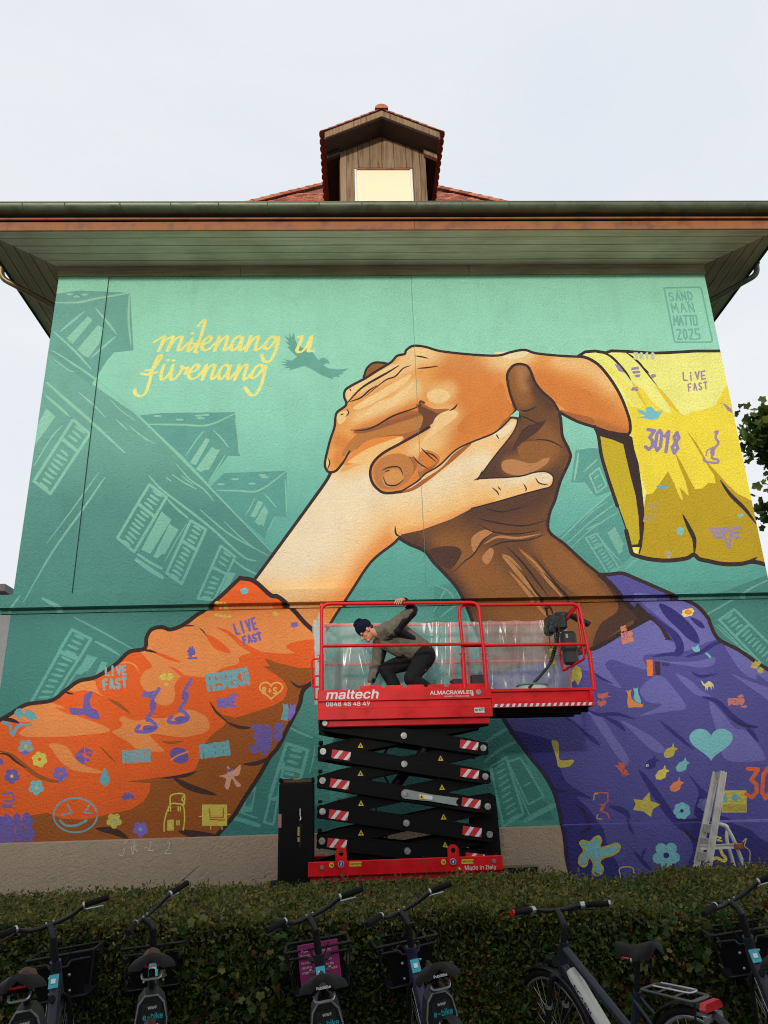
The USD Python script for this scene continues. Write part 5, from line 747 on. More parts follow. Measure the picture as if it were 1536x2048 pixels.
sub('ridge_end', place(trimesh.creation.extrude_polygon(Polygon([(.125 * math.cos(a), .1 * math.sin(a)) for a in np.linspace(0, math.pi, 12)]), .02, engine='earcut'), (DC, DYF - .045, ZR + .188), rx=90), tile_ms[2], dorm)
# basement light well in the plinth, right of the lift
_a, _b = on_y(1004, 1736, DW - PLINTH), on_y(1075, 1736, DW - PLINTH)
sub('basement_window', [bx(_a[0], _b[0], DW - PLINTH - .006, DW - PLINTH - .003, GZ, _a[2])], mat('basement_opening', (.008, .007, .007), .9), house)
sub('basement_frame', [bx(_a[0] - .02, _b[0] + .02, DW - PLINTH - .02, DW - PLINTH + .01, _a[2], _a[2] + .03), bx(_b[0], _b[0] + .02, DW - PLINTH - .02, DW - PLINTH + .01, GZ, _a[2])], mat('basement_concrete', lin((.22, .18, .13)), .9), house)
# graffiti scratches on the plinth
chalk = []
for k, q in enumerate(([(905, 2008), (930, 2015), (945, 1975), (935, 1960)], [(940, 1925), (970, 1905)], [(995, 1940), (1010, 2010), (1020, 1900)], [(1035, 1930), (1020, 1960), (1045, 1985)], [(1095, 1960), (1120, 1950)], [(1130, 1920), (1145, 1910), (1140, 1950), (1125, 1975), (1165, 1980)], [(1265, 1920), (1285, 1915), (1280, 1960), (1250, 2000), (1300, 2000)])):
    p = A7(q); p = spline(p, 4); w = on_y(p[:, 0], p[:, 1], DW - PLINTH); w[:, 1] -= .002; chalk.append(tube(w, .006, 4))
sub('scratched_writing', chalk, mat('chalk_white', (.6, .58, .54), .9), wall_core, kind='stuff')
# ---------------------------------------------------------------- scissor lift
LO, LA = np.array([0.5, 9.2, 0.0]), math.radians(2.6)
LU, LV = np.array([math.cos(LA), math.sin(LA), 0]), np.array([-math.sin(LA), math.cos(LA), 0])
def LP(x, y, v=0.0):                                # pixel of the photograph to (u, z) on the lift's upright plane v metres behind its front
    d = ray(x, y); o = LO + LV * v; t = ((o - EYE) @ LV) / (d @ LV); p = EYE + d * t
    return float((p - LO) @ LU), float(p[2])
def LL(pts, v=0.0): return [(u, v, z) for u, z in (LP(x, y, v) for x, y in pts)]
red = mat('lift_red_paint', (.70, .006, .010), .38, .22, 4, coat=.0, spec=.35, bump=.0006, bscale=40)
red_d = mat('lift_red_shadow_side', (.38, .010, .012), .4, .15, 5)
blk = mat('lift_black_paint', (.0045, .0045, .005), .6, .3, 7, spec=.12, bump=.0008, bscale=60)
blk2 = mat('black_plastic', (.014, .014, .015), .5, .3, 12)
steel = mat('pin_steel', (.55, .55, .54), .3, .25, 14, metallic=.9)
galv = mat('galvanised_bar', (.30, .33, .34), .45, .2, 8, metallic=.4)
whi, yel, blu = mat('sticker_white', (.72, .72, .70), .4, .06), mat('sticker_yellow', (.72, .52, .02), .45, .12), mat('sticker_blue', (.02, .06, .30), .4, .1)
stred = mat('sticker_red', (.62, .02, .03), .4, .1)
LW = 1.0
lift = thing('scissor_lift', 'red and black scissor lift with raised railed platform in front of the mural', 'scissor lift', LO, math.degrees(LA))
def lobj(n, m, mm, par=None, **k): return obj(n, m, mm, par or lift, **k)
def txt(s, u, z, h, v, m, par, name='lettering', bold=True, sx=1.0, shear=0.0):
    t = meshkit.text_mesh(s, h, .0012, bold); p = t.vertices.copy(); t.vertices = np.stack([u + p[:, 0] * sx + shear * p[:, 1], v - p[:, 2], z + p[:, 1]], 1); t.invert() if False else None
    return obj(name, t, m, par)
# chassis
u0, z1 = LP(616, 1726); u1, _ = LP(1005, 1712); z0 = LP(700, 1752)[1]
z1 = (LP(616, 1726)[1] + LP(1000, 1709)[1]) / 2
ch = node('chassis', lift)
lobj('frame_plate', [rbx(u0, u1, 0, .03, z0, z1), rbx(u0, u1, LW - .03, LW, z0, z1), rbx(u0, u0 + .03, .031, LW - .031, z0 + .01, z1 - .01), rbx(u1 - .03, u1, .031, LW - .031, z0 + .01, z1 - .01)], red, ch)
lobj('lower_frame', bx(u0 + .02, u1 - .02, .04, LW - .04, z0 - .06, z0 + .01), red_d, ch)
for lx, ly in ((682, 1709), (906, 1703)):
    u, z = LP(lx, ly); g = Point(u, z + .012).buffer(.062).union(sbox(u - .062, z - .075, u + .062, z + .012)).union(Point(u, z - .075).buffer(.062)).difference(Point(u, z + .012).buffer(.026)); lobj('lifting_lug', plate(g, -.016, -.002), red, ch)
def disc(u, z, r, m, par, name, v=-.019, th=.004): return obj(name, plate(Point(u, z).buffer(r, 10), v, v + th), m, par)
for sx, nm in ((663, 0), (887, 1)):
    u, z = LP(sx, 1730 - nm * 6); disc(u, z, .028, yel, ch, 'yellow_sticker', -.004); txt('W', u - .012, z - .012, .022, -.0045, blk2, ch, 'sticker_print')
    u, z = LP(sx + 19, 1728 - nm * 5); disc(u, z, .032, whi, ch, 'hook_sticker_rim', -.0185); disc(u, z, .028, blu, ch, 'hook_sticker', -.0205); obj('sticker_print', tube(spline([(u, -.0215, z + .016), (u + .008, -.0215, z + .006), (u - .006, -.0215, z), (u + .006, -.0215, z - .012), (u - .006, -.0215, z - .014)], 4), .0035, 5), whi, ch)
    u, z = LP(sx + 48, 1728 - nm * 5); lobj('warning_sticker', bx(u - .065, u + .065, -.003, .002, z - .023, z + .023), yel, ch); txt('MAX 210 kg', u - .055, z - .006, .016, -.0035, blk2, ch, 'sticker_print')
for bx_, by_ in ((644, 1735), (988, 1722)):
    u, z = LP(bx_, by_); lobj('frame_bolt', plate(Point(u, z).buffer(.022, 3), -.014, 0), steel, ch)
u, z = LP(929, 1740); txt('Made in Italy', u, z, .042, -.001, whi, ch, sx=1.0, bold=False)
u, z = LP(915, 1739)
for k, c in enumerate((mat('flag_green', (.03, .25, .08), .5), whi, stred)): obj('flag_stripe', plate(Polygon([(u + k * .014, z + .02), (u + k * .014 + .013, z + .02), (u + k * .014 + .019, z - .006), (u + k * .014 + .006, z - .006)]), -.003, .0), c, ch)
for vs_ in (.06, LW - .28):                           # crawler tracks under the chassis
    ph = np.linspace(0, 2 * math.pi, 40); rx_, rz_ = (u1 - u0) / 2 - .1, .15
    belt = Polygon([(np.clip(1.4 * math.cos(a), -1, 1) * rx_ + (u0 + u1) / 2, GZ + .17 + rz_ * math.sin(a)) for a in ph]).buffer(.015)
    lobj('crawler_track', [plate(belt.difference(belt.buffer(-.035)), vs_, vs_ + .22)] + [place(trimesh.creation.cylinder(.10, .16, sections=18), (u0 + .25 + k * (u1 - u0 - .5) / 4, vs_ + .11, GZ + .16), rx=90) for k in range(5)], blk, ch)
# battery cabinet on the left end
ua, ub = LP(557, 1600)[0], LP(628, 1600)[0]; zt, zb = LP(590, 1555)[1], LP(590, 1760)[1]
cab = node('power_pack', lift)
lobj('cabinet', [rbx(ua, ub, .05, .75, zb - .15, zt - .05, .02), rbx(ua, ua + .03, .05, .75, zt - .052, zt), rbx(ub - .03, ub, .05, .75, zt - .052, zt), rbx(ua + .031, ub - .031, .25, .75, zt - .052, zt - .005)], blk, cab)
lobj('step', rbx(ua - .09, ua + .3, -.04, .3, zb - .10, zb - .02), blk, cab)
u, z = LP(600, 1668); lobj('slot', bx(u - .012, u + .012, .044, .049, z - .14, z + .1), mat('slot_dark', (.004, .004, .004), .8), cab)
for y0, y1 in ((1654, 1672), (1675, 1684)):
    u, za = LP(597, y0); zc = LP(597, y1)[1]; lobj('yellow_rod', cyl((u, .042, za), (u, .042, zc), .012, 8), mat('brass_yellow%d' % y0, (.45, .33, .05), .4), cab)
u, z = LP(600, 1625); lobj('latch', [cyl((u, .03, z - .03), (u, .03, z + .04), .01, 8), tube(arc([(u, .03, z - .03), (u + .012, .02, z - .06), (u, .02, z - .08)], .02), .006, 6)], steel, cab)
u, z = LP(556, 1642); lobj('pink_sticker', bx(u, u + .035, .044, .049, z - .07, z + .07), mat('sticker_pink', (.36, .17, .17), .5), cab)
u, z = LP(593, 1560, .2); lobj('yellow_label', bx(u - .04, u + .04, .244, .249, z - .015, z + .015), yel, cab)
lobj('cabinet_recess', bx(ua + .032, ub - .032, .235, .248, zt - .06, zt - .012), mat('rusty_brown', (.09, .05, .035), .8, .3), cab)
# scissor arms
PL = [1447, 1503, 1561, 1623, 1682]; PR = [1440, 1496, 1553, 1613, 1669, 1722]; PL.append(1738)
XLp, XRp = [648, 646, 645, 645, 644, 643], [966, 966, 970, 975, 979, 984]
VF, VI_ = .10, .17
def armshape(a, b, w, e=.055):
    a, b = np.array(a), np.array(b); d = (b - a) / np.linalg.norm(b - a); n = np.array([-d[1], d[0]]); A, B, Cm = a - d * e, b + d * e, (a + b) / 2
    return Polygon([A + n * w * .36, A + n * w * -.46, A + d * .25 - n * w * .5, B - d * .25 - n * w * .5, B - n * w * .46, B + n * w * .36, B - d * .25 + n * w * .5, A + d * .25 + n * w * .5]).buffer(-.012).buffer(.012, 3)
def hazard(u, z, w, h, ang_, v, par):
    c, s = math.cos(ang_), math.sin(ang_); R = lambda g: affinity.translate(affinity.rotate(g, math.degrees(ang_), origin=(0, 0)), u, z)
    base = sbox(-w / 2, -h / 2, w / 2, h / 2); st = unary_union([Polygon([(x, -h / 2), (x + w * .2, -h / 2), (x + w * .2 + h * .62, h / 2), (x + h * .62, h / 2)]) for x in (-w * .38, w * .16)]).intersection(base)
    obj('hazard_decal', plate(R(base), v + .0015, v + .003), stred, par); obj('hazard_stripes', plate(R(st), v, v + .0014), whi, par)
def triangle(u, z, v, par):
    obj('warning_triangle', plate(Polygon([(u - .033, z - .026), (u + .033, z - .026), (u, z + .034)]), v, v + .002), yel, par); obj('triangle_mark', plate(Polygon([(u - .010, z - .014), (u + .010, z - .014), (u + .004, z + .008), (u - .004, z + .008)]), v - .001, v - .0002), blk2, par)
sc_ = node('scissor_stack', lift)
AW = .165
for k in range(5):
    l0, r1 = LP(XLp[k], PL[k], VF), LP(XRp[k + 1], PR[k + 1], VF); l1, r0 = LP(XLp[k + 1], PL[k + 1], VI_), LP(XRp[k], PR[k], VI_)
    for v, (a, b) in ((VF, (l0, r1)), (VI_, (l1, r0)), (LW - VF - .05, (l0, r1)), (LW - VI_ - .05, (l1, r0))):
        g = armshape(a, b, AW); g = g.difference(g.buffer(-.02)).union(g) ; lobj('scissor_arm', [plate(g, v, v + .05), plate(armshape(a, b, AW * .96).difference(armshape(a, b, AW * .78)), v - .004, v)], blk, sc_)
    cx, cz = (l0[0] + r1[0]) / 2, (l0[1] + r1[1]) / 2
    for (u, z), nm in ((l0, 'end_pin'), (r1, 'end_pin'), ((cx, cz), 'centre_pin')):
        lobj('pivot_bar', cyl((u, VF - .005, z), (u, LW - VF + .005, z), .022, 10), blk, sc_)
        lobj(nm, [place(trimesh.creation.cylinder(.036, .02, sections=18), (u, VF - .012, z), rx=90), place(trimesh.creation.annulus(.014, .024, .006, sections=14), (u, VF - .024, z), rx=90)], steel, sc_, smooth=40)
    a_ = math.atan2(r1[1] - l0[1], r1[0] - l0[0])
    if k > 0: u, z = LP((682, 682, 679, 677, 674)[k], (0, 1510, 1568, 1630, 1687)[k], VF); hazard(u, z, .215, .095, a_, VF - .008, sc_)
    u, z = LP((938, 939, 942, 944, 950)[k], (1490, 1547, 1606, 1663, 1716)[k], VF); hazard(u, z, .215, .095, a_, VF - .008, sc_)
    if k < 4:
        u, z = LP((721, 721, 722, 722)[k], (1491, 1547, 1607, 1666)[k], VI_); triangle(u, z, VI_ - .007, sc_); u, z = LP((881, 884, 887, 890)[k], (1517, 1575, 1634, 1690)[k], VI_); triangle(u, z, VI_ - .007, sc_)
    for u, z in (l0,): lobj('arm_stop', rbx(u - .05, u + .0, VF, VF + .3, z + .085, z + .12), blk, sc_)
for (xa, ya), (xb, yb), v in (((790, 1572), (848, 1496), .45), ((740, 1680), (800, 1640), .5)):
    a, b = LP(xa, ya, v), LP(xb, yb, v); m_ = ((a[0] + b[0]) / 2, (a[1] + b[1]) / 2); lobj('hydraulic_cylinder', cyl((a[0], v, a[1]), (m_[0], v, m_[1]), .06, 14), blk, sc_, smooth=40); lobj('cylinder_rod', cyl((m_[0], v, m_[1]), (b[0], v, b[1]), .035, 12), steel if ya < 1600 else blk, sc_, smooth=40)
a, b = LP(811, 1588, .08), LP(917, 1604, .08)
an = math.atan2(b[1] - a[1], b[0] - a[0]); L_ = math.hypot(b[0] - a[0], b[1] - a[1])
g = Point(0, 0).buffer(.05).union(Polygon([(0, .05), (L_ * .5, .036), (L_, .042), (L_ - .025, .012), (L_ - .03, -.01), (L_, -.042), (L_ * .5, -.036), (0, -.05)])); g = affinity.translate(affinity.rotate(g, math.degrees(an), origin=(0, 0)), *a)
lobj('safety_prop', plate(g, .068, .084), galv, sc_); lobj('prop_bolt', place(trimesh.creation.cylinder(.026, .02, sections=14), (a[0], .062, a[1]), rx=90), steel, sc_)
u, z = LP(852, 1594, .066); lobj('prop_label', plate(affinity.translate(affinity.rotate(sbox(-.075, -.022, .075, .022), math.degrees(an), origin=(0, 0)), u, z), .064, .067), whi, sc_); triangle(u - .05, z + .006, .0625, sc_)
# flexible hose guard on the right end of the stack
pts = [LP(x, y, .5) for x, y in ((938, 1592), (975, 1586), (986, 1592), (991, 1640), (997, 1712), (938, 1714))]
lobj('cable_guard', plate(Polygon(pts).buffer(-.01).buffer(.01, 3), .35, .5), blk, sc_)
for k, (xs_, v) in enumerate((((700, 1690, 735, 1640, 712, 1600, 742, 1560, 715, 1520), .3), ((905, 1680, 880, 1640, 905, 1600, 876, 1555, 900, 1510), .34), ((760, 1700, 775, 1660, 752, 1615, 778, 1575, 760, 1530, 785, 1480), .55))):
    pp = [LP(xs_[i], xs_[i + 1], v) for i in range(0, len(xs_), 2)]; lobj('hydraulic_hose', tube(spline([(u, v, z) for u, z in pp], 8), .012, 7), blk2, sc_, smooth=50)
# platform
pf = node('platform', lift)
uL, zT = LP(636, 1379); uR = LP(981, 1379)[0]; zT = (LP(640, 1379)[1] + LP(975, 1377)[1]) / 2; zM = (LP(640, 1401)[1] + LP(975, 1401)[1]) / 2; zB = (LP(640, 1419)[1] + LP(975, 1412)[1]) / 2; zC = (LP(640, 1439)[1] + LP(975, 1434)[1]) / 2; zD = (LP(640, 1453)[1] + LP(975, 1448)[1]) / 2
lobj('side_beam', [rbx(uL, uR, -.035, .02, zM, zT, .006), rbx(uL + .003, uR - .003, -.012, .02, zB, zM - .002, .004), plate(sbox(uL + .002, zC, uR - .002, zB - .002), -.03, .02)], red, pf)
lobj('lower_beam', rbx(uL + .06, uR - .03, .03, .09, zD, zC + .01), red, pf); lobj('side_beam', [rbx(uL, uR, LW - .02, LW + .03, zC, zT)], red, pf)
lobj('end_beam', [rbx(uL - .004, uL + .03, .022, LW - .022, zC, zT)], red, pf)
lobj('deck', bx(uL + .032, uR, .021, LW - .021, zM - .06, zM - .02), mat('deck_plate', (.03, .03, .032), .6, .3, 10, bump=.002, bscale=60), pf)
lobj('under_frame', [bx(uL + .2, uR - .2, .1, .16, zD + .01, zC), bx(uL + .2, uR - .2, LW - .16, LW - .1, zD + .01, zC)], blk, pf)
u, z = LP(641, 1446); lobj('round_decal', plate(Point(u + .05, z).buffer(.03), .024, .029), whi, pf); lobj('lift_roller', plate(Point(u + .05, z).buffer(.045), .03, .06), blk, pf)
txt('maltech', *LP(650, 1399), .098, -.0358, whi, pf, sx=1.22, shear=.22); txt('0848 48 48 49', *LP(651, 1413), .052, -.0128, whi, pf)
txt('ALMACRAWLER', *LP(859, 1390), .042, -.0358, whi, pf, sx=1.16); txt('ALMAC-ITALIA.COM', *LP(888, 1395), .018, -.0358, whi, pf, bold=False, sx=1.15)
u, z = LP(940, 1388)
for k, c in enumerate(('flag_green', None, None)): obj('flag_stripe', plate(sbox(u + k * .012, z - .025, u + k * .012 + .011, z + .02), -.038, -.0355), '/World/Looks/flag_green' if k == 0 else (whi if k == 1 else yel), pf)
disc(*LP(956, 1385), .03, steel, pf, 'beam_bolt', -.048, .012)
u, z = LP(958, 1421); lobj('white_label', bx(u - .06, u + .06, -.034, -.0305, z - .028, z + .028), whi, pf); lobj('label_print', bx(u - .052, u - .02, -.0355, -.0342, z - .012, z + .016), mat('label_teal', (.02, .25, .3), .5), pf); txt('MTS', u - .012, z - .01, .03, -.0352, blk2, pf)
# extension deck
ext = node('extension_deck', lift)
e0, e1 = uR + .004, LP(1189, 1400)[0]; zs = [(LP(995, y)[1] + LP(1180, y)[1]) / 2 for y in (1376, 1382, 1398, 1405, 1413)]
lobj('toe_board', [rbx(e0, e1, .0, .05, zs[1], zs[0], .004), plate(sbox(e0, zs[2], e1 - .05, zs[1] - .001), .03, .045), rbx(e0, e1 - .05, .005, .05, zs[3], zs[2] - .001, .004), rbx(e1 - .049, e1, -.004, .052, zs[3], zs[1] - .001, .004)], red, ext)
lobj('hazard_rail', bx(e0, e1, .0, .05, zs[4], zs[3] - .001), stred, ext)
for k in range(17):
    x = e0 + .02 + k * (e1 - e0 - .06) / 16.6; lobj('hazard_stripe', plate(Polygon([(x, zs[4] + .004), (x + .034, zs[4] + .004), (x + .052, zs[3] - .006), (x + .018, zs[3] - .006)]), -.0025, -.0005), whi, ext)
lobj('deck', [bx(e0, e1 - .01, .052, LW - .052, zs[3] - .02, zs[3] + .01)] + [bx(e0, e1 - .02, .2 + k * .28, .26 + k * .28, zs[4] - .05, zs[3] - .021) for k in range(3)], blk, ext)
lobj('rear_toe_board', rbx(e0, e1, LW - .05, LW, zs[4], zs[0], .004), red, ext); lobj('end_toe_board', rbx(e1 - .03, e1, .054, LW - .054, zs[4], zs[0], .004), red, ext)
# inner toe board with its half-round notches
zi0, zi1 = zT - .02, (LP(700, 1371, .06)[1] + LP(900, 1369, .06)[1]) / 2
g = sbox(LP(720, 1371, .06)[0], zi0, uR - .02, zi1).difference(unary_union([Point(LP(x, 1371, .06)[0], zi1).buffer(.03) for x in (767, 811, 852, 893)])); lobj('inner_toe_board', plate(g, .055, .07), red, pf)
# rails
gr = node('guard_rails', lift); TR_ = .021
zt0 = (LP(640, 1207)[1] + LP(940, 1206)[1]) / 2; zm0 = (LP(650, 1291)[1] + LP(960, 1289)[1]) / 2
up0, upA, upB, upE = LP(643, 1300)[0], LP(926, 1280)[0], LP(966, 1290)[0], LP(1178, 1300)[0]
upA2, upB2 = LP(932, 1366)[0], LP(978, 1372)[0]
def rail(name, pts, r=TR_, bend=.1): lobj(name, tube(arc(pts, bend, 6), r, 10), red, gr, smooth=50)
rail('front_rail', [(up0, 0, zT), (up0, 0, zt0), (upB - .02, 0, zt0), (upB, 0, zm0), (upB2 - .02, 0, zT)])
rail('front_mid_rail', [(up0, 0, zm0), (upB, 0, zm0)], .019)
rail('extension_rail', [(upA2, .05, zT), (upA, .05, zm0), (upA - .02, .05, zt0 - .02), (upE - .04, .05, zt0 - .02), (upE, .05, zm0), (upE + .03, .05, zs[0])])
rail('extension_mid_rail', [(upA, .052, zm0 - .01), (upE, .052, zm0 - .01)], .019)
for u, v in ((up0, 0), (upA2 - .01, .05), (upB2 - .03, 0), (upE + .02, .05)):
    zz = zT + .5; lobj('post_sleeve', cyl((u, v, zT - .05), (u, v, zT + .42), .028, 12), red, gr, smooth=50)
    for k in (0, 1): lobj('locking_pin', cyl((u - .045, v, zT + .34 + k * .07), (u + .045, v, zT + .34 + k * .07), .007, 6), steel, gr)
zr, zrm = (LP(650, 1250, LW)[1] + LP(1080, 1247, LW)[1]) / 2, (LP(650, 1328, LW)[1] + LP(1080, 1324, LW)[1]) / 2
uq = LP(899, 1300, LW)[0]; uqb = LP(906, 1360, LW)[0]; ue = upE - .12
rail('rear_rail', [(up0, LW, zT), (up0, LW, zr), (upB, LW, zr), (upB, LW, zT)]); rail('rear_mid_rail', [(up0, LW, zrm), (upB, LW, zrm)], .018)
rail('rear_extension_rail', [(uqb, LW - .05, zT), (uq, LW - .05, zr - .02), (upE, LW - .05, zr - .02), (upE + .03, LW - .05, zs[0])]); rail('rear_extension_mid_rail', [(uq, LW - .05, zrm), (upE - .2, LW - .05, zrm)], .018)
# left end: gate with the ladder loops
rail('end_rail', [(up0, .02, zt0 - .005), (up0, LW - .02, zr)], .02, .01); rail('end_mid_rail', [(up0, .02, zm0), (up0, LW - .02, zrm)], .018, .01)
for y0, y1, dx in ((1318, 1374, 0), (1352, 1399, 5)):
    a, b, c = LP(638, y0), LP(624 + dx, y0), LP(624 + dx, y1); rail('grab_loop', [(a[0], -.01, a[1]), (b[0], -.01, a[1]), (b[0], -.01, c[1]), (a[0], -.01, c[1])], .011, .04)
# right end frame and its swing gate
rail('end_rail', [(upE - .04, .05, zt0 - .02), (upE - .06, LW - .05, zr)], .02, .01); rail('end_mid_rail', [(upE, .06, zm0), (upE - .02, LW - .06, zrm)], .018, .01)
a, b, c, d = LP(1152, 1214, .1), LP(1168, 1318, .1), LP(1126, 1342, .4), LP(1113, 1262, .4)
rail('gate_frame', [(a[0], .08, a[1]), (b[0], .08, b[1]), (c[0], .4, c[1]), (d[0], .4, d[1]), (a[0], .08, a[1])], .016, .03)
# controls, document box and cable
ctl = node('control_box', lift)
def hullbox(pts): return trimesh.convex.convex_hull(np.array(pts))
cu, cz = LP(1112, 1246, .3)
lobj('housing', [rbx(cu - .13, cu + .12, .2, .42, cz - .10, cz + .09, .03), rbx(cu - .16, cu - .04, .18, .36, cz - .16, cz - .02, .03), rbx(cu - .02, cu + .16, .22, .4, cz + .02, cz + .13, .02)], mat('black_vinyl_cover', (.013, .013, .014), .35, .4, 15, bump=.012, bscale=14), ctl)
lobj('joystick', [cyl((cu - .12, .24, cz + .08), (cu - .13, .22, cz + .17), .014, 8), trimesh.creation.icosphere(2, .026).apply_translation((cu - .13, .22, cz + .18))], blk2, ctl, smooth=50)
pu, pz = LP(1162, 1239, .25); lobj('sun_shield', hullbox([(pu - .14, .2, pz + .05), (pu - .1, .2, pz + .07), (pu + .13, .24, pz - .045), (pu + .1, .24, pz - .075), (pu - .14, .32, pz + .04), (pu - .1, .32, pz + .06), (pu + .13, .34, pz - .05), (pu + .1, .34, pz - .08)]), blk2, ctl)
lobj('strap', [tube([(cu - .15 + k * .07, .18, cz - .02), (cu - .145 + k * .07, .17, cz - .3 - k * .04), (cu - .13 + k * .06, .18, cz - .34)], .007, 5) for k in range(3)], blk2, ctl)
du, dz = LP(1139, 1296, .25); lobj('document_box', [rbx(du - .095, du + .095, .2, .29, dz - .21, dz + .21, .03)], mat('document_box_plastic', (.022, .026, .025), .45, .2, 8), lift); lobj('document_box_latch', rbx(du - .05, du - .02, .185, .199, dz + .11, dz + .17, .006), steel, lift)
cb = [LP(x, y, .28) for x, y in ((1116, 1262), (1112, 1285), (1106, 1310), (1098, 1330), (1080, 1352), (1058, 1376))]
cpts = spline([(u, .28, z) for u, z in cb], 10); lobj('control_cable', tube(cpts, .018, 8), blk2, lift, smooth=50)
tt = np.linspace(0, 1, 220); base = np.stack([np.interp(tt, np.linspace(0, 1, len(cpts)), cpts[:, k]) for k in range(3)], 1)[:120]; an_ = np.linspace(0, 2 * math.pi * 16, 120)
lobj('coil_cord', tube(base + np.stack([.026 * np.cos(an_), .026 * np.sin(an_), np.zeros(120)], 1), .006, 5), blk2, lift, kind=None)
yu, yz = LP(1105, 1313, .32); lobj('yellow_pouch', [rbx(yu - .03, yu + .03, .30, .35, yz - .12, yz + .10, .02)], mat('yellow_pouch_plastic', (.50, .42, .03), .5, .2, 10), lift)
for bx_, by_, w, h in ((919, 1366, .09, .05), (956, 1362, .085, .075)):
    u, z = LP(bx_, by_, .12); lobj('hinge_bracket' if h < .06 else 'socket_box', [rbx(u - w, u + w, .1, .17, z - h, z + h, .012)] + ([cyl((u - w - .02, .13, z + .02), (u + w, .13, z - .02), .018, 8)] if h < .06 else []), blk2, lift)
# ---- things on the lift
def lift_thing(name, label, cat, **k): return thing(name, label, cat, LO, math.degrees(LA), **k)
film_m = usdkit.material(stage, '/World/Looks/masking_film', {'g': ('geometry', {}), 'n': ('noise_texture', {'scale': 3.0, 'detail': 3}), 'mr': ('map_range', {'from_min': .35, 'from_max': .65, 'to_min': .22, 'to_max': .50, 'clamp': True}), 't': ('transparent_bsdf', {'color': (.96, .98, .98)}),
    'd': ('principled_bsdf', {'base_color': (.80, .84, .83), 'roughness': .18, 'specular_ior_level': .9}), 'tr': ('translucent_bsdf', {'color': (.7, .74, .74)}), 'm0': ('mix_closure', {'fac': .4}), 'm': ('mix_closure', {'fac': .4})},
    [('g.position', 'n.vector'), ('n.fac', 'mr.value'), ('mr.result', 'm.fac'), ('t.BSDF', 'm.closure1'), ('d.BSDF', 'm0.closure1'), ('tr.BSDF', 'm0.closure2'), ('m0.closure', 'm.closure2')], surface='m.closure')
def film(u0_, u1_, z_top, z_bot, v0, seed, along='u', nu=150, nz=46):
    r = np.random.default_rng(seed); s = np.linspace(0, 1, nu); U, T = np.meshgrid(s, np.linspace(0, 1, nz)); L = abs(u1_ - u0_)
    w = np.zeros_like(U)
    for k in range(70):                               # hanging pleats, gathered where the film is taped to the rail
        c, wd, a, sl = r.uniform(0, 1), r.uniform(.006, .028) / L * 2, r.uniform(-.05, .05), r.normal(0, .10) / L
        w += a * np.exp(-((U - c - sl * T) / (wd * (.5 + .7 * T))) ** 2) * np.exp(-((T - r.uniform(0, 1)) / r.uniform(.3, .9)) ** 2)
    w += .03 * (meshkit.fbm(np.stack([U * L * 2.2, T * 1.3, U * 0 + seed], -1), 3, seed) - .5) * 2
    w += .05 * np.sin(T * math.pi) * (meshkit.noise(np.stack([U * L * 1.2, T * .8, U * 0 + 9], -1), seed) - .3)
    sag = .012 * np.abs(np.sin(U * L * 9 + seed)) * (1 - T)
    X = u0_ + (u1_ - u0_) * U; Z = z_top - sag + (z_bot - z_top) * T
    P = np.stack([X, v0 + w, Z], -1) if along == 'u' else np.stack([v0 + w, X, Z], -1)
    i = np.arange((nz - 1) * nu).reshape(nz - 1, nu)[:, :-1].ravel(); f = np.stack([i, i + 1, i + nu + 1, i + nu], 1)
    return P.reshape(-1, 3), f
t = obj('plastic_sheet', film(up0 + .01, LP(1131, 1300, LW)[0], zr + .012, zT + .0, LW - .11, 5, nu=300), film_m, smooth=True); UsdGeom.Xformable(t).AddTranslateOp().Set(Gf.Vec3d(*LO.tolist())); UsdGeom.Xformable(t).AddRotateZOp().Set(math.degrees(LA))
tag(t, 'crinkled clear plastic sheet hung along the rear rail behind the crouching painter', 'plastic sheet', 'plastic sheets on the lift rails')
t = obj('plastic_sheet', film(.08, LW - .05, zr - .02, zT - .06, up0 - .045, 8, 'v', 90), film_m, smooth=True); UsdGeom.Xformable(t).AddTranslateOp().Set(Gf.Vec3d(*LO.tolist())); UsdGeom.Xformable(t).AddRotateZOp().Set(math.degrees(LA))
tag(t, 'narrow clear plastic sheet hung on the left end rail of the lift', 'plastic sheet', 'plastic sheets on the lift rails')
for k, (xa, xb, la, lb) in enumerate((((849), 847, 1247, 1268), (857, 864, 1246, 1272))):
    a, b = LP(xa, la, LW - .14), LP(xb, lb, LW - .14); d = np.array(b) - a; n = np.array([-d[1], d[0]]) / np.linalg.norm(d) * .016
    t = obj('tape_strip', plate(Polygon([np.array(a) + n, np.array(b) + n, np.array(b) - n, np.array(a) - n]), LW - .15, LW - .145), whi); UsdGeom.Xformable(t).AddTranslateOp().Set(Gf.Vec3d(*LO.tolist())); UsdGeom.Xformable(t).AddRotateZOp().Set(math.degrees(LA))
    tag(t, ('shorter white tape strip on the rear rail, nearer the painter\'s back', 'longer slanting white tape strip hanging from the rear rail')[k], 'tape', 'tape strips on the rear rail')
bu, bz = LP(1064, 1374, .45)
bkt = lift_thing('paint_bucket', 'white paint bucket standing on the extension deck near the cable', 'bucket')
bz0 = zs[3] + .012; bh = bz + .03 - bz0
def at_(m, u, v, z): m = m.copy(); m.apply_translation((u, v, z)); return m
obj('bucket_body', at_(lathe([(0, 0), (.15, 0), (.185, bh - .02), (.185, bh), (.178, bh), (.172, bh - .02), (.14, .01), (0, .01)], 32), bu, .45, bz0), whi, bkt, smooth=40)
obj('bucket_rim', at_(trimesh.creation.torus(.186, .012, major_sections=40, minor_sections=8), bu, .45, bz0 + bh - .012), mat('bucket_rim_green', (.10, .28, .22), .5, .1), bkt, smooth=50)
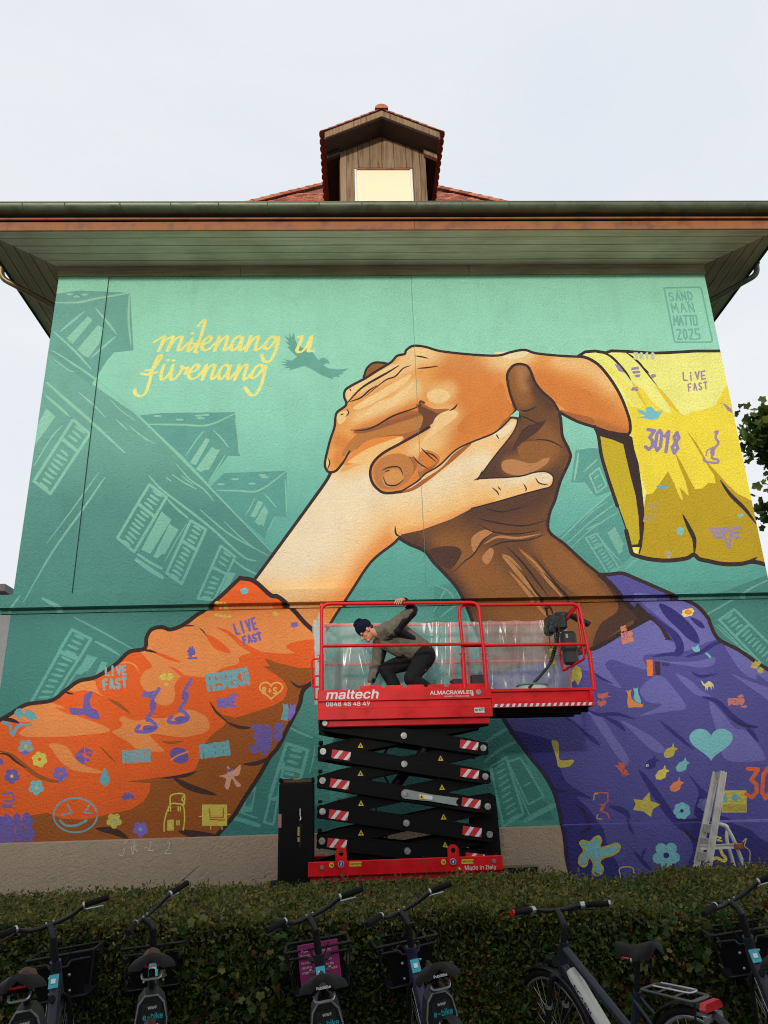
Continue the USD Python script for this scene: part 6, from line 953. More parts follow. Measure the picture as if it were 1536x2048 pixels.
obj('bucket_paint', at_(trimesh.creation.cylinder(.17, .004, sections=30), bu, .45, bz0 + bh - .05), mat('pale_wet_paint', (.6, .62, .6), .2), bkt)
# ---------------------------------------------------------------- the painter on the platform
def L3(x, y, v):
    u, z = LP(x, y, v); return np.array([u, v, z])
def ball(p, r, n=20): return m3.Manifold.sphere(float(r), n).translate([float(t) for t in p])
def bone(a, ra, b, rb, n=20): return m3.Manifold.batch_hull([ball(a, ra, n), ball(b, rb, n)])
def chain(pts, n=20): return m3.Manifold.batch_boolean([bone(a, ra, b, rb, n) for (a, ra), (b, rb) in zip(pts, pts[1:])], m3.OpType.Add)
def U(*ms): return m3.Manifold.batch_boolean(list(ms), m3.OpType.Add)
def soft(man_, l=.012, it=14, fold=0.0, fs=26, seed=1):
    m = man_.refine_to_length(l).to_mesh(); t = trimesh.Trimesh(m.vert_properties[:, :3], m.tri_verts, process=True)
    trimesh.smoothing.filter_taubin(t, lamb=.5, nu=.52, iterations=it)
    if fold: 
        n = t.vertex_normals; q = t.vertices * fs
        t.vertices = t.vertices + n * ((1 - np.abs(2 * meshkit.fbm(q * (1, 1, .45), 3, seed) - 1)) - .6)[:, None] * fold
    return t
def ell(c, rx, ry, rz_, up=(0, 0, 1), fw=(1, 0, 0)):
    up, fw = np.asarray(up, float), np.asarray(fw, float); s = np.cross(up, fw)
    m = m3.Manifold.sphere(1.0, 28).scale([rx, ry, rz_]); T = np.stack([fw, s, up, np.asarray(c)], 1); return m.transform(T)
hu, hf = np.array([-.70, 0, .71]), np.array([-.70, -.10, -.71]); hf /= np.linalg.norm(hf); hu = hu - hf * (hu @ hf); hu /= np.linalg.norm(hu); hs = np.cross(hu, hf)
HC = L3(732, 1262, .46)
def HP_(f, s, u): return HC + hf * f + hs * s + hu * u
neck, chest, pelv = L3(759, 1266, .47), L3(797, 1272, .47), L3(846, 1310, .47)
shN, elN, wrN = L3(783, 1258, .27), L3(826, 1220, .16), L3(807, 1196, .03)
shF, elF, wrF = L3(760, 1286, .66), L3(755, 1326, .70), L3(741, 1364, .62)
hipN, knN, anN, toN = L3(850, 1314, .36), L3(822, 1358, .26), L3(866, 1384, .34), L3(852, 1399, .34)
hipF, knF, anF, toF = L3(838, 1316, .58), L3(771, 1338, .62), L3(797, 1385, .60), L3(772, 1397, .60)
person = lift_thing('person', 'person in grey fleece and navy beanie crouching on the lift platform, hand on rail', 'person')
head = U(ell(HP_(-.012, 0, .03), .098, .074, .108, hu, hf), ell(HP_(.030, 0, -.055), .062, .054, .075, hu, hf), bone(HP_(.085, 0, -.01), .012, HP_(.112, 0, -.04), .017), ball(HP_(.098, .012, -.043), .011), ball(HP_(.098, -.012, -.043), .011), bone(HP_(.07, -.02, -.105), .022, HP_(.07, .02, -.105), .022), bone(HP_(.074, -.035, .012), .018, HP_(.074, .035, .012), .018), bone(HP_(.078, -.018, -.074), .010, HP_(.078, .018, -.074), .010), bone(HP_(.076, -.015, -.086), .010, HP_(.076, .015, -.086), .010),
         *[U(ell(HP_(-.012, s * .076, -.008), .022, .010, .032, hu, hf), ball(HP_(.048, s * .038, -.035), .026)) for s in (-1, 1)], bone(HP_(-.03, 0, -.05), .062, neck, .066))
def fing(root, d1, d2, l, r): 
    a = np.asarray(root); b = a + d1 * l * .45; c = b + d2 * l * .32; d = c + d2 * l * .23; return chain([(a, r * 1.08), (b, r), (c, r * .92), (d, r * .8)], 12)
zt = zt0; kn = [L3(793 + k * 4.0, 1197.5 - .6 * k, -.012) for k in range(4)]
for k in kn: k[2] = zt + .036; 
dd = np.array([-.32, -.30, -.90]); dd /= np.linalg.norm(dd); d0 = np.array([-.42, -.78, -.45]); d0 /= np.linalg.norm(d0)
wrN[2] = zt + .06; wrN[1] = .055
handN = U(m3.Manifold.batch_hull([ball(kn[0], .014, 12), ball(kn[3], .014, 12), ball(wrN + [-.012, 0, 0], .023, 12), ball(wrN + [.012, 0, -.004], .022, 12)]), *[fing(kn[k], d0, dd, l, .0098) for k, l in enumerate((.072, .086, .090, .082))], chain([(wrN + [.01, -.01, -.012], .016), (wrN + [.03, .0, -.055], .013), (wrN + [.015, -.02, -.09], .010)], 12))
hd = np.array([-.35, -.1, -.93])
handF = U(m3.Manifold.batch_hull([ball(wrF, .026, 12), ball(wrF + hd * .09 + [0, -.03, 0], .014, 12), ball(wrF + hd * .09 + [0, .03, 0], .014, 12)]), *[fing(wrF + hd * .09 + [0, -.033 + .022 * k, 0], hd, np.array([-.1, -.1, -.98]), (.08, .09, .085, .068)[k], .0095) for k in range(4)], chain([(wrF + hd * .03 + [-.01, -.02, 0], .014), (wrF + hd * .06 + [-.045, -.03, 0], .011), (wrF + hd * .10 + [-.05, -.03, 0], .009)], 12))
body = U(head, handN, handF, chain([(neck, .062), (chest, .11), (pelv, .11)]), chain([(shN, .045), (elN, .038), (wrN, .026)]), chain([(shF, .045), (elF, .038), (wrF, .026)]), bone(chest, .08, shN, .05), bone(chest, .08, shF, .05), chain([(pelv, .09), (hipN, .08), (knN, .052), (anN, .036)]), chain([(pelv, .09), (hipF, .08), (knF, .052), (anF, .036)]))
skin = mat('painter_skin', srgb(206, 142, 112), .5, .08, 20, bump=.0005, bscale=120)
obj('body', soft(body, .006, 5), skin, person, smooth=60)
fleece = mat('grey_fleece', srgb(112, 108, 96), .95, .22, 26, bump=.003, bscale=170, spec=.1); blackcloth = mat('black_softshell', (.010, .010, .011), .7, .3, 20, bump=.002, bscale=90, spec=.25)
jack = U(chain([(neck + [.012, 0, .0], .078), (L3(776, 1264, .47), .135), (chest, .165), (L3(820, 1290, .47), .165), (L3(840, 1303, .47), .155)]), m3.Manifold.batch_hull([ball(L3(790, 1264, .47), .14), ball(shN, .085), ball(shF, .085)]), chain([(shN, .092), ((shN + elN) / 2, .082), (elN + [-.03, .0, -.02], .066)]), chain([(shF, .088), ((shF + elF) / 2, .074), (elF, .066), (wrF + [.005, 0, .02], .048)]), bone(chest, .15, shF, .09), bone(L3(775, 1285, .5), .10, L3(800, 1295, .5), .12))
J = soft(jack, .012, 9, .026, 17, 3); obj('fleece_jacket', J, fleece, person, smooth=70)
obj('collar', soft(chain([(neck + [-.025, 0, .02], .074), (neck + [.02, 0, 0], .082)]), .012, 6), fleece, person, smooth=60)
pan = U(chain([(elN + [-.012, -.01, .0], .062), (elN, .060), (elN * .45 + wrN * .55, .052), (wrN + [.012, .012, -.006], .038)]), chain([(elN + [-.01, -.012, -.035], .055), (shN + [.07, -.05, .015], .062), (shN + [.06, -.055, -.03], .05)]), m3.Manifold.batch_hull([ball(shN + [.07, -.02, -.02], .06), ball(L3(826, 1277, .335), .035), ball(L3(814, 1272, .325), .03)]))
obj('jacket_side_panel', soft(pan, .012, 8, .008, 24, 5), blackcloth, person, smooth=60)
obj('sleeve_panel', soft(chain([(shF + [.05, -.03, -.05], .05), (elF + [.034, -.015, 0], .042), (wrF + [.026, -.01, .02], .034)]), .012, 8, .006, 24, 6), blackcloth, person, smooth=60)
obj('cuff', soft(chain([(wrN + [.014, .014, -.008], .036), (wrN + [.004, .006, 0], .034)]), .01, 4), fleece, person, smooth=60)
trou = U(chain([(pelv + [-.02, 0, .0], .15), (hipN, .128), ((hipN + knN) / 2, .105), (knN, .084), ((knN + anN) / 2, .075), (anN, .062)]), chain([(pelv, .15), (hipF, .125), ((hipF + knF) / 2, .10), (knF, .082), ((knF + anF) / 2, .074), (anF, .064)]))
trous_m = mat('black_work_trousers', (.012, .012, .013), .85, .4, 18, bump=.002, bscale=120, spec=.25)
obj('trousers', soft(trou, .012, 8, .022, 15, 9), trous_m, person, smooth=70)
spots = []
for k in range(16):
    p = knN * .35 + hipN * .65 + rng.normal(0, .05, 3); p[1] = .0; 
    hit = J.bounds[0][1]; base = L3(843 + rng.normal(0, 7), 1335 + rng.normal(0, 12), .235); base[1] = .245 + .002 * k
    spots.append(trimesh.creation.icosphere(1, rng.uniform(.003, .007)).apply_translation(base))
obj('paint_splashes', spots, whi, person, kind='stuff')
for a, t in ((anN, toN), (anF, toF)):
    d = t - a; obj('work_shoe', soft(U(chain([(a, .05), (t, .046)]), bone(t, .046, t + [-.10, 0, -.012], .036)), .012, 4), blackcloth, person, smooth=50)
navy = mat('navy_knit_beanie', (.008, .011, .028), .95, .35, 30, bump=.002, bscale=240, spec=.15)
cap = U(ell(HP_(-.012, 0, .058), .112, .088, .098, hu, hf), bone(HP_(-.02, 0, .10), .064, HP_(.0, 0, .138), .052), bone(HP_(.025, 0, .142), .042, HP_(-.025, 0, .142), .046)).trim_by_plane([float(x) for x in (hu * .93 - hf * .30)], float((hu * .93 - hf * .30) @ HP_(.0, 0, .008)))
obj('beanie', soft(cap, .009, 6, .006, 60, 4), navy, person, smooth=60)
obj('hair', soft(bone(HP_(-.08, -.04, -.01), .028, HP_(-.08, .04, -.01), .028), .01, 3), mat('dark_hair', (.02, .014, .010), .7), person, smooth=60)
for s in (-1, 1): obj('eye', trimesh.creation.icosphere(2, .010).apply_translation(HP_(.082, s * .030, -.008)), mat('eye_dark%d' % (s + 1), (.03, .02, .018), .2), person, smooth=True); obj('eyebrow', tube([HP_(.093, s * .014, .014), HP_(.092, s * .03, .02), HP_(.08, s * .046, .014)], .005, 6), '/World/Looks/dark_hair', person)
# ---------------------------------------------------------------- hedge in front of the house
leaf_ms = []
def leafmat(name, stops):
    return usdkit.material(stage, '/World/Looks/' + name, {'oi': ('object_info', {}), 'r': ('rgb_ramp', {'ramp': stops}), 'gi': ('geometry', {}), 'mr': ('map_range', {'to_min': .62, 'to_max': 1.3}), 'cc': ('combine_color', {}), 'x': ('mix', {'mix_type': 'multiply', 'fac': 1.0}), 'p': ('principled_bsdf', {'roughness': .5, 'specular_ior_level': .3}), 't': ('translucent_bsdf', {}), 'm': ('mix_closure', {'fac': .25})},
        [('oi.random', 'r.fac'), ('gi.random_per_island', 'mr.value'), ('mr.result', 'cc.r'), ('mr.result', 'cc.g'), ('mr.result', 'cc.b'), ('r.color', 'x.color1'), ('cc.color', 'x.color2'), ('x.color', 'p.base_color'), ('x.color', 't.color'), ('p.BSDF', 'm.closure1'), ('t.BSDF', 'm.closure2')], surface='m.closure')
LG = leafmat('hedge_leaf_green', [(0, (.020, .042, .008)), (.45, (.055, .105, .020)), (.8, (.12, .175, .032)), (1, (.19, .21, .045))])
LY = leafmat('hedge_leaf_olive', [(0, (.075, .09, .016)), (.6, (.19, .185, .034)), (1, (.30, .24, .055))])
LA_ = leafmat('hedge_leaf_autumn', [(0, (.10, .028, .012)), (.5, (.19, .075, .022)), (.8, (.13, .085, .02)), (1, (.26, .12, .06))])
LT_ = leafmat('tree_leaf', [(0, (.05, .085, .010)), (.6, (.14, .19, .022)), (1, (.22, .24, .04))])
def leafshape(l, w, fold=.25):                       # a pointed leaf folded along its midrib
    v = np.array([(0, 0, 0), (l * .35, w / 2, w * fold), (l * .75, w * .38, w * fold * .8), (l, 0, -l * .08), (l * .75, -w * .38, w * fold * .8), (l * .35, -w / 2, w * fold), (l * .5, 0, 0)])
    return v, np.array([(0, 6, 1), (1, 6, 2), (2, 6, 3), (3, 6, 4), (4, 6, 5), (5, 6, 0)])
def lobed(l):                                        # an ivy- or maple-like leaf
    a = np.radians([0, 28, 60, 85, 120, 150, 180, 210, 240, 275, 300, 332]); r = np.array([1, .72, .9, .66, .74, .45, .2, .45, .74, .66, .9, .72]) * l
    v = np.vstack([[0, 0, .06 * l], np.stack([r * np.cos(a), r * np.sin(a), -.1 * r], 1)]); n = len(a)
    return v, np.array([(0, 1 + i, 1 + (i + 1) % n) for i in range(n)])
def clump(seed, n, l, w, spread, lob=False):
    r = np.random.default_rng(seed); V, F_, at = [], [], 0
    for k in range(n):
        v, f = lobed(l * r.uniform(.7, 1.2)) if lob else leafshape(l * r.uniform(.7, 1.25), w * r.uniform(.8, 1.2))
        T = trimesh.transformations.euler_matrix(*r.uniform(-1.0, 1.0, 2), r.uniform(0, 6.3)); v = v @ T[:3, :3].T + r.normal(0, spread, 3); V.append(v); F_.append(f + at); at += len(v)
    return np.vstack(V), np.vstack(F_)
def instancer(name, parent, protos, mt, P, sc, seed, kind='stuff'):
    r = np.random.default_rng(seed); path = path_for(name, parent); pi = UsdGeom.PointInstancer.Define(stage, path); pr = []
    for k, (v, f) in enumerate(protos):
        m = usdkit.mesh(stage, '%s/leaf_cluster_%03d' % (path, k), (v, f), mt); pr.append(m.GetPath())
    pi.CreatePrototypesRel().SetTargets(pr); n = len(P)
    pi.CreateProtoIndicesAttr(Vt.IntArray.FromNumpy(r.integers(0, len(protos), n).astype(np.int32))); pi.CreatePositionsAttr(Vt.Vec3fArray.FromNumpy(np.asarray(P, np.float32)))
    q = r.normal(0, 1, (n, 4)); q /= np.linalg.norm(q, axis=1, keepdims=True); pi.CreateOrientationsAttr(Vt.QuathArray([Gf.Quath(float(a), float(b), float(c), float(d)) for a, b, c, d in q]))
    s = sc * r.uniform(.75, 1.3, n); pi.CreateScalesAttr(Vt.Vec3fArray.FromNumpy(np.repeat(s[:, None], 3, 1).astype(np.float32)))
    tag(pi.GetPrim(), kind=kind); return pi
HX0, HX1, HY0, HY1 = -5.0, 6.2, 5.55, 7.75
def hedge_top(x, y):
    p = np.stack([x * .9, y * .9, x * 0 + 3.3], -1)
    return .878 + .11 * (meshkit.fbm(p, 3, 11) - .5) + .035 * smooth01(2.2, 3.2, x) - .08 * np.exp(-((x - 2.25) / .35) ** 2) + .004 * (y - 6)
def hedge_front(x, z): return HY0 + .16 * (meshkit.fbm(np.stack([x * 1.1, z * 1.4, x * 0 + 7.7], -1), 3, 5) - .5) * 2 + .10 * smooth01(.6, 1.1, z)
hedge = thing('hedge', 'long clipped dark green hedge with autumn leaves between the bicycles and the wall', 'hedge', (0, 0, 0))
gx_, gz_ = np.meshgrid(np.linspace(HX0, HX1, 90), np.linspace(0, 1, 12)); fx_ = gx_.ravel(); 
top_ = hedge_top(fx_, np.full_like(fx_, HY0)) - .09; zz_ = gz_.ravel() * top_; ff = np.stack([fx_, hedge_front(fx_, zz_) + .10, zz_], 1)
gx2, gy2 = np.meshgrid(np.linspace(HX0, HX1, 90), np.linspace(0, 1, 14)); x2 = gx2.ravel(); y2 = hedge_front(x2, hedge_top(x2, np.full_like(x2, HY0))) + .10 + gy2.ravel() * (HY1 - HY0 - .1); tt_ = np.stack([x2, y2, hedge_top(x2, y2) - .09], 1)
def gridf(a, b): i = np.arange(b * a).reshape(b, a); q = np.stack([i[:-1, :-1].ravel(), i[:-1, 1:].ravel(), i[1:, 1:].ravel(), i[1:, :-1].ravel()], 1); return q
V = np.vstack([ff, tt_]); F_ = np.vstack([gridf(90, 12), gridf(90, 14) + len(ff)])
obj('inner_twigs', (V, F_), mat('hedge_inner_shade', (.010, .010, .006), .95, .6, 14, bump=.03, bscale=22, col2=(.022, .014, .008)), hedge)  # near-black core sheet; the shade inside the hedge is put into its colour
r_ = np.random.default_rng(21)
def front_pts(n): x = r_.uniform(HX0, HX1, n); z = r_.uniform(.15, 1, n) * hedge_top(x, np.full(n, HY0)); return np.stack([x, hedge_front(x, z) + r_.exponential(.035, n) - .015, z], 1)
def top_pts(n): x = r_.uniform(HX0, HX1, n); y = HY0 + r_.uniform(0, 1, n) ** 1.3 * (HY1 - HY0); return np.stack([x, y, hedge_top(x, y) - r_.exponential(.03, n) + .012], 1)
P = np.vstack([front_pts(19000), top_pts(19000)])
nz_ = meshkit.fbm(P * (1.7, 1.7, 2.2), 3, 31); low = smooth01(.8, .45, P[:, 2]); sel = r_.uniform(0, 1, len(P))
aut = sel < np.clip((nz_ - .47) * 1.9, 0, .62) * (.20 + .75 * low); oli = ~aut & (r_.uniform(0, 1, len(P)) < (.16 + .60 * smooth01(.76, .88, P[:, 2])))
small = [clump(k, 15, .031, .019, .026) for k in range(6)]; 
instancer('green_leaves', hedge, small, LG, P[~aut & ~oli], 1.0, 1); instancer('olive_leaves', hedge, [clump(k + 20, 11, .032, .017, .026) for k in range(5)], LY, P[oli], 1.0, 2); instancer('autumn_leaves', hedge, [clump(k + 40, 6, .036, .024, .026) for k in range(5)], LA_, P[aut], 1.0, 3)
B = front_pts(3200); B = B[(meshkit.fbm(B * 1.3, 2, 77) > .50) | (B[:, 0] > 1.9)]; B[:, 1] -= .03
big = [clump(k + 60, 4, .034, 0, .045, True) for k in range(5)]; k_ = r_.uniform(0, 1, len(B))
instancer('bramble_leaves', hedge, big, LG, B[k_ < .60], 1.0, 4); instancer('yellowing_leaves', hedge, big, LY, B[(k_ >= .60) & (k_ < .86)], .9, 5); instancer('red_leaves', hedge, big, LA_, B[k_ >= .86], .8, 6)
tw = []
for k in range(90):
    x = r_.uniform(HX0, HX1); z = r_.uniform(.3, 1.0); y = float(hedge_front(np.array([x]), np.array([z]))[0]); p = np.array([x, y + .04, z]); q = p + (r_.normal(0, .12), -.03, r_.uniform(.05, .25)); tw.append(tube([p, (p + q) / 2 + r_.normal(0, .015, 3), q], [.004, .003, .0015], 4))
for k in range(160):
    x = r_.uniform(HX0, HX1); y = r_.uniform(HY0, HY1); z = float(hedge_top(np.array([x]), np.array([y]))[0]); tw.append(tube([(x, y, z - .05), (x + r_.normal(0, .02), y, z + r_.uniform(.01, .04))], [.003, .0012], 4))
obj('stray_twigs', tw, mat('twig_bark', (.07, .045, .03), .9, .3), hedge, kind='stuff')

# ---------------------------------------------------------------- bicycles
frame_d = mat('bike_frame_slate', (.015, .019, .025), .4, .2, 8, spec=.35); frame_v = mat('bike_frame_violet', (.028, .024, .068), .4, .2, 8, spec=.35); rub = mat('rubber_black', (.008, .008, .008), .8, .3, 20, spec=.15); alu = mat('bike_alloy', (.42, .42, .42), .35, .2, 10, metallic=.8); teal_s = mat('sticker_teal', (.02, .36, .42), .4, .1); bl_p = mat('bike_black_paint', (.008, .008, .009), .42, .3, 9, spec=.3); leather = mat('saddle_vinyl', (.012, .0115, .011), .55, .4, 16, spec=.2, bump=.001, bscale=160); brown_s = mat('saddle_brown_top', (.075, .030, .018), .5, .4, 14); basket_m = mat('basket_liner', (.005, .005, .006), .85, .3, 20, spec=.1); red_r = mat('rear_reflector_red', (.42, .010, .012), .25, .1); gr_p = mat('battery_case_grey', (.016, .018, .019), .5, .2, 10, spec=.3); teal_t = mat('print_teal', (.03, .42, .48), .5, .05); mag = mat('notice_magenta', (.30, .012, .12), .5, .08)
def wheel(par, y, R=.34, x=0.0, spokes=28):
    w = node('wheel', par)
    o = obj('tyre', place(trimesh.creation.torus(R - .02, .021, major_sections=56, minor_sections=10), (x, y, R), ry=90), rub, w, smooth=60); obj('rim', place(trimesh.creation.torus(R - .045, .011, major_sections=56, minor_sections=8), (x, y, R), ry=90), alu, w, smooth=60)
    sp = []
    for k in range(spokes):
        a = 2 * math.pi * k / spokes; b = a + (.5 if k % 2 else -.5); s = .03 if k % 4 < 2 else -.03; sp.append(tube([(x + s, y + .03 * math.cos(b), R + .03 * math.sin(b)), (x, y + (R - .05) * math.cos(a), R + (R - .05) * math.sin(a))], .0013, 4))
    obj('spokes', sp, alu, w, kind='stuff'); obj('hub', [cyl((x - .045, y, R), (x + .045, y, R), .024, 14), cyl((x - .06, y, R), (x + .06, y, R), .006, 8)], alu, w, smooth=50)
def fender(par, y, R, a0, a1, w=.028, mt=None):
    a = np.linspace(math.radians(a0), math.radians(a1), 22); V, n = [], 7; c = np.linspace(-1, 1, n)
    for t in a:
        for q in c: rr = R + .025 - .012 * q * q; V.append((w * q, y + rr * math.cos(t), R + rr * math.sin(t)))
    F_ = gridf(n, 22); return obj('mudguard', (np.array(V), F_), mt or bl_p, par, smooth=True)
def saddle_mesh(l=.27, w=.20):
    s = np.linspace(0, 1, 20); V = []; n = 13
    for t in s:                                       # t = 0 rear, 1 nose
        hw = w / 2 * (1 - smooth01(.15, .75, t)) + .024; hw *= min(1, .45 + 3.2 * t) * (1 if t < .97 else .8); zc = .012 * math.cos(t * 5) + .012 * (1 - t)
        for q in np.linspace(0, math.pi, n): V.append((hw * math.cos(q), -l / 2 + l * t, zc + (.028 + .012 * (1 - t)) * math.sin(q) ** .6 - .035 * abs(math.cos(q)) ** 3))
    f = gridf(n, 20); V = np.array(V); c0, c1 = V[:n].mean(0) - (0, .008, .0), V[-n:].mean(0) + (0, .008, 0); V = np.vstack([V, c0, c1]); i0, i1 = len(V) - 2, len(V) - 1
    f3 = [(a, b, c) for a, b, c, d in f] + [(a, c, d) for a, b, c, d in f] + [(i0, k + 1, k) for k in range(n - 1)] + [(i1, 19 * n + k, 19 * n + k + 1) for k in range(n - 1)]
    return trimesh.Trimesh(V, f3, process=False)
def steer_rot(pts, deg, piv, tilt=20):
    ax = np.array([0, -math.sin(math.radians(tilt)), math.cos(math.radians(tilt))]); T = trimesh.transformations.rotation_matrix(math.radians(deg), ax, piv); p = np.asarray(pts, float); return p @ T[:3, :3].T + T[:3, 3]
def ebike(label, steer, dz=0.0, violet=False, brown=False, sticker=(0, .02, .72), magenta=False):
    b = thing('electric_bicycle', label, 'bicycle', (0, 0, 0), 0, 'parked hire bicycles'); fm = frame_v if violet else frame_d
    wheel(b, -.52); wheel(b, .58); fender(b, -.52, .34, 20, 200); fender(b, .58, .34, 10, 165)
    # frame
    main = spline([(0, .37, .80), (0, .22, .52), (0, .06, .33), (0, -.02, .29)], 8); k = len(main); t = tube(main, np.linspace(.040, .046, k), 14); v = t.vertices; v[:, 0] *= .8; obj('main_tube', t, fm, b, smooth=50)
    obj('head_tube', cyl((0, .40, .70), (0, .345, .875), .031, 16), fm, b, smooth=50)
    obj('seat_tube', cyl((0, -.02, .29), (0, -.175, .68), .024, 14), fm, b, smooth=50)
    for s in (-1, 1): obj('chain_stay', tube([(s * .025, -.04, .29), (s * .055, -.52, .34)], .013, 8), fm, b, smooth=50); obj('seat_stay', tube([(s * .022, -.16, .62), (s * .055, -.52, .35)], .010, 8), fm, b, smooth=50)
    obj('crank', [cyl((-.07, 0, .29), (.07, 0, .29), .02, 10), rbx(-.085, -.07, -.01, .01, .12, .3), rbx(.07, .085, -.01, .01, .28, .46)], bl_p, b)
    for s, z in ((-1, .12), (1, .46)): obj('pedal', rbx(s * .08, s * .18, -.04, .04, z - .012, z + .012), rub, b)
    obj('chain_guard', plate(sbox(-.36, .25, .09, .37).buffer(.02), .05, .06).apply_transform(trimesh.transformations.rotation_matrix(math.pi / 2, (0, 0, 1))).apply_translation((.11, -.14, 0)), bl_p, b)
    piv = (0, .345, .875)
    S = lambda p: steer_rot(p, steer, piv)
    [obj('fork_leg', tube(S([(s * .05, .60 - .02, .34), (s * .05, .425, .66), (s * .02, .41, .69)]), .014, 8), bl_p, b, smooth=50) for s in (-1, 1)]
    obj('stem', [tube(S([(0, .345, .875), (0, .31, 1.0)]), .021, 12), tube(S([(0, .31, .995), (0, .32, 1.03), (0, .355, 1.065)]), .019, 10)], bl_p, b, smooth=50)
    hb = [(-.31, .22, 1.115), (-.20, .26, 1.115), (-.12, .33, 1.08), (-.04, .36, 1.068), (.04, .36, 1.068), (.12, .33, 1.08), (.20, .26, 1.115), (.31, .22, 1.115)]
    obj('handlebar', tube(S(spline(hb, 6)), .0125, 10), bl_p, b, smooth=50)
    for s in (-1, 1):
        obj('grip', tube(S([(s * .185, .265, 1.115), (s * .25, .243, 1.115), (s * .315, .218, 1.115)]), [.016, .018, .017], 10), rub, b, smooth=50)
        obj('grip_ring', tube(S([(s * .178, .268, 1.115), (s * .188, .265, 1.115)]), .0185, 10), alu, b); obj('brake_lever', tube(S([(s * .165, .29, 1.105), (s * .20, .315, 1.085), (s * .29, .285, 1.075)]), [.009, .006, .005], 6), alu if s > 0 else bl_p, b, smooth=50)
        obj('cable', tube(spline([*S([(s * .16, .30, 1.10), (s * .13, .42, 1.05)]), (s * .08, .46, .95), (s * .03, .42, .84)], 7), .0032, 5), rub, b)
    obj('clamp_bolts', [cyl(*S([(s * .02, .338, 1.078), (s * .02, .334, 1.088)]), .006, 8) for s in (-1, 1)], alu, b)
    # basket on the front carrier
    bk = node('basket', b); x0, x1, y0, y1, z0, z1 = -.155, .155, .46, .70, .66, .885; X0, X1, Y1 = -.19, .19, .75
    obj('basket_rim', tube(arc([(X0, y0 - .01, z1), (X1, y0 - .01, z1), (X1, Y1, z1), (X0, Y1, z1), (X0, y0 - .01, z1 + .0001)], .03), .0085, 8), bl_p, bk, smooth=50)
    obj('basket_rim', tube(arc([(X0 + .02, y0 - .02, z1 - .035), (-.06, y0 - .03, z1 - .035), (-.05, y0 - .05, z1 - .06), (.05, y0 - .05, z1 - .06), (.06, y0 - .03, z1 - .035), (X1 - .02, y0 - .02, z1 - .035)], .03), .007, 8), bl_p, bk, smooth=50)
    for s in (-1, 1): [obj('basket_wire', tube(arc([(s * .19, yy, z1), (s * .155, yy, z0), (s * .02, yy, z0)], .02), .0055, 6), bl_p, bk, smooth=50) for yy in (y0 - .008, Y1 - .02)]
    obj('basket_floor', [bx(x0, x1, y0, y1, z0 - .006, z0 + .004)] + [cyl((x0, yy, z0 - .01), (x1, yy, z0 - .01), .005, 6) for yy in np.linspace(y0, y1, 5)], basket_m, bk)
    obj('basket_panel', trimesh.convex.convex_hull(np.array([(-.125, y0, z0 + .01), (.125, y0, z0 + .01), (-.145, y0 - .005, z1 - .05), (.145, y0 - .005, z1 - .05), (-.125, y0 + .004, z0 + .01), (.145, y0, z1 - .05)])), basket_m, bk); obj('basket_panel', bx(-.15, .15, Y1 - .03, Y1 - .025, z0, z1 - .02), basket_m, bk)
    obj('carrier_bolt', [trimesh.creation.icosphere(1, .009).apply_translation((s * .055, y0 - .03, z)) for s in (-1, 1) for z in (.70, .78)], alu, bk, kind='stuff')
    # saddle, seat post, battery with its rear plate
    sd = node('saddle', b); obj('saddle_shell', place(saddle_mesh(), (0, -.235, .905 + dz)), leather, sd, smooth=60)
    if brown: obj('saddle_nose', place(saddle_mesh(.15, .07), (0, -.16, .913 + dz)), brown_s, sd, smooth=60)
    obj('saddle_rail', tube(arc([(-.05, -.33, .875 + dz), (-.045, -.36, .85 + dz), (.045, -.36, .85 + dz), (.05, -.33, .875 + dz)], .03), .006, 6), alu, sd); txt_b(b, 'HIREBIKE' if False else '', None)
    obj('seat_post', cyl((0, -.170, .67), (0, -.235, .87 + dz), .016, 12), bl_p, b, smooth=50); obj('seat_clamp', cyl((0, -.172, .672), (0, -.178, .694), .029, 16), alu, b, smooth=50)
    g = Polygon([(-.045, .30), (.045, .30), (.066, .34), (.072, .55), (.058, .625), (.03, .66), (-.03, .66), (-.058, .625), (-.072, .55), (-.066, .34)]).buffer(.01)
    T = trimesh.transformations.euler_matrix(math.radians(14), 0, 0); T[:3, 3] = (0, .18, .185)
    def onbat(m): m = m.copy(); m.apply_transform(T); return m
    bt = node('battery', b); obj('battery_case', onbat(plate(g, -.30, -.21)), gr_p, bt); obj('battery_edge', onbat(plate(g.difference(g.buffer(-.007)), -.306, -.299)), alu, bt); obj('name_plate', onbat(plate(sbox(-.048, .50, .048, .628), -.304, -.3005)), mat('name_plate_black', (.018, .02, .02), .4) if not stage.GetPrimAtPath('/World/Looks/name_plate_black') else '/World/Looks/name_plate_black', bt)
    for s_, x, z, h, m_ in (('e-bike', -.043, .552, .029, teal_t), ('WWF', -.018, .602, .013, whi), ('42817', -.024, .513, .014, whi)):
        t = meshkit.text_mesh(s_, h, .0012, True); p = t.vertices.copy(); t.vertices = np.stack([x + p[:, 0] * (.8 if s_[0] == 'e' else 1), -.3052 - p[:, 2], z + p[:, 1]], 1); obj('plate_print', onbat(t), m_, bt)
    obj('rear_light', onbat(rbx(-.03, .03, -.315, -.298, .36, .385, .006)), red_r, bt)
    st = bx(-.026, .026, -.003, .003, -.035, .035); c = np.array([0, .338, .745]); obj('teal_sticker', place(st, (0, .300, .779), rx=-28), teal_s, b); obj('sticker_print', place(bx(-.012, .012, -.005, -.003, -.012, .012), (0, .2985, .780), rx=-28), whi, b); obj('lock_button', place(trimesh.creation.cylinder(.02, .012, sections=18), (0, .262, .70), rx=62), rub, b)
    obj('kick_stand', tube([(-.04, -.08, .28), (-.16, -.14, .02)], .012, 8), alu, b)
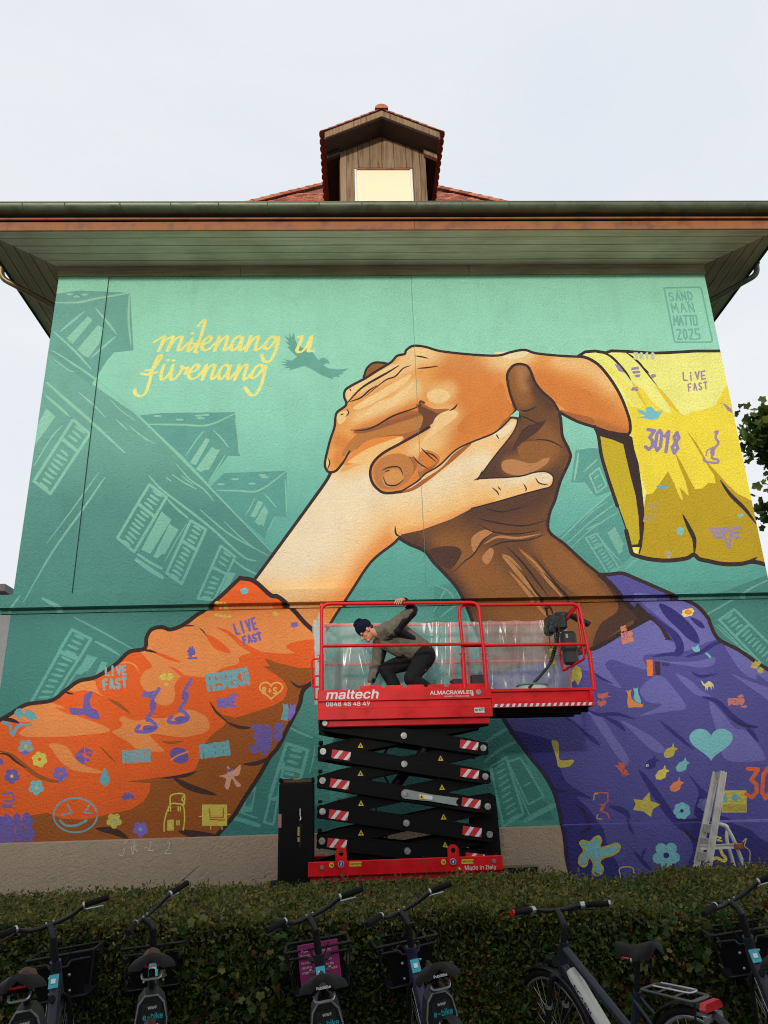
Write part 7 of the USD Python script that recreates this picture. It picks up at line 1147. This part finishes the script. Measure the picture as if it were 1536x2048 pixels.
    txt = meshkit.text_mesh('PUBLIBIKE', .03, .001, True); p = txt.vertices.copy(); q = np.stack([np.full(len(p), -.0375) - p[:, 2], .31 - p[:, 0] * .55, .66 - p[:, 0] * .92 + p[:, 1] * .6], 1); txt.vertices = q; obj('frame_lettering', txt, whi, b)
    txt = meshkit.text_mesh('PubliBike', .012, .0012, True); p = txt.vertices.copy(); txt.vertices = np.stack([-.035 + p[:, 0], -.374 - p[:, 2], .905 + dz + p[:, 1]], 1); obj('saddle_print', txt, red_r if brown else whi, sd)
    return b
def txt_b(*a): pass
E1, E2 = '', ''
def stand(bike, stem_px, sad_px, lean, zs_=.98, zq_=.80, back=.33, yaw_=None):              # where the sight lines meet the heights of stem and saddle
    p, q = on_z(*stem_px, zs_), on_z(*sad_px, zq_); d = p - q; yaw = math.degrees(math.atan2(-d[0], d[1])); 
    yaw = yaw if yaw_ is None else yaw_; c = p[:2] - back * np.array([-math.sin(math.radians(yaw)), math.cos(math.radians(yaw))])
    ops = UsdGeom.Xformable(bike).GetOrderedXformOps(); off = -math.sin(math.radians(lean)) * 1.0; c = c + off * np.array([math.cos(math.radians(yaw)), math.sin(math.radians(yaw))]); ops[0].Set(Gf.Vec3d(float(c[0]), float(c[1]), -.08)); x = UsdGeom.Xformable(bike); x.AddRotateZOp().Set(yaw); x.AddRotateYOp().Set(lean)
    return c, yaw
stand(ebike('dark grey hire bicycle with brown saddle at the far left, saddle near the picture edge', 24, -.03, brown=True), (112, 1848), (44, 1962), -7)
stand(ebike('dark hire bicycle whose handlebar is turned sharply, second from the left', 58, brown=True), (310, 1832), (318, 1917), -3, yaw_=13)
stand(ebike('hire bicycle with a magenta notice in its basket in front of the lift', 26, -.07), (632, 1832), (640, 1965), -7)
stand(ebike('violet hire bicycle with empty basket, right of the one with the magenta notice', 24, -.06, violet=True), (815, 1820), (884, 1946), -8)
stand(ebike('dark hire bicycle cut off by the right picture edge', 30, -.05), (1478, 1800), (1580, 1925), -8)
# notice hanging in the basket of the third bicycle
c3 = UsdGeom.Xformable(stage.GetPrimAtPath('/World/electric_bicycle_002')).ComputeLocalToWorldTransform(Usd.TimeCode.Default())
def inb(p): return np.array(c3.Transform(Gf.Vec3d(*map(float, p))))
pn = thing('notice_panel', 'magenta notice panel with white printed text standing in the bicycle basket', 'sign')
UsdGeom.Xformable(pn).ClearXformOpOrder(); UsdGeom.Xformable(pn).AddTransformOp().Set(c3)
obj('panel', rbx(-.118, .118, .444, .449, .672, .915, .003), mag, pn)
for s_, x, z in (('Pub', -.10, .875), ('Kommt', -.105, .85), ('sofort', .025, .862), ('Es kann', -.105, .815), ('bis', .05, .815), ('dauern,', -.105, .79), ('es als', .035, .79), ('angeschl', -.105, .765), ('ladet wird', .02, .765), ('PubliBike', .045, .69)):
    t = meshkit.text_mesh(s_, .0125 if s_[0] != 'P' or x > 0 else .016, .0008, False); p = t.vertices.copy(); t.vertices = np.stack([x + p[:, 0], .4435 - p[:, 2], z + p[:, 1]], 1); obj('notice_print', t, whi, pn)

# the trekking bicycle, seen half from the side
tb = thing('trekking_bicycle', 'dark blue trekking bicycle with white battery tube and red rear light, parked diagonally', 'bicycle', (0, 0, 0))
navy_f = mat('trekking_frame_navy', (.012, .019, .028), .42, .2, 8, spec=.4); pearl = mat('battery_tube_white', (.62, .61, .55), .4, .08, 6)
wheel(tb, -.54, .345, 0, 32); wheel(tb, .56, .345, 0, 32); fender(tb, -.54, .345, 15, 190); fender(tb, .56, .345, 10, 160)
obj('top_tube', tube(spline([(0, .36, .84), (0, .18, .70), (0, -.05, .52), (0, -.17, .45)], 8), .026, 12), navy_f, tb, smooth=50); obj('down_tube', tube([(0, .385, .74), (0, .02, .30)], .027, 12), navy_f, tb, smooth=50)
obj('battery_tube', tube([(0, .325, .722), (0, .30, .69), (0, .10, .45), (0, .08, .425)], [.03, .038, .038, .03], 14), pearl, tb, smooth=50)
t = meshkit.text_mesh('FLYER', .04, .001, True); p = t.vertices.copy(); t.vertices = np.stack([np.full(len(p), -.0385) - p[:, 2], .27 - p[:, 0] * .64 + p[:, 1] * .3, .668 - p[:, 0] * .77 - p[:, 1] * .25], 1); obj('tube_lettering', t, mat('print_dark', (.03, .03, .03), .5), tb)
obj('head_tube', cyl((0, .40, .70), (0, .345, .87), .028, 14), navy_f, tb, smooth=50); obj('seat_tube', cyl((0, -.02, .29), (0, -.185, .70), .02, 12), navy_f, tb, smooth=50); obj('seat_post', cyl((0, -.18, .69), (0, -.235, .86), .015, 12), bl_p, tb, smooth=50)
for s in (-1, 1): obj('chain_stay', tube([(s * .025, -.04, .29), (s * .06, -.54, .345)], .011, 8), navy_f, tb, smooth=50); obj('seat_stay', tube([(s * .022, -.17, .66), (s * .06, -.54, .355)], .009, 8), navy_f, tb, smooth=50)
obj('crank', [cyl((-.07, 0, .29), (.07, 0, .29), .022, 10), rbx(-.085, -.07, -.01, .01, .12, .3), rbx(.07, .085, -.01, .01, .28, .46), place(trimesh.creation.annulus(.06, .09, .006, sections=28), (.05, 0, .29), ry=90)], bl_p, tb)
for s, z in ((-1, .12), (1, .46)): obj('pedal', rbx(s * .08, s * .18, -.04, .04, z - .012, z + .012), rub, tb)
S = lambda p: steer_rot(p, -14, (0, .345, .87))
for s in (-1, 1): obj('fork_leg', [tube(S([(s * .055, .575, .345), (s * .055, .52, .50)]), .019, 10), tube(S([(s * .055, .52, .50), (s * .055, .45, .66)]), .0145, 10)], bl_p, tb, smooth=50); obj('fork_seal', tube(S([(s * .055, .523, .495), (s * .055, .516, .515)]), .021, 12), alu, tb)
obj('fork_crown', tube(S([(-.06, .45, .665), (.06, .45, .665)]), .022, 10), bl_p, tb, smooth=50); obj('stem', tube(S([(0, .345, .87), (0, .318, .955), (0, .35, 1.0), (0, .40, 1.03)]), .019, 10), bl_p, tb, smooth=50)
obj('handlebar', tube(S(spline([(-.31, .33, 1.05), (-.16, .38, 1.045), (-.06, .405, 1.03), (.06, .405, 1.03), (.16, .38, 1.045), (.31, .33, 1.05)], 6)), .013, 10), bl_p, tb, smooth=50)
for s in (-1, 1):
    obj('grip', tube(S([(s * .19, .37, 1.047), (s * .315, .328, 1.05)]), .0175, 10), rub, tb, smooth=50); obj('grip_end', tube(S([(s * .316, .328, 1.05), (s * .328, .324, 1.05)]), .0178, 10), red_r if s < 0 else alu, tb); obj('brake_lever', tube(S([(s * .15, .40, 1.035), (s * .19, .43, 1.02), (s * .28, .40, 1.01)]), [.009, .006, .005], 6), bl_p, tb, smooth=50); obj('shifter', [tube(S([(s * .155, .383, 1.046), (s * .18, .375, 1.047)]), .021, 10)], alu, tb)
    obj('cable', tube(spline([*S([(s * .16, .39, 1.03), (s * .14, .52, .98)]), (s * .06, .53, .86), (s * .02, .43, .76)], 7), .003, 5), rub, tb)
obj('head_light', [place(trimesh.creation.cylinder(.032, .06, sections=18), S([(0, .52, .74)])[0], rx=90)], bl_p, tb, smooth=50)
sd = node('saddle', tb); obj('saddle_shell', place(saddle_mesh(.28, .17), (0, -.235, .895)), leather, sd, smooth=60); obj('saddle_mark', place(bx(-.02, .02, -.004, .004, -.006, .006), (-.078, -.29, .878), rz=-35), whi, sd); obj('saddle_rail', tube(arc([(-.04, -.32, .87), (-.035, -.15, .86), (.035, -.15, .86), (.04, -.32, .87)], .03), .005, 6), red_r, sd)
rack_m = mat('rack_dark_alloy', (.10, .10, .10), .4, .2, 10, metallic=.6); rk = node('rear_rack', tb); RZ_ = .735
obj('rack_rail', tube(arc([(-.06, -.28, RZ_), (-.06, -.62, RZ_), (.06, -.62, RZ_), (.06, -.28, RZ_), (-.06, -.28, RZ_ + .0001)], .03), .007, 8), rack_m, rk, smooth=50); obj('rack_spring', tube(arc([(-.03, -.34, RZ_ + .02), (-.03, -.58, RZ_ + .025), (.03, -.58, RZ_ + .025), (.03, -.34, RZ_ + .02)], .03), .005, 6), alu, rk, smooth=50)
for yy in (-.38, -.49, -.60): obj('rack_bar', cyl((-.06, yy, RZ_), (.06, yy, RZ_), .005, 6), rack_m, rk)
for s in (-1, 1): obj('rack_strut', tube([(s * .06, -.62, RZ_), (s * .065, -.55, .36)], .006, 6), bl_p, rk)
g = Polygon([(-.055, -.008), (.055, -.008), (.045, .012), (-.045, .012)]).buffer(.008); obj('rear_light', plate(g, -.68, -.645).apply_translation((0, 0, RZ_ - .02)), red_r, rk); obj('light_bracket', [bx(-.05, .05, -.67, -.60, RZ_ - .06, RZ_ - .052), place(plate(sbox(-.05, -.055, .05, -.036).buffer(.006), -.675, -.65), (0, 0, RZ_ - .02))], alu, rk)
obj('kick_stand', tube([(-.05, -.12, .28), (-.17, -.16, .02)], .012, 8), alu, tb)
stand(tb, (1118, 1808), (1247, 1928), -6, .985, .79, .34, 27)

# ---------------------------------------------------------------- stepladder, neighbouring house, tree
lad = thing('stepladder', 'aluminium stepladder standing before the violet sleeve at the right', 'ladder'); alm = mat('ladder_aluminium', (.60, .58, .52), .5, .3, 7, metallic=.15, bump=.001, bscale=50)
yA, yB = 9.55, 9.95; tA, bA = on_y(1441, 1545, yA), on_y(1393, 1790, yA); tB, bB = on_y(1431, 1544, yB), on_y(1382, 1745, yB)
tA, bA = on_y(1447, 1543, yA), on_y(1410, 1775, yA); tB, bB = on_y(1432, 1545, yB), on_y(1386, 1765, yB)
def down(t, b): d = (b - t) / (b[2] - t[2]); return t + d * (GZ - t[2])
def stile(a, b, w=.075, t=.026):
    d = (b - a) / np.linalg.norm(b - a); L = np.linalg.norm(b - a); m = plate(sbox(-w / 2, 0, w / 2, L).difference(sbox(-w / 2 + .012, -1, w / 2 - .012, 99)), -t / 2, t / 2); m = trimesh.util.concatenate([m, plate(sbox(-w / 2 + .012, 0, w / 2 - .012, L), t / 2 - .006, t / 2)])
    x = np.cross([0, 1.0, 0], d); x /= np.linalg.norm(x); y = np.cross(d, x); T = np.eye(4); T[:3, 0], T[:3, 1], T[:3, 2], T[:3, 3] = x, y, d, a; m.apply_transform(T); return m
for t, b in ((tA, bA), (tB, bB)): e = down(t, b); obj('stile', stile(e, t), alm, lad); obj('foot', rbx(e[0] - .05, e[0] + .05, e[1] - .03, e[1] + .03, GZ, GZ + .05), rub, lad)
eA, eB = down(tA, bA), down(tB, bB)
obj('top_cap', stile(tA + [-.0, -.01, -.03], tB + [0, .01, -.03], .07, .02), alm, lad)
for k in range(1, 6):
    f = k / 6.6; a, b = eA + (tA - eA) * f * .72, eB + (tB - eB) * f * .72; obj('step', stile(a, b, .09, .03), alm, lad)
for Yr, t, cr in ((yA + .02, tA, 0), (yB - .02, tB, 14)):
    p = [on_y(1436 + cr * .3, 1648, Yr), on_y(1452 + cr * .3, 1652, Yr), on_y(1466 - cr, 1676, Yr), on_y(1496 - cr * 1.6, 1752, Yr)]; p.append(down(p[2], p[3])); obj('rear_leg', tube(arc(p, .12, 6), .021, 10), alm, lad, smooth=50); obj('foot', cyl(p[-1] + [0, 0, .06], p[-1], .027, 10), rub, lad)
a, b = on_y(1402, 1695, yA), on_y(1478, 1692, yA); obj('cross_brace', stile(a + [0, .02, 0], b + [0, .02, 0], .055, .02), alm, lad); obj('brace_clip', rbx(b[0] - .05, b[0] + .04, yA - .03, yA + .03, b[2] - .035, b[2] + .03, .01), mat('orange_clip', (.30, .07, .03), .5), lad); obj('cord', [tube(spline([b + [.04, -.02, .04], b + [.09, -.03, .08], b + [.05, -.03, 0], b + [.10, -.03, -.06], b + [.07, -.03, -.2]], 6), .006, 5)], mat('pale_cord', (.5, .42, .2), .8), lad)
nb = thing('neighbour_house', 'pale grey neighbouring house end seen past the left wall edge', 'house', (0, 0, 0))
p0, p1 = on_y(20, 1183, 30.0), on_y(6, 1350, 30.0); nm = mat('neighbour_render', (.42, .40, .36), .9, .12, 3); 
obj('wall', bx(p0[0] - 12, p0[0] - .35, 30, 44, 0, p0[2] - .1), nm, nb); obj('roof', [bx(p0[0] - 12.4, p0[0], 29.5, 44.5, p0[2] - .1, p0[2] + .18)], mat('neighbour_roof_edge', (.11, .10, .10), .8), nb)
for k in range(2): obj('window', bx(p0[0] - 3.2 - 3 * k, p0[0] - 2 - 3 * k, 29.96, 29.99, p0[2] - 3.2, p0[2] - 1.6), '/World/Looks/opposite_glass', nb)
tree = thing('broadleaf_tree', 'dark leafy tree showing past the right edge of the wall', 'tree'); tc = on_y(1632, 945, 13.5)
r_ = np.random.default_rng(3); bark = mat('tree_bark', (.10, .075, .05), .9, .3, 6, bump=.02, bscale=18)
base = np.array([tc[0] + .8, 13.9, GZ]); top = np.array([tc[0] + .25, 13.6, tc[2] + 1.2])
obj('trunk', tube(spline([base, base * .6 + top * .4 + [.12, 0, 0], top], 8), np.linspace(.2, .05, 17), 12), bark, tree, smooth=60)
brs, tips = [], []
for k in range(44):
    f = .34 + .66 * ((k * .618) % 1); p = base + (top - base) * f; d = np.array([r_.normal(-.25, .8), r_.normal(0, .8), r_.uniform(.05, .6)]); d /= np.linalg.norm(d); L = r_.uniform(.8, 1.5) * (1.2 - f * .4); q = p + d * L; brs.append(tube([p, (p + q) / 2 + r_.normal(0, .06, 3), q], [.035, .02, .008], 6))
    for j in range(110): s = r_.uniform(.25, 1.05); tips.append(p + d * L * s + r_.normal(0, .17, 3) * (.6 + s * .6))
obj('crown_limbs', brs, bark, tree, kind='stuff'); instancer('crown', tree, [clump(k + 80, 5, .11, .0, .09, True) for k in range(5)], LT_, np.array(tips), 1.0, 9)
